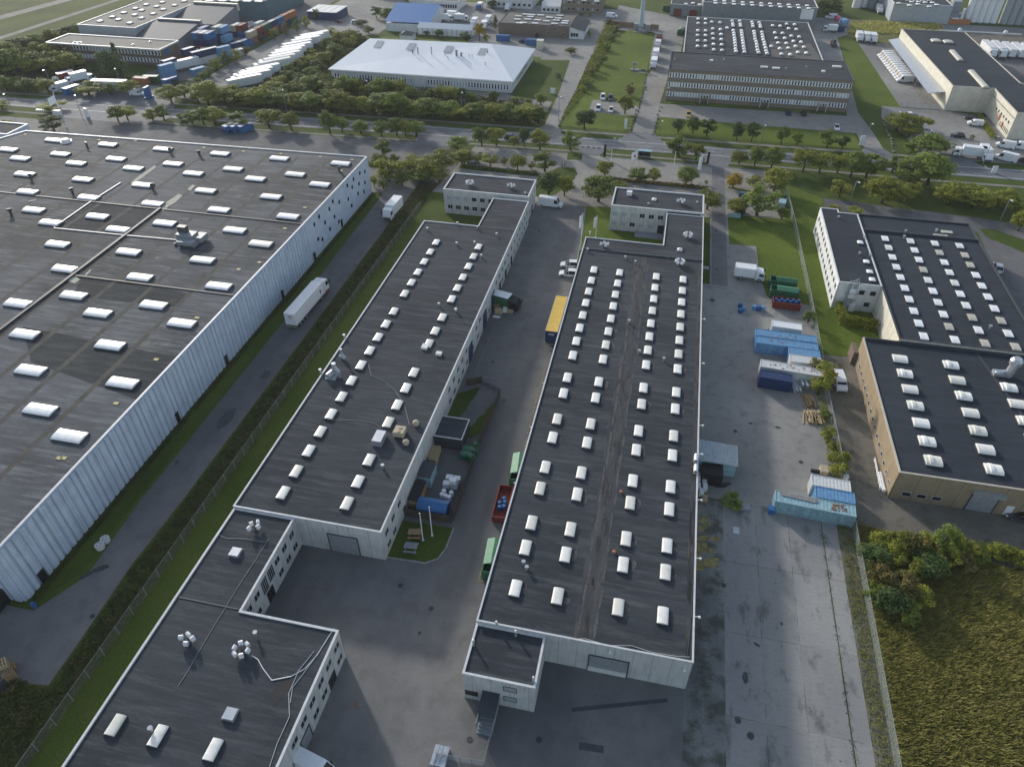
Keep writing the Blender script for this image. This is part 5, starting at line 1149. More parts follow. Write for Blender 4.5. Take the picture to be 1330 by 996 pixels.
def box_truck(paint='white', box='white', L=8.0, H=3.5, roof=None, boxside=None, cabH=2.7):
    key = ('truck', paint, box, L, roof, boxside)
    if key in PR: return PR[key]
    root = empty('box_truck', cat='truck'); h = L / 2
    m = MB(); m.box(-h, h - 2.3, -1.25, 1.25, 1.0, H, 0, 1); m.box(-h - .03, -h + .1, -1.27, 1.27, H - .1, H + .02, 1)
    m.build('cargo_box', [M[boxside or box], M[roof or box]], root)
    q = MB(); q.box(-h + .1, h - .4, -.45, .45, .6, .98); q.build('chassis', M['darkgrey'], root)
    cab(root, h - 2.15, cabH, paint)
    for s in (-1, 1): q = MB(); q.box(-h - .04, -h + .02, s * 1.0 - .12, s * 1.0 + .12, .8, .95); q.build('tail_light', M['tail'], root)
    q = MB(); q.box(-h - .03, -h + .0, -.03, .03, 1.1, H - .15); q.box(-h - .035, -h - .005, -1.15, 1.15, 1.0, 1.12); q.build('rear_doors', M['alu'], root)
    wheels(root, (-h + 1.6, h - 1.2), 2.4, .48, .32)
    PR[key] = Proto(root); return PR[key]
def trailer_parts(root, x0, L=13.6, H=4.0, roof='white', side='white', rear='white', zb=1.15, marks=None):
    m = MB(); m.box(x0, x0 + L, -1.27, 1.27, zb, H, 0, 1); m.build('body', [M[side], M[roof]], root)
    m = MB(); m.box(x0 - .05, x0 - .005, -1.2, -.03, zb + .05, H - .1); m.build('rear_door', M[rear], root); m = MB(); m.box(x0 - .05, x0 - .005, .03, 1.2, zb + .05, H - .1); m.build('rear_door', M[rear], root)
    m = MB()
    for s in (-1, 1):
        m.box(x0, x0 + L, s * 1.29 - .025, s * 1.29 + .025, zb - .12, zb + .06); m.box(x0, x0 + L, s * 1.285 - .02, s * 1.285 + .02, H - .1, H + .02)
    m.build('side_rail', M['alu'], root)
    m = MB(); m.box(x0 + .3, x0 + L - 1, -.5, .5, zb - .35, zb - .13); m.build('chassis', M['darkgrey'], root)
    m = MB(); m.box(x0 - .08, x0 + .1, -1.2, 1.2, .55, .75); m.build('underrun_bar', M['grey'], root)
    for s in (-1, 1):
        q = MB(); q.box(x0 - .1, x0 - .02, s * .95 - .2, s * .95 + .2, .8, 1.0); q.build('tail_light', M['amber'] if marks else M['tail'], root)
        q = MB(); q.box(x0 + L * .72, x0 + L * .72 + .12, s * .8 - .06, s * .8 + .06, .1, zb - .1); q.build('landing_leg', M['grey'], root)
    wheels(root, (x0 + 1.8, x0 + 3.1, x0 + 4.4), 2.5, .5, .36)
def semi(paint='white', roof='white', side='white', rear='white', trailer_only=False, low=None, marks=None, L=13.6, key=None):
    key = ('semi', paint, roof, side, rear, trailer_only, low, marks)
    if key in PR: return PR[key]
    root = empty('semi_trailer' if trailer_only else 'articulated_lorry', cat='trailer' if trailer_only else 'lorry'); x0 = -L / 2 if trailer_only else -L / 2 - 1.2
    trailer_parts(root, x0, L, 4.0, roof, side, rear, marks=marks)
    if not trailer_only:
        cab(root, x0 + L + .35, 3.75, paint, 2.48, 2.2, low); q = MB(); q.box(x0 + L - 2.6, x0 + L + 2.2, -.5, .5, .6, .98); q.build('tractor_chassis', M['darkgrey'], root)
        for x in (x0 + L - 1.6, x0 + L + 1.5):
            wheels(root, (x,), 2.4, .5, .34)
    if marks == 'red':
        q = MB(); q.box(x0 - .075, x0 - .055, -.55, .35, 3.25, 3.45); q.box(x0 - .075, x0 - .055, -.3, -.05, 2.75, 3.05)
        for s in (-1,): q.prism([(x0 + L - 2.2, s * 1.285), (x0 + L - 1.5, s * 1.285), (x0 + L - 1.5, s * 1.275), (x0 + L - 2.2, s * 1.275)], 2.7, 2.95); q.prism([(x0 + L - 1.9, s * 1.285), (x0 + L - 1.35, s * 1.285), (x0 + L - 1.35, s * 1.275), (x0 + L - 1.9, s * 1.275)], 2.2, 2.6); q.prism([(x0 + L - 2.0, s * 1.285), (x0 + L - 1.6, s * 1.285), (x0 + L - 1.6, s * 1.275), (x0 + L - 2.0, s * 1.275)], 1.9, 2.1)
        q.build('red_emblem', M['tail'], root)
    if marks == 'pale':
        q = MB()
        for i in range(5): a = -.62 + i * .25; q.prism([(x0 - .07, a), (x0 - .055, a), (x0 - .055, a + .17), (x0 - .07, a + .17)], 3.12, 3.42)
        q.build('pale_lettering', M['offwhite'], root)
    if marks == 'green':
        q = MB(); q.cyl((x0 + .8, -1.29, 2.7), (x0 + .8, -1.275, 2.7), .65, .65, 12); q.build('green_emblem', M['green'], root)
    PR[key] = Proto(root); return PR[key]
CON = {}
def container(color, L=12.19, H=2.6, roof=None, name='shipping_container'):
    key = (color, L, roof)
    if key in CON: return CON[key]
    root = empty(name, cat='shipping container'); W = 2.44; h = L / 2; d = .05; n = int(L / .28)
    m = MB(); m.box(-h + .06, h - .06, -W / 2 + .08, W / 2 - .08, .12, H - .1)
    for s in (-1, 1):
        for i in range(0, n): 
            x = -h + .15 + (L - .3) * i / n
            if i % 2 == 0: m.box(x, x + (L - .3) / n, s * (W / 2 - .05) - .035, s * (W / 2 - .05) + .035, .16, H - .12)
    m.build('side_panels', M[color], root)
    m = MB()
    for i in range(n): 
        x = -h + .15 + (L - .3) * i / n
        m.box(x, x + (L - .3) / n, -W / 2 + .1, W / 2 - .1, H - .1, H - .1 + (.05 if i % 2 else .015))
    m.build('roof', M[roof or color], root)
    m = MB()
    for sx in (-1, 1):
        for sy in (-1, 1): m.box(sx * (h - .08) - .08, sx * (h - .08) + .08, sy * (W / 2 - .08) - .08, sy * (W / 2 - .08) + .08, 0, H)
        for z in (0, H - .12): m.box(sx * (h - .06) - .06, sx * (h - .06) + .06, -W / 2 + .16, W / 2 - .16, z, z + .12)
    for sy in (-1, 1):
        for z in (0, H - .12): m.box(-h + .16, h - .16, sy * (W / 2 - .05) - .05, sy * (W / 2 - .05) + .05, z, z + .12)
    m.build('corner_frame', M[color], root)
    for s in (-1, 1):
        m = MB(); m.box(-h - .01, -h + .05, min(s * .02, s * 1.12), max(s * .02, s * 1.12), .14, H - .14)
        for q in (.3, .85): m.cyl((-h - .04, s * q, .15), (-h - .04, s * q, H - .15), .02, .02, 5)
        m.build('door', M[color], root)
    CON[key] = Proto(root); return CON[key]

# ---- placing: near the lanes
def face(dx, dy): return math.atan2(dy, dx)
UP = R(90); DN = R(-90)
p = at(418, 371, 4); semi('white', 'white', 'white', 'white', False, 'red', 'red').put((-72.9, 122.3, 0), R(88), 'white articulated lorry with a red-skirted cab driving up the lane beside the big warehouse', None)
box_truck('white', 'white', 8.6, 3.7, cabH=3.3).put((*at(511, 279), 0), R(-93), 'white box lorry facing the camera at the top of the warehouse lane')
semi('white', 'yellow', 'navy', 'blue' if False else 'navy', True, None, 'pale').put((-17.6, 126.6 + 0, 0), R(90), 'yellow-roofed semi-trailer with dark blue rear doors parked against the central hall')
van('white', 6.9, 2.75).put((*at(715, 268), 0), R(-3), 'long white panel van parked at the end of the left office wing')
m = MB(); 
car('suv', 'white').put((*at(740, 346.5), 0), R(185), 'white estate car beside the central hall, further of the two parked side by side', None)
car('suv', 'white').put((*at(738.5, 358), 0), R(184), 'white estate car beside the central hall, nearer of the two parked side by side', None)
tk = box_truck('black', 'white', 6.8, 3.2, 'white', 'green').put((*at(657, 399), 0), R(-14), 'small lorry with a black cab and white-topped green box, goods stacked beside it')
box_truck('white', 'white', 7.0, 3.3).put((*at(972, 362), 0), R(-2), 'white box van parked on the paved bay beside the lawn, right of the central hall')
van('white', 5.2, 2.1).put((*at(1088.5, 500), 0), R(-84), 'white van with a rusty roof rack on the gravel yard by the golden bush')
van('white', 6.2, 2.6).put((*at(410, 1001), 0), R(-12), 'white van cut off by the bottom edge beside the lower left wing')
car('hatch', 'blue').put((*at(964, 255), 0), R(75), 'dark blue car in the parking bay by the golden-leaved tree')
car('hatch', 'black').put((*at(962, 277.5), 0), R(70), 'black car half hidden under the small tree at the lawn corner')
van('teal', 5.0, 2.0).put((*at(1015, 268), 0), R(80), 'pale blue-white van between the large tree and the wire fence')
car('hatch', 'white').put((*at(545.5, 223.5), 0), R(10), 'white car under the dense trees left of the left office wing')
car('hatch', 'white').put((*at(613, 210.5), 0), R(8), 'white car under the yellowing trees in the top parking lot')
car('suv', 'darkgrey').put((*at(664, 181), 0), R(2), 'dark grey car driving on the main road between two street trees')
car('suv', 'white').put((*at(783, 128.5), 0), DN + R(5), 'white car at the back left of the small parking square by the lawn')
car('suv', 'darkgrey').put((*at(793, 129.5), 0), DN + R(5), 'dark car at the back of the small parking square by the lawn')
car('suv', 'white').put((*at(777, 143), 0), DN, 'white car at the front left of the small parking square by the lawn')
car('hatch', 'white').put((*at(793.5, 145), 0), DN, 'white car at the front right of the small parking square by the lawn')
car('hatch', 'yellow').put((*at(894, 151), 0), DN, 'yellow car in front of the three-storey office, left end')
car('hatch', 'navy').put((*at(1023.5, 148.5), 0), UP, 'dark blue car near the three-storey office, left of two dark cars')
car('hatch', 'black').put((*at(1043.5, 149.5), 0), UP, 'black car near the three-storey office, right of two dark cars')
car('hatch', 'white').put((*at(1086, 168), 0), DN, 'white car parked at the right end of the office forecourt')
def u4(a, b): return at(1100 + a / 5.783, 110 + b / 5.783)
van('white', 4.9, 2.0).put((*u4(958, 308), 0), R(175), 'small white van in front of the depot, next to the black car')
car('wagon', 'black').put((*u4(930, 262), 0), R(178), 'black car nearest the depot wall')
car('wagon', 'black').put((*u4(825, 395), 0), R(175), 'black car driving across the open depot forecourt')
box_truck('white', 'white', 9.0, 3.6).put((*u4(905, 545), 0), R(172), 'white box lorry by the roadside verge in front of the depot, left of two')
box_truck('white', 'white', 7.6, 3.6).put((*u4(1025, 560), 0), DN, 'white box lorry facing the road in front of the depot, right of two')
van('white', 5.6, 2.4).put((*u4(1183, 475), 0), R(160), 'white van near the depot corner, left of the pair by the lawn tip')
van('white', 5.6, 2.4).put((*u4(1302, 485), 0), R(165), 'white van at the right edge beside the depot corner')
van('white', 6.4, 2.7).put((*u4(1187, 572), 0), R(150), 'white van parked nose-in along the verge at the right edge')
car('suv', 'darkgrey').put((*u4(1308, 585), 0), R(140), 'dark grey car at the right edge by the verge')
car('suv', 'white').put((*u4(460, 240), 0), UP, 'white car by the depot gate beside the large tree'); car('hatch', 'blue').put((*u4(500, 248), 0), UP, 'blue car by the depot gate beside the large tree')
car('suv', 'white').put((*u4(595, 362), 0), R(10), 'white car under the tree at the depot entrance')
car('suv', 'white').put((*at(1294.5, 350), 0), R(80), 'white car behind the black-roofed hall at the right')
car('hatch', 'darkgrey').put((*at(1323, 674), 0), R(170), 'dark car beside the tan hall at the right edge')
# depot vans and lorries
vx = [(86.5 + 3.0, 322.5 + i * 3.15) for i in range(12)]
for i, (x, y) in enumerate(vx): van('white', 6.4, 2.7).put((x - i * .12, y, 0), R(188), '%s white van counted from the nearest in the row beside the depot canopy' % ORD[i], 'white vans in a row beside the depot')
for i, q in enumerate(((492, 55), (529, 56), (563, 57))): x, y = at(990 + q[0] / 3.912, q[1]); box_truck('white', 'white', 7.6, 3.5).put((x, y + 2, 0), DN, '%s of three white lorries from the left at the back of the depot yard' % ORD[i], 'three white lorries at the back of the yard')
for i in range(6): semi('white', trailer_only=(i > 1), low=None).put((132.8 + i * 3.9, 372, 0), DN, '%s white trailer from the left in the row beyond the depot roof' % ORD[i], 'white trailers beyond the depot')
# lorries along the mast lawn
for i, (y, pr, lb) in enumerate(((321, box_truck('white', 'white', 8.0, 3.5), 'white lorry nearest the camera in the queue beside the mast lawn'), (334, box_truck('white', 'white', 8.0, 3.5), 'second white lorry in the queue beside the mast lawn'),
                                 (350, box_truck('offwhite', 'offwhite', 7, 3.2), 'off-white lorry third in the queue beside the mast lawn'), (363, box_truck('red', 'darkgrey', 6.5, 3.0), 'red lorry at the far end of the queue beside the mast lawn'))):
    pr.put((-9.0, y, 0), DN, lb)
# trailers in the park, upper left
tl = [(-162.4, 261.3), (-162.4, 266.3), (-163.3, 269.9), (-162.7, 274.8), (-162.1, 283.9), (-162.4, 288.9), (-161.6, 294.7), (-162.6, 298.7), (-163.0, 302.6), (-162.6, 307.9), (-164.2, 312.2), (-163.1, 319.0), (-163.4, 323.2), (-163.1, 327.8)]
for i, (x, y) in enumerate(tl):
    k = {1: dict(side='offwhite'), 2: dict(side='offwhite', rear='blue'), 3: dict(marks='green'), 0: dict(side='offwhite', marks='red'), 4: dict(side='offwhite', roof='offwhite'), 8: dict(marks='green'), 5: dict(roof='offwhite')}.get(i, {})
    tr_only = i not in (1, 2, 3, 4, 5)
    semi('white', trailer_only=tr_only, **k).put((x, y, 0), R(230), '%s trailer from the road in the slanted row of white trailers' % ORD[i].capitalize() if False else '%s lorry trailer counted from the road in the slanted white row' % ORD[i], 'slanted row of white lorry trailers')
# lorries behind the road at far left
def u3(a, b): return at(a / 6.045, 80 + b / 6.045)
box_truck('offwhite', 'red', 8.5, 3.8, 'white').put((*u3(512, 165), 0), R(240), 'white-roofed red-sided box lorry on the lorry park by the brick office')
box_truck('white', 'white', 8.5, 3.8).put((*u3(610, 165), 0), R(240), 'white box lorry next to the red-striped trailer on the lorry park')
box_truck('offwhite', 'offwhite', 7, 3.2).put((*u3(475, 235), 0), R(250), 'off-white lorry nearest the road on the lorry park, left end'); container('blue', 6.06).put((*u3(572, 250), 0), R(75), 'single blue container on the lorry park behind the roadside trees')
semi('white', 'white', 'offwhite', 'white', True).put((*u3(880, 232), 0), R(8), 'long white trailer behind the street trees, lorry park right side')
van('white', 5.6, 2.4).put((*u3(715, 150), 0), R(0), 'white van behind the roadside tree on the lorry park'); van('white', 5.6, 2.4).put((*u3(1085, 268), 0), R(10), 'white pickup van by the blue ramp beside the container yard gate')
m = MB(); x, y = u3(1172, 290); m.box(x - .4, x + .4, y - 1.5, y + 1.5, 0, 4.2); m.box(x - 1.2, x + 1, y - 1.5, y + 1.5, 0, .6); tag(m.build('loading_ramp', M['blue']), 'upright blue loading ramp beside the container yard gate', 'ramp')
# blue compactors by the north verge
for i, q in enumerate((300.5, 309.5, 320)):
    x, y = at(q, 171); s = empty('waste_compactor', (x, y, 0), R(65), '%s blue waste compactor from the left on the warehouse forecourt' % ORD[i], 'waste container', 'blue compactors on the forecourt')
    s.location = (0, 0, 0); m = MB(); m.extr([(-2.6, .2), (2.6, .2), (2.6, 1.8), (1.4, 2.5), (-2.6, 2.5)][::1], -1.1, 1.1); m.build('body', M['blue'], s); m = MB(); m.box(-1.0, .9, -.8, .8, 2.5, 2.7); m.cyl((-2.7, -1, 1), (-2.7, 1, 1), .3, .3, 8); m.build('ram_cover', M['black'], s); s.location = (x, y, 0)
# ---- containers, near group beside the fence
G1 = 'containers beside the wire fence'
def xy(a, b, z=0): return at(a, b, z)
container('skyblue', 12.19).put((29.9, 130.6, 0), R(-1), 'faded blue container, furthest of the long ones in the near group by the fence', G1)
container('skyblue', 12.19).put((29.9, 127.9, 0), R(-1), 'faded blue long container with a dark blue side, in front of its twin', G1)
container('offwhite', 6.06).put((30.5 + 2.6, 123.0, 0), R(-1), 'short white container between the blue and the rusty white one by the fence', G1)
container('skyblue', 6.06).put((30.5 + 2.6, 125.5, 0), R(-1), 'short blue container next to the fence, behind the short white one', G1)
container('offwhite', 12.19).put((30.4, 119.6, 0), R(-4), 'long white refrigerated container with rust streaks on its roof', G1)
container('navy', 6.06).put((27.1, 116.4, 0), R(-4), 'short dark blue container in front of the long white one', G1)
container('offwhite', 6.06, roof='white').put((30.4, 134.6, 0), R(-3), 'short white-roofed container behind the long blue ones', G1)
m = MB()
for k in range(9):
    x = 26.2 + (k % 3) * .2 + k * .9; m.box(x, x + .5, 118.4 + .0 + (k % 2) * 2.4, 118.5 + .9 + (k % 2) * 2.2, 2.62, 2.64)
# skips
def skip(paint, top, L=6.0, H=2.3, name='waste_skip'):
    key = ('skip', paint, top, L)
    if key in PR: return PR[key]
    root = empty(name, cat='skip'); h = L / 2; W = 2.3; m = MB(); t = .1
    m.box(-h, h, -W / 2, W / 2, .15, .35); m.box(-h, h, -W / 2, -W / 2 + t, .35, H); m.box(-h, h, W / 2 - t, W / 2, .35, H); m.box(-h, -h + t, -W / 2 + t, W / 2 - t, .35, H); m.box(h - t, h, -W / 2 + t, W / 2 - t, .35, H * .9)
    for i in range(8):
        x = -h + .3 + i * (L - .6) / 7
        for s in (-1, 1): m.box(x - .05, x + .05, s * (W / 2 + .04) - .04, s * (W / 2 + .04) + .04, .2, H)
    m.build('hull', M[paint], root)
    if top:
        m = MB(); m.extr([(-W / 2, H), (W / 2, H), (0, H + .45)], -h * .55, h); m.v = [(b, a, c) for a, b, c in m.v]; m.build('lid', M[top], root)
    m = MB(); m.cyl((-h - .05, -.5, .5), (-h - .05, -.5, 1.5), .06, .06, 6); m.cyl((-h - .05, .5, .5), (-h - .05, .5, 1.5), .06, .06, 6); m.build('hook_frame', M['darkgrey'], root)
    PR[key] = Proto(root); return PR[key]
skip('green', 'green').put((*xy(1015, 374), 0), R(-3), 'green lidded skip on the grass edge, further of two near the fence'); skip('green', 'green_light').put((*xy(1016, 386), 0), R(-4), 'green skip with a light green lid, nearer of two near the fence')
skip('red', None, 6, 1.8).put((*xy(1020, 399), 0), R(-3), 'red open skip filled with blue crates behind the blue containers')
skip('green', 'green_light', 6.0).put((-15.9 - .9, 82.6, 0), R(96), 'green lidded skip beside the central hall, further up than the red skip')
skip('red', None, 7.0, 1.5, 'open_skip').put((-17.8, 75.4, 0), R(92), 'long dark red open skip with blue barrels inside, left of the central hall')
skip('green', 'green_light').put((-16.8, 64.0, 0), R(95), 'green lidded skip beside the central hall, nearest the camera')
def barrel(color='blue', H=.95, r=.32):
    key = ('barrel', color, H)
    if key in PR: return PR[key]
    root = empty('barrel', cat='barrel'); m = MB(); m.cyl((0, 0, 0), (0, 0, H), r, r, 12)
    for z in (.3, .62): m.cyl((0, 0, H * z - .03), (0, 0, H * z + .03), r + .025, r + .025, 12)
    m.build('drum', M[color], root); m = MB(); m.cyl((0, 0, H), (0, 0, H + .03), r * .9, r * .9, 12); m.cyl((r * .5, 0, H), (r * .5, 0, H + .07), .05, .05, 6); m.build('lid', M[color], root)
    PR[key] = Proto(root); return PR[key]
for i, (a, b) in enumerate(((-.5, .2), (.3, .5), (-.3, -.7), (.35, -.4), (0, 1.2))): barrel().put((-17.8 + a, 75.0 + b, .36), 0, 'blue plastic barrel lying in the long red open skip', 'blue barrels in the red skip')
for i in range(9): barrel().put((*xy(1006 + i * 3.7, 396.5 + (i % 2) * 2 + i * .25), .36 + .5), 0, 'blue drum packed in the red skip by the containers', 'blue drums in the red skip')
for i, q in enumerate(((961, 399), (966, 404), (961, 406), (979, 402), (984, 402.5), (990, 403))): barrel('skyblue' if i % 2 else 'blue', 1.0, .5).put((*xy(*q), 0), 0, 'blue barrel standing on the asphalt left of the long blue containers', 'blue barrels left of the containers')
barrel('blue').put((*xy(1036, 382), 0), 0, 'blue barrel beside the fence and the green skips', None); barrel('blue').put((*xy(45.5, 788), 0), 0, 'blue barrel in the grass at the corner of the big warehouse', None)
# pipes and timber by the golden bush
def bundle(name, label, cat, p, n, L, r, rz, mat, jit=.15, sq=False, layers=2):
    x0, y0 = at(*p); root = empty(name, (0, 0, 0), 0, label, cat); q = random.Random(len(label)); m = MB()
    for i in range(n):
        a = (i % (n // layers + 1)) * r * 2.2 - n / layers * r; z = r + (i // (n // layers + 1)) * r * 2; l = L * (.8 + q.random() * .35); d = q.uniform(-jit, jit)
        if sq: m.prism([(-l / 2, a - r + d), (l / 2, a - r), (l / 2, a + r), (-l / 2, a + r + d)], z - r * .6, z + r * .6)
        else: m.cyl((-l / 2, a, z), (l / 2, a + d, z), r, r, 8)
    m.build('load', M[mat], root); m = MB()
    for x in (-L * .3, L * .3): m.box(x - .08, x + .08, -n / layers * r - .3, n / layers * r + .3, 0, .05)
    m.build('bearer', M['wood'], root); root.location = (x0, y0, 0); root.rotation_euler = (0, 0, rz); return root
bundle('pipe_stack', 'stack of silver duct pipes lying by the golden bush', 'pipes', (1036, 497), 6, 4.6, .36, R(100), 'alu')
bundle('pipe_stack', 'short silver pipe leaning left of the duct stack', 'pipes', (1030, 501), 3, 4.2, .3, R(102), 'alu', layers=1)
bundle('timber_stack', 'brown board stack beside the fence below the silver pipes', 'timber', (1051, 522), 14, 3.6, .12, R(100), 'wood', .5, True)
bundle('timber_stack', 'pale splintered timber heap by the fence bushes', 'timber', (1057, 543), 42, 3.4, .09, R(95), 'wood_pale', .9, True, 3)
# lower containers
container('teal', 12.19).put((31.0, 84.4, 0), R(-3.5), 'long pale teal container with a rusty roof lying across the end of the concrete yard', None)
container('skyblue', 6.06).put((34.3, 86.9, 0), R(-3), 'short bright blue container behind the long teal one', None)
container('offwhite', 6.06).put((34.0, 89.5, 0), R(-3), 'short off-white container with a ribbed roof behind the bright blue one', None)
m = MB(); x, y = at(1024, 645, 2.7); rz = R(-3.5)
# loose planks and rust on the teal container
lo = empty('plank_pile', (0, 0, 0), 0, 'grey planks lying on the roof of the long teal container', 'planks'); m = MB()
for i in range(5): m.box(-2.9, 2.6 + (i % 2) * .3, -.5 + i * .2, -.36 + i * .2, 0, .06)
m.build('planks', plain('grey_plank', (.3, .29, .28), .8, .2), lo); lo.location = (28.6, 85.2, 2.62); lo.rotation_euler = (0, 0, R(-6))
def patch(cx, cy, w, d, z, mat, label):
    m = MB(); r = random.Random(int(cx * 10)); 
    pts = [(cx + math.cos(t) * w * (.6 + .5 * r.random()), cy + math.sin(t) * d * (.6 + .5 * r.random()), z) for t in [2 * math.pi * k / 12 for k in range(12)]]
    m.quad(pts); return m
# green-blue lean-to shed and its pallets right of the hall
SHd = empty('storage_shed', (15.5, 91.5, 0), 0, 'pale blue corrugated shed built against the right side of the central hall', 'shed')
m = MB(); m.extr([(12.6, 0), (19.0, 0), (19.0, 3.0), (12.6, 3.3)], 90.0, 94.2); m.build('wall', M['teal'], SHd)
m = MB()
for i in range(22): 
    x = 12.35 + i * .31; m.box(x, x + .31, 89.6, 94.6, 3.28 - (i * .014) - .06, 3.30 - i * .014 + (.05 if i % 2 else 0))
m.build('roof', plain('tin_roof', (.35, .39, .41), .5, .15), SHd)
m = MB(); m.box(13.4, 16.8, 87.2, 89.9, 0, 2.6); tag(m.build('storage_cage', M['black']), 'black slatted storage cage in front of the pale blue shed', 'cage')
# pallets
def pallet_stack(n, w=1.2, d=.8, crate=False, mat='wood'):
    key = ('pal', n, w, d, crate, mat)
    if key in PR: return PR[key]
    root = empty('pallet_stack', cat='pallets'); m = MB(); z = 0
    for i in range(n):
        for k in range(3): m.box(-w / 2, w / 2, -d / 2 + k * (d - .1) / 2, -d / 2 + k * (d - .1) / 2 + .1, z, z + .1)
        for k in range(6): m.box(-w / 2 + k * (w - .12) / 5, -w / 2 + k * (w - .12) / 5 + .12, -d / 2, d / 2, z + .1, z + .13)
        z += .145
    m.build('pallets', M[mat], root)
    if crate: m = MB(); m.box(-w / 2 + .03, w / 2 - .03, -d / 2 + .03, d / 2 - .03, z, z + .9); m.build('load', M['offwhite'], root)
    PR[key] = Proto(root); return PR[key]
GP = 'pallets of wrapped goods beside the pale blue shed'
for i, q in enumerate(((12.9, 88.2), (13.9, 88.0), (12.9, 86.9), (14.0, 86.7), (13.0, 85.6), (14.1, 85.5), (13.6, 84.6))): pallet_stack(3 + i % 3, crate=True).put((q[0], q[1], 0), R(90), 'pallet of white wrapped goods against the hall wall below the pale blue shed', GP)
pallet_stack(6, mat='wood_pale').put((14.2, 83.6, 0), R(85), 'bare wooden pallet stack at the near end of the wrapped pallets')
pallet_stack(14, 1.8, 1.4, mat='wood_pale').put((*at(6, 873), 0), R(50), 'tallest pale pallet stack at the lower left edge'); pallet_stack(5, 1.2, 1.0).put((*at(15, 868), 0), R(40), 'low brown pallet stack behind the tall one at the lower left edge')
pallet_stack(10, 1.3, 1.1).put((*at(15, 880), 0), R(55), 'brown pallet stack in front of the tall one at the lower left edge'); pallet_stack(1, 1.4, .8).put((*at(10.5, 896), 0), R(40), 'single pallet lying in the grass at the lower left edge')
pallet_stack(9, 1.4, 1.2, mat='wood_pale').put((*at(1, 882), 0), R(50), 'pallet stack cut off by the lower left edge'); m = MB(); x, y = at(-2, 888); m.box(x - 2, x + 1.2, y - 1.2, y + 1.2, 0, 1.4); tag(m.build('metal_bin', M['darkgrey']), 'dark metal bin at the lower left edge beside the pallets', 'bin')
m = MB(); x, y = at(4, 785); m.box(x - 4, x + .6, y - 1.5, y + 2.2, 0, 2.8); tag(m.build('dark_container', M['black']), 'black container half hidden at the corner of the big warehouse', 'container')
for i, q in enumerate(((131, 711.5), (138, 703))):
    x, y = at(*q); root = empty('bulk_bag', (x, y, 0), 0, ('white wire-bound bulk bag in the grass by the warehouse lane, %s of two' % ('nearer', 'further')[i]), 'bag'); m = MB(); m.cyl((x, y, 0), (x, y, .8), .6, .7, 12); m.build('bag', M['offwhite'], root)
    m = MB()
    for k in range(6): t = k * math.pi / 3; m.cyl((x + math.cos(t) * .68, y + math.sin(t) * .68, .78), (x - math.cos(t) * .2, y - math.sin(t) * .2, .9), .05, .05, 5)
    m.cyl((x, y, .8), (x, y, .83), .42, .42, 10, 1)
    m.cyl((x, y, .1), (x, y, .14), .66, .66, 12)
    m.build('ties', [M['white'], M['grey']], root)
# fenced service yard by the left hall
GS = M['wood']
pt = pallet_stack(10, 1.6, 1.3, mat='wood_pale')
for i, q in enumerate(((557, 596), (564, 600), (558, 587), (567, 590))): pt.put((*at(*q), 0), R(90), '%s pale wooden pallet stack beside the black shed in the fenced yard' % ORD[i], 'pallet stacks by the black shed')
BS = empty('garden_shed', (-30, 88.5, 0), 0, 'flat-roofed black timber shed with white roof edge in the fenced yard', 'shed')
block(BS, [(-32.7, 86.3), (-27.6, 86.3), (-27.6, 91.6), (-32.7, 91.6)], 2.7, M['frame_dark'], M['felt'], M['offwhite'], .12, .12)
window(BS, -29.2, 86.3, .1, 2.0, 2.1, 'S', 'darkgrey', 'frame_dark', 1, 'door')
for i in range(7):
    x, y = (-26.9 + (i % 2) * .75, 84.8 + (i // 2) * 1.25) if i < 4 else (-24.9 - .4 + (i % 2) * .1, 84.5 + (i - 4) * 1.5)
    key = 'bin'
    if key not in PR:
        root = empty('wheelie_bin', cat='bin'); m = MB(); m.prism(rect(-.5, .5, -.6, .6), .12, 1.15); m.build('tub', M['green'], root); m = MB(); m.extr([(-.62, 1.15), (.62, 1.15), (.4, 1.38), (-.4, 1.38)], -.55, .55); m.v = [(b, a, c) for a, b, c in m.v]; m.build('lid', M['green'], root); PR[key] = Proto(root)
    PR[key].put((x, y, 0), R(5), ('dark green four-wheel bin beside the black shed' if i < 4 else 'dark green bin along the yard fence right of the shed'), 'bins beside the black shed' if i < 4 else 'bins along the yard fence')
def ibc():
    if 'ibc' in PR: return PR['ibc']
    root = empty('liquid_tank', cat='tank'); m = MB(); m.box(-.55, .55, -.45, .45, .18, 1.1); m.cyl((0, 0, 1.1), (0, 0, 1.16), .18, .18, 10); m.build('plastic_tank', M['white'], root); m = MB()
    for z in (.2, .5, .8, 1.1): m.box(-.6, .6, -.5, -.48, z, z + .03); m.box(-.6, .6, .48, .5, z, z + .03); m.box(-.6, -.58, -.5, .5, z, z + .03); m.box(.58, .6, -.5, .5, z, z + .03)
    m.box(-.6, .6, -.5, .5, 0, .15); m.build('cage', M['alu'], root); PR['ibc'] = Proto(root); return PR['ibc']
for i, q in enumerate(((-27.9, 77.6, 0), (-26.6, 77.6, 0), (-26.5, 79.0, 0), (-26.7, 77.5, 1.2), (-27.9, 77.5, 1.2) if False else (-27.8, 79.0, 0))): ibc().put(q, R(3), 'white caged liquid tank in the cluster in the fenced yard', 'caged liquid tanks in the fenced yard')
for i, q in enumerate(((-27.9, 76.0), (-26.6, 75.9), (-27.3, 75.0), (-26.7, 74.9), (-28.0, 75.2))): barrel('white', .95, .38).put((q[0], q[1], 0), 0, 'white drum standing in front of the caged tanks', 'white drums in front of the tanks')
TT = empty('tarpaulin_tent', (-28.4, 71.8, 0), 0, 'blue tarpaulin tunnel tent beside the brown fence above the picnic lawn', 'tent')
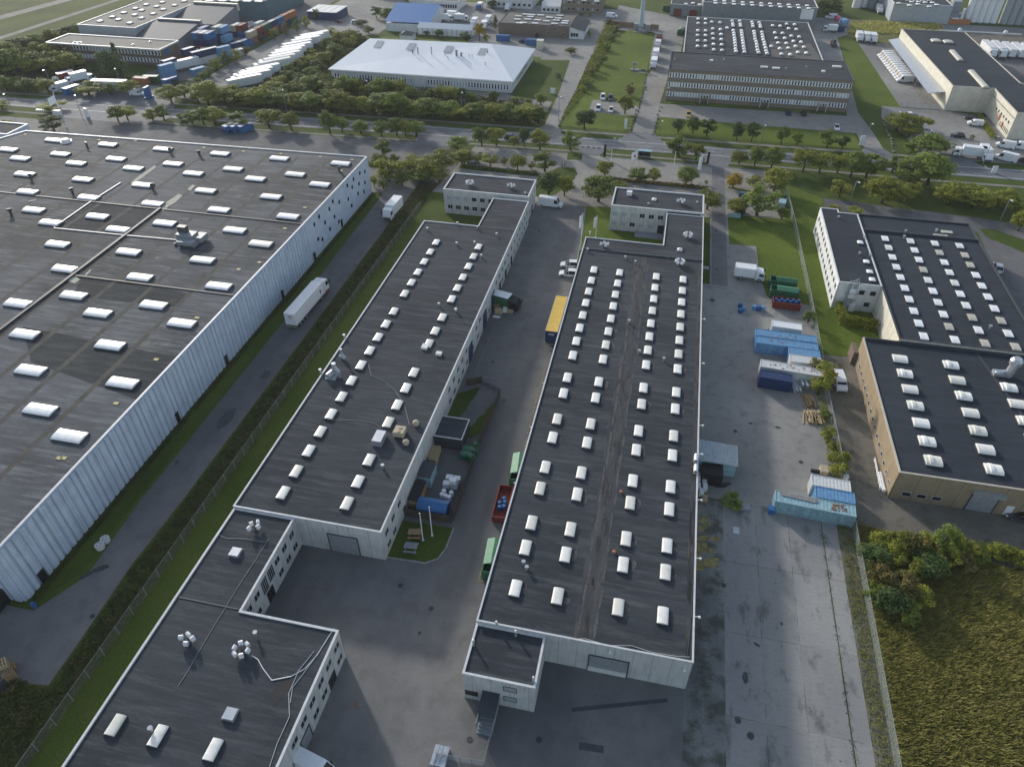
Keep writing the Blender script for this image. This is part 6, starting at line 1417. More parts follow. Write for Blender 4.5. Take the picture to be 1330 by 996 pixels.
m = MB(); pr = [(70.7, 0), (73.3, 0), (73.3, 1.5), (73.0, 2.1), (72.0, 2.5), (71.0, 2.1), (70.7, 1.5)]; m.extr(pr, -30.9, -26.0); m.v = [(b, a, c) for a, b, c in m.v]; m.build('tarpaulin', M['blue'], TT)
m = MB(); m.extr([(70.8, .1), (73.2, .1), (73.2, 1.6), (72, 2.3), (70.8, 1.6)], -25.98, -25.94); m.v = [(b, a, c) for a, b, c in m.v]; m.build('end_flap', M['navy'], TT)
for lb, x0, x1, y0, y1, z, mt in (('dark low lean-to shelter against the left hall, next to the blue tent', -32.6, -30.9, 71.8, 76.3, 2.0, 'black'), ('dark shelter with a teal side against the left hall wall', -32.6, -30.4, 76.8, 80.4, 2.3, 'frame_dark')):
    s = empty('shelter', ((x0 + x1) / 2, y0, 0), 0, lb, 'shelter'); m = MB(); m.quad([(x0, y0, z + .3), (x1, y0, z), (x1, y1, z), (x0, y1, z + .3)]); m.quad([(x0, y1, z + .25), (x1, y1, z - .05), (x1, y0, z - .05), (x0, y0, z + .25)]); m.build('roof', M[mt], s)
    m = MB(); m.box(x1 - .1, x1 - .02, y0, y1, 0, z - .08); m.box(x0, x1 - .1, y0, y0 + .08, 0, z - .08); m.build('screen', M['wood'] if mt == 'black' else M['teal'], s)
m = MB(); x, y = at(545, 653); m.box(x - .55, x + .55, y - .5, y + .5, 0, .4); tag(m.build('white_crate', M['white']), 'white crate on the asphalt left of the blue tent', 'crate')
# fences
def fence(name, label, pts, h, mat, post, sp=2.5, solid=False, group=None, rails=True):
    root = empty(name, (*pts[0], 0), 0, label, 'fence', group); m = MB()
    if solid:
        for a, b in zip(pts, pts[1:]):
            L = math.hypot(b[0] - a[0], b[1] - a[1]); n = max(1, int(L / .32)); ux, uy = (b[0] - a[0]) / L, (b[1] - a[1]) / L; j = 0
            for i in range(n):
                s0, s1 = L * i / n + .02, L * (i + 1) / n - .02; q = .03 if i % 2 else .06
                m.prism([(a[0] + ux * s0 - uy * q, a[1] + uy * s0 + ux * q), (a[0] + ux * s0 + uy * q, a[1] + uy * s0 - ux * q), (a[0] + ux * s1 + uy * q, a[1] + uy * s1 - ux * q), (a[0] + ux * s1 - uy * q, a[1] + uy * s1 + ux * q)], .05, h)
        m.build('boards', mat, root)
    else:
        for a, b in zip(pts, pts[1:]): m.quad([(a[0], a[1], .05), (b[0], b[1], .05), (b[0], b[1], h), (a[0], a[1], h)])
        m.build('mesh_panel', mat, root)
    m = MB(); P = []; acc = 0
    for a, b in zip(pts, pts[1:]):
        L = math.hypot(b[0] - a[0], b[1] - a[1]); n = max(1, round(L / sp))
        for i in range(n): P.append((a[0] + (b[0] - a[0]) * i / n, a[1] + (b[1] - a[1]) * i / n))
    P.append(pts[-1]); pm_ = MB(); pm_.cyl((0, 0, 0), (0, 0, h + .08), .06, .06, 6); pmesh = pm_.mesh('post', post)
    for i, p in enumerate(P[:95]):
        o = bpy.data.objects.new('post', pmesh); col.objects.link(o); o.parent = root; o.location = (p[0] - pts[0][0], p[1] - pts[0][1], 0)
    if rails:
        for a, b in zip(pts, pts[1:]): m.cyl((a[0], a[1], h), (b[0], b[1], h), .03, .03, 4)
        m.build('top_rail', post, root)
    return root
def wire_mat(name, c, dens, alpha=None):
    m, nt, b = nodes(name); g = nt.nodes.new('ShaderNodeNewGeometry'); sp = nt.nodes.new('ShaderNodeSeparateXYZ'); nt.links.new(g.outputs['Position'], sp.inputs[0])
    s = mth(nt, 'ADD', sp.outputs[0], sp.outputs[1])
    a = mth(nt, 'LESS_THAN', mth(nt, 'FRACT', mth(nt, 'MULTIPLY', mth(nt, 'ADD', s, sp.outputs[2]), 9.)), dens); c2 = mth(nt, 'LESS_THAN', mth(nt, 'FRACT', mth(nt, 'MULTIPLY', mth(nt, 'SUBTRACT', s, sp.outputs[2]), 9.)), dens)
    nt.links.new(mth(nt, 'MAXIMUM', a, c2), b.inputs['Alpha']); b.inputs['Base Color'].default_value = (*c, 1); b.inputs['Roughness'].default_value = .5; return m
WM = wire_mat('chain_link', (.3, .34, .32), .09); GPOST = M['grey']; WM2 = wire_mat('chain_link_pale', (.42, .46, .47), .14)
fence('wire_fence', 'long chain-link fence along the rough bank between the warehouse lane and the left hall', [(-64.3, 10), (-64.4, 45), (-64.5, 90), (-64.3, 140), (-63.9, 176)], 2.0, WM, GPOST, 3.2)
fence('wire_fence', 'tall pale wire fence running from the street trees to the golden bush at the right', [(35.8, 207), (36.4, 188), (36.9, 150), (36.9, 129), (36.6, 116), (36.8, 106)], 2.1, WM2, M['alu'], 2.8)
fence('wire_fence', 'lower wire fence beside the weedy verge of the concrete yard', [(36.8, 105.9), (37.0, 86), (36.9, 64), (36.8, 46), (36.6, 20)], 2.1, WM2, M['alu'], 2.9)
fence('board_fence', 'brown board fence around the service yard by the left hall, lane side', [(-24.9, 71), (-25.0, 85), (-25.0, 91.5), (-24.4, 101.8)], 1.8, plain('fence_boards', (.075, .062, .05), .9, .25), M['bark'], 2.5, True)
fence('board_fence', 'brown board fence between the picnic lawn and the blue tent', [(-33, 70.2), (-25.0, 70.4)], 1.7, plain('fence_boards', (.075, .062, .05), .9, .25), M['bark'], 2.5, True)
fence('board_fence', 'short brown fence at the far end of the service yard', [(-31.5, 103.8), (-28.8, 105.3)], 1.6, plain('fence_boards', (.075, .062, .05), .9, .25), M['bark'], 2.5, True)
fence('metal_gate', 'low dark steel gate closing the service yard', [(-28.6, 104.6), (-24.6, 103.0)], 1.2, wire_mat('gate_bars', (.05, .06, .07), .3), M['frame_dark'], 1.3)
fence('railing', 'grey steel railing around the lower ramp at the bottom edge', [(-16.9, 30.5), (-16.9, 35.4), (-11.2, 35.7), (-11.1, 40.6)], 1.2, wire_mat('rail_bars', (.4, .42, .44), .3), M['grey'], 1.4)
fence('hoarding', 'brown and blue board fence with a white rail behind the mast', [(-33, 385.5), (-10.5, 383)], 2.2, plain('fence_boards_warm', (.2, .11, .06), .9, .2), M['wood'], 3, True)
fence('wire_fence', 'wire fence with gate at the near end of the depot yard', [(82.3, 291.5), (97, 291.4)], 1.8, WM2, M['grey'], 2.5)
m = MB(); m.box(-24.85, -24.6, 71, 100, 0, .1)
ck = MB(); x, y = at(572, 985); ck.box(x - .9, x + .9, y - 1.2, y + 1.2, 0, .9); ck.cyl((x - .5, y - 1, .9), (x - .2, y + 1, 1.3), .06, .06, 6); ck.cyl((x + .1, y - 1, .9), (x + .2, y + 1, 1.4), .06, .06, 6); tag(ck.build('steel_trolley', M['alu']), 'steel trolley beside the railing at the bottom edge', 'trolley')
# picnic tables
def picnic(lb, p, rz):
    root = empty('picnic_table', (0, 0, 0), 0, lb, 'picnic table', 'picnic tables on the lawn'); m = MB()
    for i in range(5): m.box(-.9, .9, -.38 + i * .155, -.25 + i * .155, .72, .76)
    m.build('table_top', M['wood'] if 'brown' in lb else M['grey'], root)
    for s in (-1, 1):
        m = MB()
        for k in range(2): m.box(-.9, .9, s * .72 - .14 + k * .15, s * .72 - .01 + k * .15, .43, .47)
        m.build('bench', M['wood'] if 'brown' in lb else M['grey'], root)
        for sx in (-.65, .65): m = MB(); m.cyl((sx, s * .2, .74), (sx, s * .75, 0), .05, .05, 5); m.build('leg', M['wood'] if 'brown' in lb else M['grey'], root)
    root.location = (*at(*p), 0); root.rotation_euler = (0, 0, rz); root.scale = (1.15,) * 3
picnic('brown wooden picnic table on the small lawn, further from the camera', (539, 695.5), R(12)); picnic('weathered grey picnic table on the small lawn, nearer the camera', (534, 713.5), R(5))
# flagpoles
def flagpole(lb, base, topy, flag=None, H=None, emblem=None, r=.07, pennant=True, mat='white', topx=None):
    x, y = at(*base); h = H or min(14, ptop(x, y, topy)); root = empty('flagpole', (x, y, 0), 0, lb, 'flagpole', 'white flagpoles')
    m = MB(); m.cyl((x, y, 0), (x, y, h), r * 1.5, r * .8, 8); m.build('pole', M[mat], root); m = MB(); m.ball((x, y, h), r * 1.8, 8, 5); m.cyl((x, y, 0), (x, y, .25), .22, .22, 8); m.build('finial', M['alu'], root)
    if flag:
        w, l = flag; g = MB(); n = 6; pts = []
        for i in range(n + 1):
            t = i / n; pts.append((x - t * w * .75, y + .25 * math.sin(t * 6), h - .3 - t * w * .35))
        for a, b in zip(pts, pts[1:]): g.quad([(a[0], a[1], a[2] - l), (b[0], b[1], b[2] - l), b, a])
        f = g.build('flag', M['white'], root)
        if emblem: e_ = MB(); c = pts[3]; e_.cyl((c[0], c[1] - .05, c[2] - l * .55), (c[0], c[1] - .09, c[2] - l * .55), .38, .38, 12); q = e_.build('emblem', M[emblem], root)
flagpole('flagpole with a furled white flag at the left edge of the flag lawn', (754, 325), 277.5, (1.0, 3.4)); flagpole('flagpole with a furled white flag on the flag lawn, nearer the central hall roof', (773.5, 309), 280, (1.0, 3.0))
flagpole('white flagpole flying a flag with a red round emblem by the main road', (824, 236), 194.5, (2.2, 2.4), emblem='tail'); flagpole('bare white flagpole in the parking hedge, between two round trees', (872, 236), 197.5)
flagpole('white flagpole with a hanging flag nearest the road junction', (907, 238.5), 201, (1.2, 4.2)); flagpole('bare white flagpole by the round tree at the junction', (792, 228), 193)
flagpole('tall flagpole with a waving white flag beside the warehouse gate, far left', (86.5, 166), 122.5, (4.2, 2.4), r=.13); flagpole('bare white flagpole on the picnic lawn, left of two', (549.5, 702), 673, H=6.4); flagpole('bare white flagpole on the picnic lawn, right of two', (561.5, 696), 665, H=6.8)
# street lamps
def lamp(lb, base, h=8, arm=1.2, rz=0, grp='street lamps'):
    x, y = at(*base); root = empty('street_lamp', (0, 0, 0), 0, lb, 'street lamp', grp); m = MB(); m.cyl((0, 0, 0), (0, 0, h), .11, .07, 8); m.cyl((0, 0, h), (arm, 0, h + .15), .05, .05, 6); m.build('post', M['grey'], root); m = MB(); m.box(arm - .1, arm + .65, -.16, .16, h + .05, h + .22); m.build('lamp_head', M['lamp_glass'], root); root.location = (x, y, 0); root.rotation_euler = (0, 0, rz)
for i, (b, h, lb) in enumerate((((989, 184), 5.5, 'street lamp between the round trees on the office lawn'), ((725.5, 156), 8, 'street lamp beside the entrance of the white-roofed building'), ((1123, 188), 7, 'street lamp at the office side road mouth'), ((1276, 214), 9, 'tall lamp in front of the depot lorries'), ((373, 146), 8, 'lamp post among the trees left of the white-roofed building'), ((480, 130), 7, 'lamp post in front of the white-roofed building'),
                              ((600, 150), 8, 'lamp post among the hedge trees in front of the white-roofed building'), ((18, 148), 7, 'lamp post on the verge at the far left'), ((106, 150), 7, 'lamp post behind the tall waving flag'), ((1104, 262), 6, 'thin lamp post on the bank above the black-roofed hall'), ((1299, 286), 6, 'lamp post by the access road at the right edge'), ((1158, 168), 6, 'lamp post at the office lane corner'), ((157, 110), 6, 'lamp post in front of the conifers'), ((67, 112), 6, 'lamp post left of the lorry park'), ((136, 95), 5, 'lamp post on the brick office lawn'), ((857, 176), 5, 'lamp post right of the lane beside the office lawn'), ((863, 134), 5.5, 'short lamp at the left corner of the three-storey office'))):
    lamp(lb, b, h, .7, R(-90 + (i * 37) % 60))
# signs and small furniture
def slab_sign(lb, p, w, h, mat, name='sign_board', leg=True):
    x, y = at(*p); root = empty(name, (x, y, 0), 0, lb, 'sign'); m = MB(); m.box(x - w / 2, x + w / 2, y - .12, y + .12, .3, h); m.build('panel', M[mat], root); m = MB(); m.box(x - w / 2, x - w / 2 + .12, y - .1, y + .1, 0, .3); m.box(x + w / 2 - .12, x + w / 2, y - .1, y + .1, 0, .3); m.build('leg', M['grey'], root)
slab_sign('white totem sign on the lawn by the office lane', (812, 168.5), .9, 3.6, 'white'); slab_sign('white slab sign at the corner of the white-roofed building', (717.7, 122.5), 1.8, 2.2, 'white'); slab_sign('white angled sign beside the road at the office lane', (1118, 190), 1.4, 3.4, 'white')
slab_sign('white sign post at the warehouse gate, left of the junction', (114, 152), 1.4, 3.0, 'white'); slab_sign('black totem sign at the central entrance from the road', (785, 205), .7, 4.2, 'black'); slab_sign('black totem sign at the right entrance from the road', (918.5, 214), .7, 4.0, 'black')
slab_sign('small blue-white sign at the far side of the left lawn', (474, 147), .9, 2.2, 'white'); slab_sign('white sign by the lamp at the main junction', (1290, 225), 1.4, 2.2, 'white')
bs = empty('bus_shelter', (0, 0, 0), 0, 'glass bus shelter on the verge beside the flag with the red emblem', 'bus shelter'); m = MB(); m.box(-1.9, 1.9, .6, .66, .1, 2.2); m.box(-1.9, -1.84, -.6, .6, .1, 2.2); m.build('glazing', M['glass'], bs); m = MB(); m.box(-2.1, 2.1, -.8, .8, 2.25, 2.4); m.build('roof', M['teal'], bs); m = MB(); m.box(-1.7, 1.7, .2, .5, .4, .46)
for s in (-1.8, 1.8): m.cyl((s, -.6, 0), (s, -.6, 2.25), .05, .05, 6)
m.build('bench', M['grey'], bs); bs.location = (*at(836.5, 205), 0)
m = MB(); x, y = at(888, 415 - 2); 
x, y = at(954, 281.5); m = MB(); m.box(x - 1.5, x + 1.5, y - .6, y + .6, 0, .9); tag(m.build('utility_box', M['teal']), 'pale utility box at the lawn corner under the small tree', 'box')
m = MB(); m.box(12.3, 14.6, 158.9, 160.2, .02, .1); tag(m.build('manhole_slab', M['grey']), kind='structure')
# mast with base cabin
MS = empty('radio_mast', (-18.7, 378, 0), 0, 'very tall pale steel mast on a concrete pad at the top of the mast lawn', 'mast'); m = MB(); m.cyl((-18.7, 378, 0), (-18.7, 378, 42), 1.1, .75, 16); m.build('tower', plain('mast_paint', (.36, .45, .5), .5, .1), MS)
m = MB(); m.box(-22, -15.4, 374.8, 381, 0, .3); m.build('pad', M['path'], MS); m = MB(); m.box(-16.6, -13.6 - .6, 376.5, 380, .3, 3.4); m.box(-23 + .9, -20, 378, 380.5, .3, 3.2); m.build('cabin', M['grey'], MS)
m = MB(); m.cyl((-18.7, 378, 2), (-18.7, 378, 2.4), 1.5, 1.5, 16); m.build('collar', M['grey'], MS)
# playground-like machine on the lawn
mc = empty('garden_sculpture', (0, 0, 0), 0, 'grey machinery and posts standing on a paved spot of the mast lawn', 'machine'); m = MB(); m.box(-2.2, 2, -.8, .8, 0, .5); m.cyl((-1, 0, .5), (-1, 0, 3.4), .3, .3, 8); m.box(-1.6, .4, -.5, .5, 2.4, 3.0); m.cyl((.9, 0, .4), (3.6, .4, .6), .25, .25, 8); m.build('frame', M['grey'], mc); m = MB(); m.box(2.4, 4, -.6, .6, 0, .8); m.build('housing', M['green'], mc); mc.location = (*at(826, 92), 0)
sheet('lawn_path', px((828, 92), (848, 92.5), (848, 96), (828, 95.5)), K * 6, M['path'])
# boulders and low kerbs along the mast lawn edge
rb = random.Random(9)
bm = MB(); bm.ball((0, 0, .25), .5, 7, 5, 0, .7); bmesh_ = bm.mesh('boulder', plain('boulder_stone', (.3, .27, .23), .9, .25))
for v in bmesh_.vertices: v.co *= 1 + rb.uniform(-.15, .15)
def boulders(pts, n, lb, grp):
    for i in range(n):
        t = i / (n - 1) * (len(pts) - 1); k = min(int(t), len(pts) - 2); t -= k; a, b = pts[k], pts[k + 1]
        x, y = at(a[0] + (b[0] - a[0]) * t, a[1] + (b[1] - a[1]) * t); o = bpy.data.objects.new('boulder', bmesh_); col.objects.link(o); o.location = (x + rb.uniform(-.3, .3), y + rb.uniform(-.3, .3), 0); s = rb.uniform(.6, 1.2); o.scale = (s, s, s); o.rotation_euler = (0, 0, rb.random() * 6); tag(o, lb, 'boulder', grp)
boulders([(725, 163), (737, 139), (749, 118), (766, 113)], 26, 'small boulder in the row edging the mast lawn beside the side road', 'boulders edging the mast lawn')
boulders([(1146, 160), (1157, 180), (1160, 198)], 12, 'white stone edging the lane right of the three-storey office', 'stones edging the office lane')
boulders([(818, 172), (825, 150), (835, 125), (838, 108)], 18, 'low stone edging the left side of the office lane', 'stones on the left of the office lane')
boulders([(848, 175), (852, 160), (858, 140)], 9, 'low stone edging the right side of the office lane', 'stones on the right of the office lane')
# two people by the junction
def person(lb, p, top, legs, rz, hair=(.05, .035, .02)):
    root = empty('person', (0, 0, 0), 0, lb, 'person', None)
    vs = [((0, 0, .95), .15), ((0, 0, 1.2), .15), ((0, 0, 1.42), .13), ((0, 0, 1.52), .055), ((0, .01, 1.66), .095), ((0, 0, 1.74), .085),
          ((0, .09, .9), .1), ((.06, .1, .5), .07), ((.02, .1, .08), .045), ((.14, .1, .04), .04), ((0, -.09, .9), .1), ((-.1, -.1, .5), .07), ((-.2, -.1, .1), .045), ((-.1, -.1, .04), .04),
          ((0, .19, 1.4), .06), ((-.03, .25, 1.12), .05), ((.08, .25, .88), .04), ((0, -.19, 1.4), .06), ((.03, -.25, 1.12), .05), ((.12, -.24, .9), .04)]
    es = [(0, 1), (1, 2), (2, 3), (3, 4), (4, 5), (0, 6), (6, 7), (7, 8), (8, 9), (0, 10), (10, 11), (11, 12), (12, 13), (2, 14), (14, 15), (15, 16), (2, 17), (17, 18), (18, 19)]
    me = bpy.data.meshes.new('body'); me.from_pydata([v for v, r in vs], es, []); o = bpy.data.objects.new('body', me); col.objects.link(o); o.parent = root
    sm = o.modifiers.new('skin', 'SKIN'); 
    if not me.skin_vertices: 
        import bmesh as _b; bb_ = _b.new(); bb_.from_mesh(me); bb_.verts.layers.skin.verify(); bb_.to_mesh(me); bb_.free()
    for i, (v, r) in enumerate(vs): me.skin_vertices[0].data[i].radius = (r, r)
    me.skin_vertices[0].data[0].use_root = True; ss = o.modifiers.new('sub', 'SUBSURF'); ss.levels = 1; ss.render_levels = 1
    m_, nt, b = nodes('clothes_' + top); tc = nt.nodes.new('ShaderNodeTexCoord'); sp = nt.nodes.new('ShaderNodeSeparateXYZ'); nt.links.new(tc.outputs['Object'], sp.inputs[0])
    c1 = mixc(nt, mth(nt, 'GREATER_THAN', sp.outputs[2], .95), legs, {'red': (.4, .04, .03), 'navy': (.03, .05, .15)}[top]); c2 = mixc(nt, mth(nt, 'GREATER_THAN', sp.outputs[2], 1.5), c1, (.42, .27, .2)); nt.links.new(c2, b.inputs['Base Color']); me.materials.append(m_)
    h = MB(); h.ball((-.02, 0, 1.72), .115, 8, 6, 0, .8); h.build('hair', M['bark'], root); root.location = (*at(*p), 0); root.rotation_euler = (0, 0, rz)
person('person in a red top walking beside another by the entrance junction', (730, 217.5), 'red', (.03, .035, .05), R(200)); person('person in dark blue walking right of the one in red', (733.5, 217), 'navy', (.03, .035, .05), R(190))
person('person in dark clothes standing on the lane by the trailer park', (258.5, 134.5), 'navy', (.02, .02, .03), R(90))
# goods beside the black-cab lorry
for i, (q, s, mt) in enumerate((((646, 401), (1.3, 1.0, 1.1), 'wood'), ((651, 399.5), (1.0, .9, 1.2), 'wood'), ((642, 397), (1.2, 1.1, 1.3), 'wood_pale'), ((648, 407), (1.6, 1.1, 1.1), 'wood_pale'), ((656, 405.5), (.8, .8, 1.2), 'white'), ((663, 405.5), (1.4, 1.0, .7), 'wood_pale'), ((645, 412.5), (1.6, .7, .3), 'white'))):
    x, y = at(*q); m = MB(); m.box(x - s[0] / 2, x + s[0] / 2, y - s[1] / 2, y + s[1] / 2, .14, s[2]); root = empty('goods_pallet', (x, y, 0), 0, None, 'goods'); m.build('load', M[mt], root); m = MB()
    for k in range(4): m.box(x - s[0] / 2, x + s[0] / 2, y - s[1] / 2 + k * s[1] / 4, y - s[1] / 2 + k * s[1] / 4 + .12, 0, .13)
    m.build('pallet', M['wood'], root)
    tag(root, ('brown carton pallet leftmost beside the black-cab lorry', 'brown carton pallet against the green box of the lorry', 'tallest pale pallet load by the lorry rear', 'pale heaped pallet nearest the camera by the lorry', 'white wrapped drum load behind the lorry cab', 'low pale crate pallet under the lorry cab', 'flat white sacks lying on the asphalt near the lorry')[i])
for i, q in enumerate(((*at(636, 390), 1.9, 3.6), (*at(630, 402.5), 1.5, 1.6), (*at(626.5, 411), 1.5, 1.6))):
    s = empty('tarpaulin_stack', (q[0], q[1], 0), 0, '%s blue covered stack from the lorry along the left hall wall' % ORD[i], 'tarpaulin'); m = MB(); m.extr([(-.9, 0), (.9, 0), (.8, q[2] * .8), (0, q[2]), (-.8, q[2] * .75)], -q[3] / 2, q[3] / 2); m.v = [(a + q[0], b + q[1], c) for a, b, c in m.v]; m.build('tarpaulin', M['blue'], s)
for i, (q, c) in enumerate((((464, 915), 'orange'), ((419.5, 905), 'red'), ((1031, 375 + 30), 'orange'))):
    if i == 2: continue
    x, y = at(*q); m = MB(); m.prism(rect(x - .2, x + .2, y - .2, y + .2), 0, .05); m.cyl((x, y, .05), (x, y, .7), .16, .04, 10); tag(m.build('traffic_cone', M[c]), ('orange cone standing alone on the asphalt below the courtyard' if i == 0 else 'red cone beside the lower left wing wall'), 'cone')
for i in range(9):
    x, y = at(822 + i * 9.5, 237.6 + i * .55); 
    m = MB(); m.box(x - .5, x + .5, y - .15, y + .15, 0, .8); tag(m.build('barrier', M['orange']), 'orange barrier in the hedge strip below the flagpoles', 'barrier', 'orange barriers in the hedge strip')
# containers in the upper-left yard
CG = 'stacked containers in the container yard'
def stack(x, y, rz, cols, L, where, z0=0):
    lv = ['bottom', 'middle', 'top'] if len(cols) == 3 else (['bottom', 'top'] if len(cols) == 2 else ['single'])
    for i, c in enumerate(cols):
        nm = {'blue': 'blue', 'navy': 'dark blue', 'red': 'dark red', 'orange': 'orange-red', 'green': 'green', 'skyblue': 'light blue', 'offwhite': 'white', 'tan': 'tan', 'teal': 'teal'}[c]
        container(c, L, roof=None if c not in ('blue', 'navy', 'red', 'tan') else ('offwhite' if c in ('navy', 'tan') else c)).put((x, y, z0 + i * 2.6), rz, '%s container, %s of %s' % (nm, lv[i], where) if len(cols) > 1 else '%s container at %s' % (nm, where), CG)
rr3 = random.Random(2)
row = [('tan', 'orange'), ('red', 'navy')[::-1], ('red', 'green'), ('orange', 'navy'), ('navy', 'blue'), ('navy', 'orange')[::1], ('green', 'orange')]
for i, c in enumerate(row): stack(-190.6 - (i % 2) * .1 + i * .25, 320.6 + i * 6.35, R(88), c if i else ('orange', 'tan'), 6.06, 'the %s pair of the long row' % ORD[i])
for i, (x_, y_, c_) in enumerate(((-203.2, 330, ('navy', 'tan')), (-200.4, 330.4, ('blue', 'red')), (-194.6, 336, ('orange', 'offwhite')), (-208.5, 312.2, ('green', 'navy', 'blue')), (-196.2, 303.6, ('blue',)), (-207.4, 281.0, ('navy',)))): stack(x_, y_, R(86), c_, 6.06, 'the %s outlying stack near the three-high block' % ORD[i])
for i in range(3): stack(-207.0 + i * 2.7, 304.8 + i * .0, R(88), [('red', 'navy'), ('orange', 'navy'), ('green', 'navy')][i] + (('blue', 'navy', 'blue')[i],), 6.06, 'the %s front stack of the three-high block' % ORD[i])
for i in range(2): stack(-203.6 + i * 2.8, 315.5, R(88), ('red', 'navy', 'skyblue') if i else ('navy', 'blue', 'tan'), 6.06, 'the %s rear stack of the three-high block' % ('left', 'right')[i])
stack(-197.6, 311.5, R(88), ('navy', 'skyblue'), 6.06, 'the stack right of the three-high block'); stack(-193.2, 310.6, R(70), ('navy',), 6.06, 'blue box in front of the three-high block'.replace('blue box', 'the spot')); stack(-191.2, 316.4, R(70), ('blue',), 6.06, 'the spot beside the near end of the two-high row')
stack(-203.0, 289, R(70), ('red', 'navy'), 6.06, 'the red-and-blue pair right of the brick office corner'); stack(-201.6, 272.5, R(70), ('skyblue', 'navy'), 6.06, 'the pair nearest the brick office corner')
stack(-199.0, 266.5, R(65), ('skyblue', 'skyblue'), 6.06, 'the light blue pair in front of the brick office'); stack(-202.0, 259.3, R(10), ('green',), 6.06, 'the spot by the hedge before the blue ones'); stack(-193.2, 258.5, R(72), ('blue',), 6.06, 'the spot nearest the road at the yard entrance'); container('orange', 6.06, roof='tan').put((-204.6, 256.6, 0), R(2), 'rusty container with a tan roof by the hedge before the brick office', CG)
stack(-195.2, 288.6, R(62), ('offwhite', 'navy'), 12.19, 'the long slanted pair in the yard centre'); stack(-189.8, 294.5, R(62), ('skyblue', 'skyblue'), 6.06, 'the pair beyond the slanted stack'); stack(-189.4, 272.6, R(66), ('skyblue',), 6.06, 'the spot by the wooded fence'); stack(-187.2, 300.2, R(62), ('offwhite',), 6.06, 'the spot between slanted stack and trees')
semi('white', 'white', 'offwhite', 'white', True).put((-198.6, 277.0, 0), R(60), 'white skeletal trailer in the container yard beside the slanted stack'); container('green', 6.06).put((-201.6, 297.5, 0), R(3), 'green container lying before the three-high block', CG); box_truck('white', 'offwhite', 7, 3.2).put((-198.6, 297.5, 0), R(20), 'white lorry cab between green container and stacks'); box_truck('white', 'blue', 8, 3.4).put((-193.5, 328, 0), R(80), 'lorry with a white cab and blue box behind the stacks')
for i in range(7):
    x, y = -212 + i * 3.0, 336 + (i * 7 % 5) * 3; s = pallet_stack(14, 2.4, 2.0, mat='alu' if i % 2 else 'white'); s.put((x, y, 0), R(i * 20), '%s heap of silver and white drums from the left in the far container yard' % ORD[i], 'pale heaps in the far container yard')
SB = empty('storage_hall', (-176, 372, 0), 0, 'dark blue open hall with a white ribbed roof beyond the trailers', 'shed'); m = MB(); m.box(-184, -168.5, 366, 380, 0, 3.6); m.build('wall', M['navy'], SB); m = MB()
for i in range(8): m.box(-184.3 + i * 2, -182.4 + i * 2, 365.6, 380.4, 3.65, 3.9 + (i % 2) * .06)
m.build('roof', M['offwhite'], SB); box_truck('skyblue', 'offwhite', 7, 3.2).put((*at(426, 20), 0), R(200), 'light blue lorry beside the dark blue open hall')
for lb, p, c, k, rz in (('dark red car on the far car park beyond the trailers', (441, 30), 'red', 'hatch', 0), ('white car right of the dark red one on the far car park', (462, 31), 'white', 'suv', 30), ('black car beside the brown hall', (698, 48), 'black', 'hatch', 90), ('dark car behind the white hipped building, right side', (679, 56), 'navy', 'hatch', 0)): car(k, c).put((*at(*p), 0), R(rz), lb)
van('white', 5.8, 2.4).put((*at(794.5, 23.5), 0), R(0), 'white van at the head of the side road near the mast'); box_truck('blue', 'white', 7, 3.2).put((*at(623, 13), 0), DN, 'lorry with a blue cab at the top centre yard'); box_truck('white', 'white', 7, 3.3).put((*at(660, 14), 0), DN, 'white lorry in front of the white office at the top')
for i, p in enumerate(((590, 24), (579, 28), (568, 27), (616, 34), (634, 31), (629, 38), (600, 28))): box_truck('white', 'white', 7, 3.2).put((*at(*p), 0), R((0, 20, 0, -90, -90, -80, 0)[i]), '%s white lorry in the yard between the blue roof and the brown hall' % ORD[i], 'white lorries by the marquee')
container('blue', 6.06).put((*at(653.5, 53.5), 0), R(0), 'blue container behind the right end of the white roof', None); container('blue', 6.06).put((*at(692, 59), 0), R(0), 'blue skip container left of the cream tank by the side road', None)
m = MB(); x, y = at(701.5, 64); m.box(x - 1.4, x + 1.4, y - 1.4, y + 1.4, 0, 3.6); m.box(x - 1.5, x + 1.5, y - 1.5, y + 1.5, 3.6, 3.8); tag(m.build('cream_cabin', M['acryl_old']), 'cream cabin at the corner of the white-roofed building', 'cabin')
van('white', 5.6, 2.4).put((*at(1079, 25), 0), R(180), 'white van at the top right behind the grey hall'); van('pink', 5, 2.2).put((*at(1087, 27), 0), R(100), 'pink van next to the white one at the top right'); box_truck('white', 'skyblue', 7, 3.3).put((*at(1094, 34), 0), R(100), 'lorry with a light blue box at the top right verge')
box_truck('offwhite', 'white', 6.5, 3.3).put((*at(1077, 42), 0), R(180), 'white box lorry nearest the long green strip, top right'); container('navy', 6.06).put((*at(1087, 41), 0), R(5), 'dark blue container beside the white box lorry, top right'); box_truck('white', 'white', 8, 3.6).put((*at(1141, 17), 0), DN, 'white lorry parked by the grey tanks at the top right')
m = MB(); x, y = at(1082, 61); m.box(x - 1, x + 1.2, y - 2.2, y + 2, .4, 1.6); m.box(x - .6, x + .6, y - 1, y + .8, 1.6, 3.0); m.cyl((x, y + 1, 2), (x - 2, y + 6, 4.5), .25, .2, 6); root = empty('excavator', (x, y, 0), 0, 'small dark and orange digger beside the long green strip', 'excavator'); m.build('body', M['darkgrey'], root); m = MB(); m.box(x - 1.1, x + 1.3, y + 2.1, y + 3.2, .8, 2.2); m.build('bonnet', M['orange'], root)
m = MB(); x, y = at(1213, 30); m.box(x - 16, x + 16, y - 1.2, y + 1.2, 0, 2.2); tag(m.build('brick_wall', M['orange']), 'long low brick-red wall in front of the grey factory', 'wall')
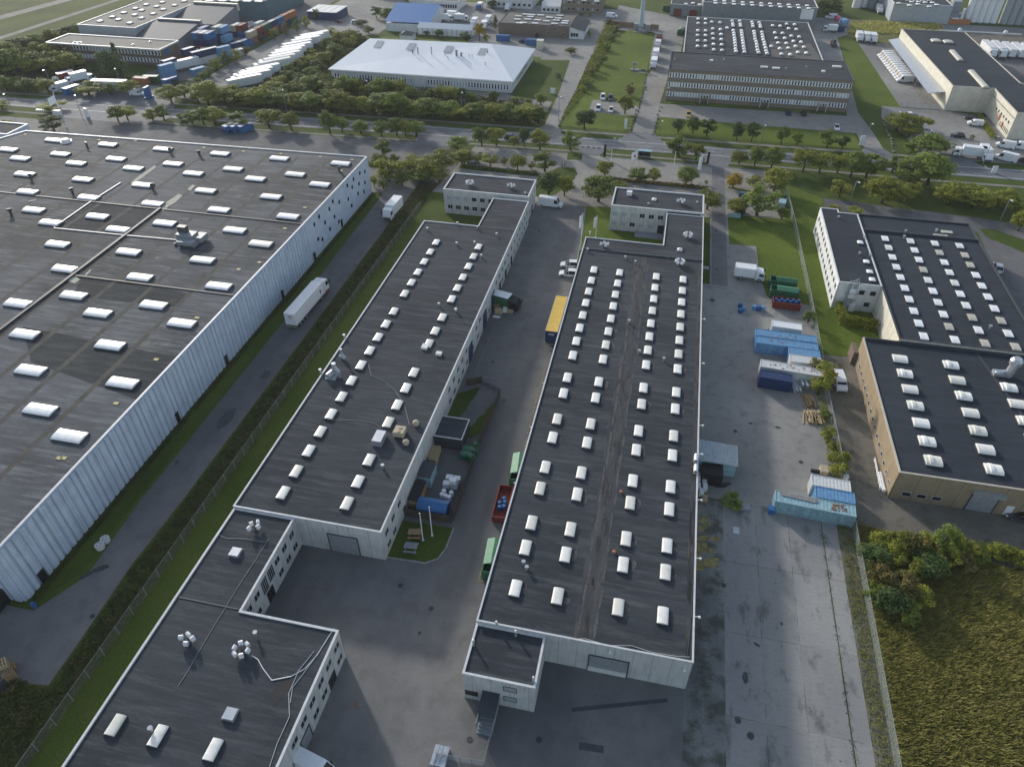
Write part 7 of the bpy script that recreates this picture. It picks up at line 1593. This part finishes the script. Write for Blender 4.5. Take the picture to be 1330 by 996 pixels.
m = MB(); x, y = at(1272, 44); m.cyl((x - 18, y, .6), (x + 18, y, .6), .3, .3, 8); root = empty('pipe_line', (x, y, 0), 0, 'white pipe with two round caps lying on the gravel before the silos', 'pipe'); m.build('pipe', M['white'], root); m = MB(); m.ball((x - 9, y, 1), 1.1); m.ball((x + 11, y, 1), 1.1); m.build('caps', M['white'], root)
skip('green', 'green_light').put((*at(884, 45), 0), R(80), 'green skip with a light lid left of the dome-lit hall'); skip('green', None).put((*at(868, 15), 0), R(0), 'green skip at the corner of the grey workshop')
slab_sign('low white board lying by the gate barrier left of the junction', (70, 148.5), .2, .5, 'white'); m = MB(); a = at(49, 147); b = at(80, 149.5); m.box(a[0], b[0], a[1] - .3, a[1] + .3, .9, 1.3); m.box(b[0] - 3, b[0], a[1] - .6, a[1] + .6, 0, 1.6); tag(m.build('gate_barrier', M['white']), 'long white sliding gate at the warehouse entrance', 'gate')
# ---- small litter of real things
for i, (p, s, mt, lb) in enumerate((((956, 689), (.9, 1.3, .05), 'alu', 'metal sheet lying on the concrete yard near the hall'), ((1001, 665), (1.0, 1.0, 1.0), 'blue', 'blue crate left of the teal container'), ((968, 660), (1.4, 1.2, .5), 'grey', 'grey pallet box left of the blue crate'), ((1069, 613), (1.2, 1.6, .9), 'tan', 'tan broken crate by the fence bushes'), ((1060, 613), (1.8, .4, .4), 'black', 'black beam by the fence bushes'), ((1098, 622), (.7, .7, .8), 'white', 'white sack beyond the fence, further of two'), ((1098, 633), (.9, .9, .9), 'white', 'white sack beyond the fence, nearer of two'), ((927, 627), (1.6, .9, .9), 'wood_pale', 'pale crate beside the wrapped pallets'))):
    x, y = at(*p); root = empty('crate', (x, y, 0), 0, lb, 'crate'); m = MB(); m.box(x - s[0] / 2, x + s[0] / 2, y - s[1] / 2, y + s[1] / 2, 0, s[2]); m.build('box', M[mt], root)
    m = MB(); m.box(x - s[0] / 2 - .03, x + s[0] / 2 + .03, y - s[1] / 2 - .03, y + s[1] / 2 + .03, s[2], s[2] + .04); m.build('lid', M[mt], root)

def rust(cx, cy, z, n, spread, seed, rz=0):
    r = random.Random(seed); m = MB()
    for i in range(n):
        a, b = r.uniform(-spread, spread), r.uniform(-.7, .7); x = cx + a * math.cos(rz) - b * math.sin(rz); y = cy + a * math.sin(rz) + b * math.cos(rz); k = [(x + math.cos(t) * r.uniform(.1, .38), y + math.sin(t) * r.uniform(.06, .25), z + i * .001) for t in (0, 1, 2, 3, 4, 5)]
        m.quad(k)
    return m
def rustpart(label, m):
    for o in bpy.data.objects:
        if o.get('label') == label and o.parent is None:
            w_ = o.matrix_basis.inverted(); me = m.mesh('rust', plain('rust', (.2, .1, .05), .9, .3, 3)); me.transform(w_); p = bpy.data.objects.new('rust_patches', me); col.objects.link(p); p.parent = o; p['kind'] = 'stuff'
rustpart('long pale teal container with a rusty roof lying across the end of the concrete yard', rust(34.6, 84.2, 2.57, 26, 1.0, 1, R(-3.5)))
rustpart('long white refrigerated container with rust streaks on its roof', rust(31.5, 119.5, 2.57, 22, 5.5, 2, R(-4)))
rustpart('faded blue container, furthest of the long ones in the near group by the fence', rust(29, 130.2, 2.57, 12, 4, 3, 0))
rustpart('faded blue long container with a dark blue side, in front of its twin', rust(29, 128.4, 2.57, 8, 4, 4, 0))
# ================================================================ VEGETATION
def leafcloud(r, n, clumps, rad, z0, z1, size, flat=.0, cone=False, shape=1.0):
    """leaf-sized faces gathered in clumps through a crown's volume"""
    V = []; Fc = []; H = z1 - z0
    cl = []
    for i in range(clumps):
        for _ in range(30):
            x, y, z = r.uniform(-1, 1), r.uniform(-1, 1), r.uniform(-1, 1)
            d = x * x + y * y + z * z
            if .12 < d < 1: break
        k = .80 if not cone else .85
        if cone: w = (1 - (z + 1) / 2) ** .8; cl.append((x * rad * w * k, y * rad * w * k, z0 + H * (z + 1) / 2, rad * (.12 + .22 * w)))
        else: cl.append((x * rad * k, y * rad * k, z0 + H * (.5 + z * .42), rad * r.uniform(.24, .42)))
    per = n // clumps
    for cx, cy, cz, cr in cl:
        for _ in range(per):
            u = r.uniform(-1, 1); t = r.uniform(0, 6.283); q = math.sqrt(1 - u * u); d = cr * r.uniform(.55, 1.08)
            nx, ny, nz = q * math.cos(t), q * math.sin(t), u
            p = Vector((cx + nx * d, cy + ny * d, cz + nz * d * .8))
            if p.z < z0 * .6: continue
            nn = Vector((nx + r.uniform(-.7, .7), ny + r.uniform(-.7, .7), nz + .35 + r.uniform(-.7, .7))).normalized()
            a = nn.orthogonal().normalized(); b = nn.cross(a); an = r.uniform(0, 3.14); a, b = a * math.cos(an) + b * math.sin(an), b * math.cos(an) - a * math.sin(an)
            s = size * r.uniform(.6, 1.3); k = len(V)
            V += [tuple(p - a * s), tuple(p - b * s * .6), tuple(p + a * s), tuple(p + b * s * .6)]; Fc.append((k, k + 1, k + 2, k + 3))
    return V, Fc
def meshof(name, V, Fc, mat):
    me = bpy.data.meshes.new(name); me.from_pydata(V, [], Fc); me.materials.append(mat); me.update(); return me
TREES = {}
def tree_proto(kind, k):
    key = (kind, k)
    if key in TREES: return TREES[key]
    r = random.Random(hash(kind) % 7 + k * 13 if False else sum(map(ord, kind)) + k * 13)
    mat = M[{'round': 'leaf', 'yel': 'leaf_yel', 'gold': 'leaf_gold', 'dark': 'leaf_dark', 'conifer': 'leaf_dark', 'bush': 'leaf', 'bushyel': 'leaf_yel', 'rust': 'leaf_rust'}[kind]]
    bush = kind.startswith('bush') or kind == 'rust'
    root = empty('bush' if bush else ('conifer' if kind == 'conifer' else 'tree'), cat='bush' if bush else 'tree')
    if bush: V, Fc = leafcloud(r, 1500, 24, 3.0, .2, 9.6, .26)
    elif kind == 'conifer': V, Fc = leafcloud(r, 1900, 60, 3.2, 1.0, 10.6, .22, cone=True)
    else: V, Fc = leafcloud(r, 2500, r.randint(18, 44), 3.0, r.uniform(1.1, 2.2), 10.0, .25)
    o = bpy.data.objects.new('crown', meshof('crown', V, Fc, mat)); col.objects.link(o); o.parent = root
    m = MB(); m.cyl((0, 0, 0), (.08, .05, 3.6), .24, .15, 7); m.cyl((.08, .05, 3.5), (0, 0, 7.2), .15, .05, 6)
    for i in range(6): t = i * 1.1 + r.random(); z = 2.6 + i * .55; m.cyl((.05, .03, z), (math.cos(t) * 1.6, math.sin(t) * 1.6, z + 1.7), .08, .025, 5)
    t_ = bpy.data.objects.new('trunk', m.mesh('trunk', M['bark'])); col.objects.link(t_); t_.parent = root
    TREES[key] = Proto(root); return TREES[key]
rt = random.Random(21)
KINDW = {'round': 'green', 'yel': 'yellowing', 'gold': 'golden', 'dark': 'dark green', 'conifer': 'dark blue-green conifer', 'bush': 'green', 'bushyel': 'yellow-green', 'rust': 'rusty brown'}
def trees(lst, where, group, kinds=('round', 'yel'), asc=True):
    """lst: (trunk foot x, y, crown top row, crown width) surveyed; or with a kind"""
    lst = sorted(lst, key=lambda q: q[0])
    for i, q in enumerate(lst):
        x, y = at(q[0], q[1]); h = max(1.2, ptop(x, y, q[2])); w = q[3] * mpp(x, y, h * .5)
        kd = q[4] if len(q) > 4 else kinds[rt.randrange(len(kinds))]
        w *= 1.15 if (kd.startswith('bush') or kd == 'rust') else 1.38
        pr = tree_proto(kd, rt.randrange(5)); nm = 'bush' if (kd.startswith('bush') or kd == 'rust') else ('' if kd == 'conifer' else 'tree')
        pr.put((x, y, -.02), rt.random() * 6.28, ('%s %s, %s from the left %s' % (KINDW[kd], nm, nth(i), where)).replace('  ', ' ').replace(' ,', ','), group, (w / 6.0, w / 6.0 * rt.uniform(.9, 1.1), h / 10.2))
RD = ('round', 'round', 'dark')
trees([(880.5, 171.8, 153.5, 15), (899.2, 174, 151.5, 16), (917.7, 177.8, 153.5, 18.5), (956, 183.4, 156, 13.5), (975.5, 184.6, 158, 17), (1014, 187.8, 160.5, 15), (1034.4, 188.6, 169, 14), (1073.5, 192.3, 169, 20), (1093, 193.8, 175, 13)], 'on the lawn before the three-storey office', 'round trees on the office lawn', ('dark', 'round'))
trees([(759, 168.7, 139.3, 24, 'dark'), (811.6, 148, 122.7, 18, 'yel'), (818, 125, 106, 15, 'rust')], 'on the lawn around the small parking square', 'trees around the small parking square')
trees([(625.6, 189.6, 160.7, 19), (644.7, 189.6, 164, 20), (667, 189.6, 175.6, 12), (681, 190.5, 164.8, 12.5, 'dark'), (701, 194.6, 165.6, 21.5), (740.6, 195.4, 169.8, 22.3), (429, 174.4, 138.9, 20), (444.7, 171.1, 151.3, 16), (468.6, 173.6, 156.2, 20), (496, 177.7, 154.6, 18, 'round'), (515.8, 177, 151.3, 20, 'round'), (527.4, 177.8, 154.6, 14), (540.6, 177.8, 157, 22), (312.5, 164.5, 146.3, 24), (349.7, 165.3, 139.7, 27, 'yel'), (378.6, 168.6, 144.7, 20, 'yel'), (249.6, 159.6, 141.4, 20), (264.5, 160.4, 138.9, 22), (280, 161, 138.9, 25), (153.8, 157.7, 137, 18), (166, 155.3, 136, 20, 'yel'), (198.5, 156, 141, 20), (213.4, 156, 136, 18), (236, 156, 147, 10), (71, 144.5, 131.3, 26, 'yel'), (3, 142, 129.6, 18, 'yel'),
       (880.5, 203.4, 178.6, 30, 'round'), (903.8, 208.6, 184, 17, 'yel'), (959.4, 213, 195, 17), (979.7, 215.6, 190, 19), (1001.4, 218.6, 190, 23, 'round'), (1042.7, 223, 190, 27, 'yel'), (1063.8, 224.7, 196, 22), (1087, 224.7, 197.6, 20), (1104, 230.7, 194.6, 22), (1124, 230.7, 194.6, 34, 'round'), (1158, 224.7, 202, 20), (1179, 240, 204, 34, 'round'), (1203.8, 240, 198, 46, 'round')],
      'in the street row south of the road', 'street trees along the south side of the main road', ('round', 'yel'))
trees([(499.3, 202.6, 177.8, 20), (492.6, 225.7, 199, 22), (506, 235.6, 199, 27), (537, 225.7, 201, 30, 'yel'), (555.5, 232, 202.6, 32, 'yel'), (573.7, 222.4, 192.6, 28), (595, 194.3, 177, 24, 'round'), (600, 212.5, 194.3, 24, 'yel'), (486, 243, 224, 14, 'bushyel'), (545, 238, 216, 24), (570, 236, 214, 22), (512, 212, 200, 14), (522, 240, 222, 20), (498, 246, 230, 14, 'bush')], 'in the thicket beside the left office wing', 'trees beside the left office wing', ('round', 'yel'))
trees([(620, 212, 196, 14), (603, 213, 194, 19), (636.7, 216, 196, 17, 'yel'), (654.6, 215.3, 203, 7, 'yel'), (672.5, 222, 198.7, 18, 'yel'), (690, 220, 208.7, 8, 'yel'), (707.5, 222.7, 197, 28, 'round'), (712.5, 254, 222.7, 24, 'dark'), (733, 254, 226.8, 20), (785.3, 227.7, 207.8, 19, 'yel'), (777, 261.6, 227, 38, 'round'), (803.5, 245, 235, 18, 'yel'), (827.5, 236.5, 214.7, 23, 'round'), (848.4, 237.2, 217, 14, 'yel'), (890.2, 239.5, 216, 24, 'round'), (918, 272, 246, 28, 'yel'), (917, 240, 233, 5, 'bush')], 'in the hedges beside the office wings', 'trees in the office parking', ('yel',))
trees([(951.9, 244, 223.7, 18, 'gold'), (955.6, 278, 256.8, 20, 'yel'), (982.6, 280.3, 239.7, 40, 'round'), (1005, 248.7, 217, 32, 'yel'), (979.5, 244, 227.7, 17), (1015.6, 284.8, 269.8, 15, 'yel'), (1090, 256, 230.7, 20, 'yel'), (1145, 263.8, 227.7, 40, 'yel'), (1170, 262, 236, 24), (1184, 257, 235.5, 20), (1082, 275, 265, 22, 'bushyel'), (1110, 277, 268, 20, 'bushyel'), (1231, 266, 237, 36), (1262, 269.4, 241.6, 38), (1302, 272.5, 244.7, 26, 'yel'), (1328, 281, 262, 24, 'yel'), (1284, 263, 249, 26, 'bush'), (1247, 262, 244, 20), (1322, 300, 272, 22, 'yel')], 'on the grass bank right of the office wings', 'trees on the right-hand grass bank', ('round', 'yel'))
trees([(1164, 169.7, 144.6, 31, 'yel'), (1191.6, 168.8, 146.3, 24, 'yel'), (1203.8, 198, 174, 40, 'round'), (1221, 198, 182.6, 16, 'yel'), (1180, 178, 160, 22), (1183, 200, 186, 18)], 'at the depot entrance', 'trees at the depot entrance')
trees([(10, 117, 98, 20), (21.5, 117, 98, 18), (36.4, 119.7, 100.7, 20), (63, 119.7, 100.7, 23), (115.8, 123.8, 104.8, 28), (144.7, 123.8, 108, 13), (171, 124.7, 101.5, 21), (223, 133, 110, 26, 'yel'), (240, 126, 110, 20, 'yel'), (48, 119, 103, 16), (2, 116, 100, 16)], 'in the row before the lorry park', 'street trees before the lorry park', ('round', 'yel'))
trees([(71, 171, 151, 25, 'dark'), (62, 176, 167, 18, 'bush'), (12, 168, 154, 12, 'yel'), (22, 172, 160, 10, 'yel')], 'in the beds by the warehouse gate', 'bushes by the warehouse gate')
trees([(271, 135.5, 103, 30), (292.6, 134.7, 110, 26, 'yel'), (306, 134, 108, 24), (324, 138, 111.5, 27), (342, 139, 110, 28, 'yel'), (362, 139.7, 113, 28), (282, 128, 112, 22), (258, 132, 116, 14), (315, 130, 112, 20), (333, 132, 113, 18), (352, 131, 112, 20),
       (405, 144, 115, 28), (440, 146, 115, 30), (475, 146, 125, 22, 'yel'), (500, 148, 119, 34, 'round'), (515, 150, 118, 34), (545, 150, 128, 30), (557, 152, 126, 28), (580, 153, 129, 28), (600, 153, 131, 26, 'yel'), (622, 155, 131, 26), (645, 157, 133, 26, 'yel'), (663, 158, 134, 28), (685, 158, 134, 30, 'yel'), (699, 160, 139, 20), (388, 142, 118, 24), (421, 143, 114, 26), (457, 146, 122, 22), (530, 150, 128, 20), (571, 152, 133, 18), (611, 154, 136, 18), (634, 155, 137, 16), (654, 157, 139, 16), (674, 158, 140, 16), (487, 147, 126, 18)],
      'in the belt north of the main road', 'tree belt along the north side of the main road', ('round', 'yel', 'round'))
trees([(404, 120, 95, 24), (420, 118, 92, 24), (434, 124, 95, 26), (450, 122, 94, 26), (465, 123, 100, 16), (480, 127, 104, 16), (495, 126, 100, 22), (519, 122, 101, 18), (507, 125, 104, 16), (533.6, 129, 112, 14), (559, 128, 114.6, 12, 'round'), (573, 128.6, 109, 16), (586.6, 133, 109, 19), (601, 133, 113, 12, 'dark'), (612, 134.5, 117, 14, 'round'), (640.5, 133, 118, 13, 'round'), (671, 135, 124, 14, 'yel'), (686, 136, 128, 8, 'yel'), (702, 137, 121, 14), (392, 128, 104, 20), (375, 128, 108, 20)], 'in the rows before the white-roofed building', 'trees in front of the white-roofed building', ('round', 'yel'))
trees([(375, 105, 88, 20), (365, 112, 97, 16), (390, 110, 94, 22), (408, 100, 85, 22), (395, 88, 70, 18), (410, 82, 66, 22), (424, 82, 66, 18), (436, 76, 56, 20), (425, 66, 48, 22), (440, 58, 38, 22), (455, 62, 43, 18), (463, 54, 36, 16), (405, 72, 62, 14), (380, 97, 82, 14), (432, 50, 34, 10), (384, 117, 102, 16), (357, 120, 104, 18), (398, 116, 98, 18), (415, 92, 77, 18), (366, 122, 106, 14), (350, 112, 103, 10), (448, 50, 40, 14)], 'in the scrub beside the slanted trailers', 'scrub trees beside the trailers', ('round', 'bush', 'bushyel', 'yel'))
trees([(282, 92, 70, 16), (296, 86, 62, 16), (308, 82, 60, 14), (320, 72, 58, 12), (357, 52, 34, 13), (372, 46, 28, 12), (386, 42, 24, 12), (399, 36, 18, 12), (412, 27, 8, 10), (272, 100, 84, 14), (264, 106, 90, 12), (258, 112, 98, 12), (340, 56, 42, 10)], 'between the containers and the slanted trailers', 'bushes between containers and trailers', ('bush', 'rust', 'bushyel'))
trees([(8, 98, 62, 30), (25, 100, 60, 30), (45, 98, 64, 28), (60, 95, 62, 28), (75, 98, 62, 28), (95, 95, 66, 26), (15, 80, 52, 22), (35, 72, 48, 22), (50, 64, 43, 20), (70, 58, 36, 20), (88, 52, 34, 18), (100, 47, 32, 14), (55, 80, 52, 20), (105, 92, 64, 18), (3, 88, 54, 20), (30, 86, 56, 20), (68, 80, 54, 18), (84, 76, 54, 18), (20, 66, 50, 18), (122, 40, 24, 12), (78, 48, 36, 14), (5, 70, 56, 16)], 'in the wood left of the brick office', 'wood left of the brick office', ('round', 'dark', 'yel'))
trees([(144, 100, 63, 20, 'dark'), (160, 103, 57, 19, 'conifer'), (150, 103, 74, 16, 'conifer')], 'in front of the brick office', 'evergreens before the brick office')
trees([(503, 28, 10, 20), (515, 24, 6, 16), (489, 24, 8, 14), (623, 53.7, 27, 14, 'gold'), (605, 53.7, 42, 14, 'dark'), (570, 49.8, 38, 11, 'dark'), (554, 46, 40, 8), (643, 38, 20, 11, 'conifer'), (527, 14, 2, 14), (632, 55, 44, 10, 'bush'), (479, 44, 34, 14), (470, 34, 26, 14), (640, 12, 0, 10)], 'around the blue-roofed hall and the marquee', 'trees around the blue-roofed hall', ('round', 'dark'))
trees([(741.6, 71, 61.6, 12, 'round'), (725, 102, 92.7, 9, 'rust'), (765, 50, 36, 4, 'yel'), (764, 36, 27, 5), (755, 22, 16, 5, 'yel'), (766, 23, 14, 4, 'yel')], 'along the side road left of the mast lawn', 'trees by the side road')
trees([(790, 32, 24, 12), (800, 39, 31, 12), (793, 52, 42, 14), (788, 66, 55, 12), (782, 83, 70, 14), (770, 98, 86, 16), (762, 112, 100, 16), (797, 45, 37, 8), (776, 92, 80, 8), (757, 119, 110, 8, 'bushyel')], 'in the shrub strip beside the mast lawn', 'shrubs beside the mast lawn', ('rust', 'bush'))
trees([(1079, 18, -4, 20), (1070, 14, -2, 14), (1088, 19, 6, 8)], 'at the top right lane', 'trees at the top right lane')
trees([(1062, 513, 462, 27, 'bushyel'), (1049, 420, 399, 18, 'bush'), (1073.6, 568, 553, 20, 'bushyel'), (1085, 604, 582, 26, 'bushyel'), (1086, 617, 598, 22, 'bushyel'), (947.7, 658, 641, 28, 'bush'), (1083, 585, 572, 16, 'bushyel'), (1056, 486, 462, 22, 'rust'), (1074, 500, 480, 16, 'gold'), (1070, 545, 532, 14, 'bush')], 'along the right-hand wire fence', 'bushes along the right-hand fence')
lst = [(1135, 715, 686, 34), (1160, 716, 678, 40, 'rust'), (1182, 722, 684, 40), (1200, 716, 684, 34), (1218, 718, 665, 34, 'bush'), (1240, 715, 688, 32, 'rust'), (1262, 724, 700, 34, 'bushyel'), (1286, 722, 700, 34), (1310, 726, 704, 36, 'rust'), (1328, 735, 706, 30, 'rust'), (1140, 760, 722, 44), (1165, 775, 735, 44), (1186, 785, 755, 40, 'bushyel'), (1150, 790, 758, 40, 'dark'), (1130, 735, 706, 34, 'dark'), (1200, 745, 715, 40, 'dark'), (1172, 748, 712, 40), (1225, 735, 702, 34), (1150, 735, 700, 34, 'bushyel'), (1175, 805, 778, 30, 'bush'), (1250, 740, 716, 30), (1132, 775, 750, 30, 'bush')]
lst += [(a[0] + 11, a[1] + 6 - (k % 3) * 5, a[2] + 14, a[3] * .6) for k, a in enumerate(lst)]
lst = [(a[0], a[1], a[1] - (a[1] - a[2]) * .72, a[3] * .92) + tuple('bushyel' if q == 'rust' and a[0] % 4 < 3 else q for q in a[4:]) for a in lst]
trees(lst, 'in the thicket above the reeds', 'thicket above the reed field', ('bush', 'bushyel', 'rust'))
trees([(1262, 182, 174, 6, 'rust'), (842, 96, 88, 6, 'bush'), (1003, 262, 250, 9, 'bush')], 'as lone shrubs at depot and lawn', 'lone shrubs')
# clipped hedges
def hedge(label, pts, w, h, mat, dens=60):
    r = random.Random(len(label)); V = []; Fc = []
    for a, b in zip(pts, pts[1:]):
        L = math.hypot(b[0] - a[0], b[1] - a[1]); ux, uy = (b[0] - a[0]) / L, (b[1] - a[1]) / L
        for _ in range(int(L * dens)):
            t = r.uniform(0, L); s = r.uniform(-w / 2, w / 2); z = r.uniform(.1, h)
            if r.random() < .55: z = h * r.uniform(.93, 1.04)
            elif r.random() < .8: s = w / 2 * (1 if r.random() < .5 else -1) * r.uniform(.9, 1.06)
            p = Vector((a[0] + ux * t - uy * s, a[1] + uy * t + ux * s, z)); n = Vector((r.uniform(-1, 1), r.uniform(-1, 1), r.uniform(-.2, 1))).normalized(); q = n.orthogonal().normalized(); c = n.cross(q); k = len(V); g = r.uniform(.12, .26)
            V += [tuple(p - q * g), tuple(p - c * g), tuple(p + q * g), tuple(p + c * g)]; Fc.append((k, k + 1, k + 2, k + 3))
    me = meshof('hedge', V, Fc, M[mat]); o = bpy.data.objects.new('hedge', me); col.objects.link(o); tag(o, label, 'hedge'); return o
hedge('clipped L-shaped yellow-green hedge at the corner of the white office wing', [(42.6, 147.0), (43.0, 141.2), (49.8, 140.6)], 1.4, 2.2, 'leaf_yel', 150)
hedge('low dark clipped hedge before the brick office lawn', [at(95, 100), at(150, 106), at(250, 112)], 1.6, 1.7, 'leaf_dark', 45)
hedge('low hedge along the depot forecourt beds', [at(1270, 151), at(1284, 172), at(1290, 182)], 1.6, 1.0, 'leaf_yel', 60)
hedge('low dark hedge along the far side of the left office parking', [at(480, 130), at(560, 134), at(700, 142)], 1.2, 1.1, 'leaf', 40)
hedge('low flower hedge strip below the flagpoles', [(-19.5, 205.6), (14, 204.9)], 1.3, .7, 'leaf_rust', 60)
hedge('low hedge strip in the left office parking', [(-60.5, 205.3), (-36.5, 204.6)], 1.2, .6, 'leaf', 60)
# undergrowth, reeds and weeds nobody could count
def inpoly(x, y, p):
    c = False; j = len(p) - 1
    for i in range(len(p)):
        if (p[i][1] > y) != (p[j][1] > y) and x < (p[j][0] - p[i][0]) * (y - p[i][1]) / (p[j][1] - p[i][1]) + p[i][0]: c = not c
        j = i
    return c
def scatter(name, label, cat, poly, n, h, s, mat, blade=False, clump=0, seed=1):
    r = random.Random(seed); V = []; Fc = []; xs = [p[0] for p in poly]; ys = [p[1] for p in poly]; cx = cy = 0; left = 0; ch = 1
    k = 0; tries = 0
    while k < n and tries < n * 6:
        tries += 1
        if left <= 0:
            cx, cy = r.uniform(min(xs), max(xs)), r.uniform(min(ys), max(ys)); left = r.randint(1, clump) if clump else 1; ch = r.uniform(.75, 1.1) if blade else r.uniform(.5, 1.2)
        left -= 1
        x, y = (cx + r.gauss(0, .5), cy + r.gauss(0, .5)) if clump else (cx, cy)
        if not inpoly(x, y, poly): continue
        k += 1; b = len(V)
        if blade:
            a = r.uniform(0, 3.14); w = s * r.uniform(.5, 1.2); hh = h * ch * r.uniform(.6, 1.1); lx, ly = r.gauss(.25, .3) * hh, r.gauss(-.25, .3) * hh
            V += [(x - math.cos(a) * w, y - math.sin(a) * w, 0), (x + math.cos(a) * w, y + math.sin(a) * w, 0), (x + math.cos(a) * w * .4 + lx, y + math.sin(a) * w * .4 + ly, hh), (x - math.cos(a) * w * .4 + lx, y - math.sin(a) * w * .4 + ly, hh)]
        else:
            p = Vector((x, y, h * ch * r.uniform(.1, 1))); nn = Vector((r.uniform(-1, 1), r.uniform(-1, 1), r.uniform(0, 1.2))).normalized(); q = nn.orthogonal().normalized(); c = nn.cross(q); g = s * r.uniform(.6, 1.3)
            V += [tuple(p - q * g), tuple(p - c * g * .7), tuple(p + q * g), tuple(p + c * g * .7)]
        Fc.append((b, b + 1, b + 2, b + 3))
    me = meshof(name, V, Fc, mat); o = bpy.data.objects.new(name, me); col.objects.link(o); tag(o, label, cat, None, 'stuff')
sheet('field', [(37.2, 84), (60, 79), (80, 76), (120, 69), (120, -20), (36.9, -20)], K, M['rough'])
scatter('reeds', 'tall yellow-brown reeds and grass filling the field at the lower right', 'reeds', [(37.4, 84), (60, 79), (85, 76), (85, 30), (37.2, 20)], 150000, 1.1, .055, M['reed'], True, 7, 3)
scatter('undergrowth', 'dark weedy undergrowth on the bank along the wire fence', 'undergrowth', [(-69.2, 192), (-68.9, 66), (-69.4, 52), (-68.6, 36), (-68.4, 33), (-77, 33.6), (-100, 34), (-100, 12), (-64.6, 12), (-64.5, 100), (-64.1, 176), (-63.6, 192)], 60000, .55, .17, M['weed'], False, 12, 4)
scatter('weeds', 'weeds between the concrete yard and its wire fence', 'weeds', [(34.7, 84), (34.6, 30), (37.0, 30), (36.9, 84)], 5200, .3, .1, M['leaf_yel'], False, 3, 5)
scatter('weeds', 'weeds along the fence behind the containers', 'weeds', [(34.8, 135), (36.7, 135), (36.7, 86), (35.2, 86)], 3000, .5, .13, M['leaf_yel'], False, 12, 6)
scatter('undergrowth', 'scrub floor between the trailers and the white-roofed building', 'undergrowth', px((290, 140), (345, 108), (400, 66), (455, 42), (478, 52), (425, 95), (500, 112), (705, 140), (700, 160), (400, 146)), 30000, 1.6, .45, M['weed'], False, 14, 7)
scatter('undergrowth', 'rough grass on the strip beside the mast lawn', 'undergrowth', px((726, 160), (751, 112), (786, 30), (806, 30), (776, 92), (768, 112)), 5000, .8, .3, M['leaf_yel'], False, 10, 8)
scatter('undergrowth', 'brown meadow grass behind the depot', 'undergrowth', px((1100, 44), (1106, 28), (1222, 32), (1228, 46)), 9000, .8, .4, M['reed'], False, 12, 9)
scatter('weeds', 'weeds in the joints of the concrete yard', 'weeds', [(31.9, 82), (31.9, 25), (32.6, 25), (32.7, 82)], 420, .2, .09, M['weed'], False, 14, 10)
scatter('weeds', 'weeds below the left wall of the big warehouse', 'weeds', [(-80.3, 182), (-80.2, 44), (-79.2, 44), (-79.2, 182)], 6000, .35, .14, M['weed'], False, 12, 11)
scatter('undergrowth', 'wood floor left of the brick office', 'undergrowth', px((0, 112), (0, 60), (50, 50), (100, 34), (112, 50), (110, 90), (160, 104)), 14000, 1.4, .5, M['weed'], False, 14, 12)

# ================================================================ LIGHT, SKY, CAMERA
EL, AZ = R(18.5), math.atan2(-.69, .72)          # sun height and bearing (from +y towards +x)
sd = Vector((math.sin(AZ) * math.cos(EL), math.cos(AZ) * math.cos(EL), math.sin(EL)))
sun = bpy.data.lights.new('sun', 'SUN'); so = bpy.data.objects.new('sun', sun); col.objects.link(so)
so.rotation_euler = (-sd).to_track_quat('-Z', 'Y').to_euler(); so.location = sd * 200
sun.energy = SUN_E; sun.angle = R(3); sun.color = (1, .955, .885)
w = bpy.data.worlds.new('World'); scene.world = w; w.use_nodes = True; nt = w.node_tree
sky = nt.nodes.new('ShaderNodeTexSky'); sky.sky_type = 'NISHITA'; sky.sun_disc = False; sky.sun_elevation = EL; sky.sun_rotation = AZ; sky.air_density = 1.0; sky.dust_density = 1.2; sky.ozone_density = 1.2
bw = nt.nodes.new('ShaderNodeRGBToBW'); nt.links.new(sky.outputs[0], bw.inputs[0]); bg = nt.nodes['Background']; nt.links.new(mixc(nt, .32, sky.outputs[0], bw.outputs[0]), bg.inputs[0]); bg.inputs[1].default_value = SKY_E
cam = bpy.data.cameras.new('camera'); co = bpy.data.objects.new('camera', cam); col.objects.link(co)
cam.sensor_width = 36; cam.lens = 36 * F_ / 1330; cam.clip_end = 8000; cam.clip_start = .5
co.location = (0, 0, CAMH); co.rotation_euler = (math.pi / 2 - PITCH, 0, YAW); scene.camera = co
scene.view_settings.view_transform = 'Standard'; scene.view_settings.look = 'None'; scene.view_settings.gamma = 1; scene.view_settings.exposure = EXPO
scene.view_settings.use_curve_mapping = False
scene.render.engine = 'CYCLES'
# every roofed root needs a category even when it came from a helper without one

hz_ = MB(); hz_.box(-1600, 1600, -560, 2560, -1.2, CAMH + 8)
mh = bpy.data.materials.new('haze_air'); mh.use_nodes = True; nt = mh.node_tree
for n_ in list(nt.nodes):
    if n_.type != 'OUTPUT_MATERIAL': nt.nodes.remove(n_)
pv = nt.nodes.new('ShaderNodeVolumePrincipled'); pv.inputs['Color'].default_value = (.86, .9, .95, 1); pv.inputs['Density'].default_value = HAZE; pv.inputs['Anisotropy'].default_value = .2
nt.links.new(pv.outputs[0], nt.nodes['Material Output'].inputs['Volume'])
if HAZE > 0: tag(hz_.build('haze', mh), kind='stuff')
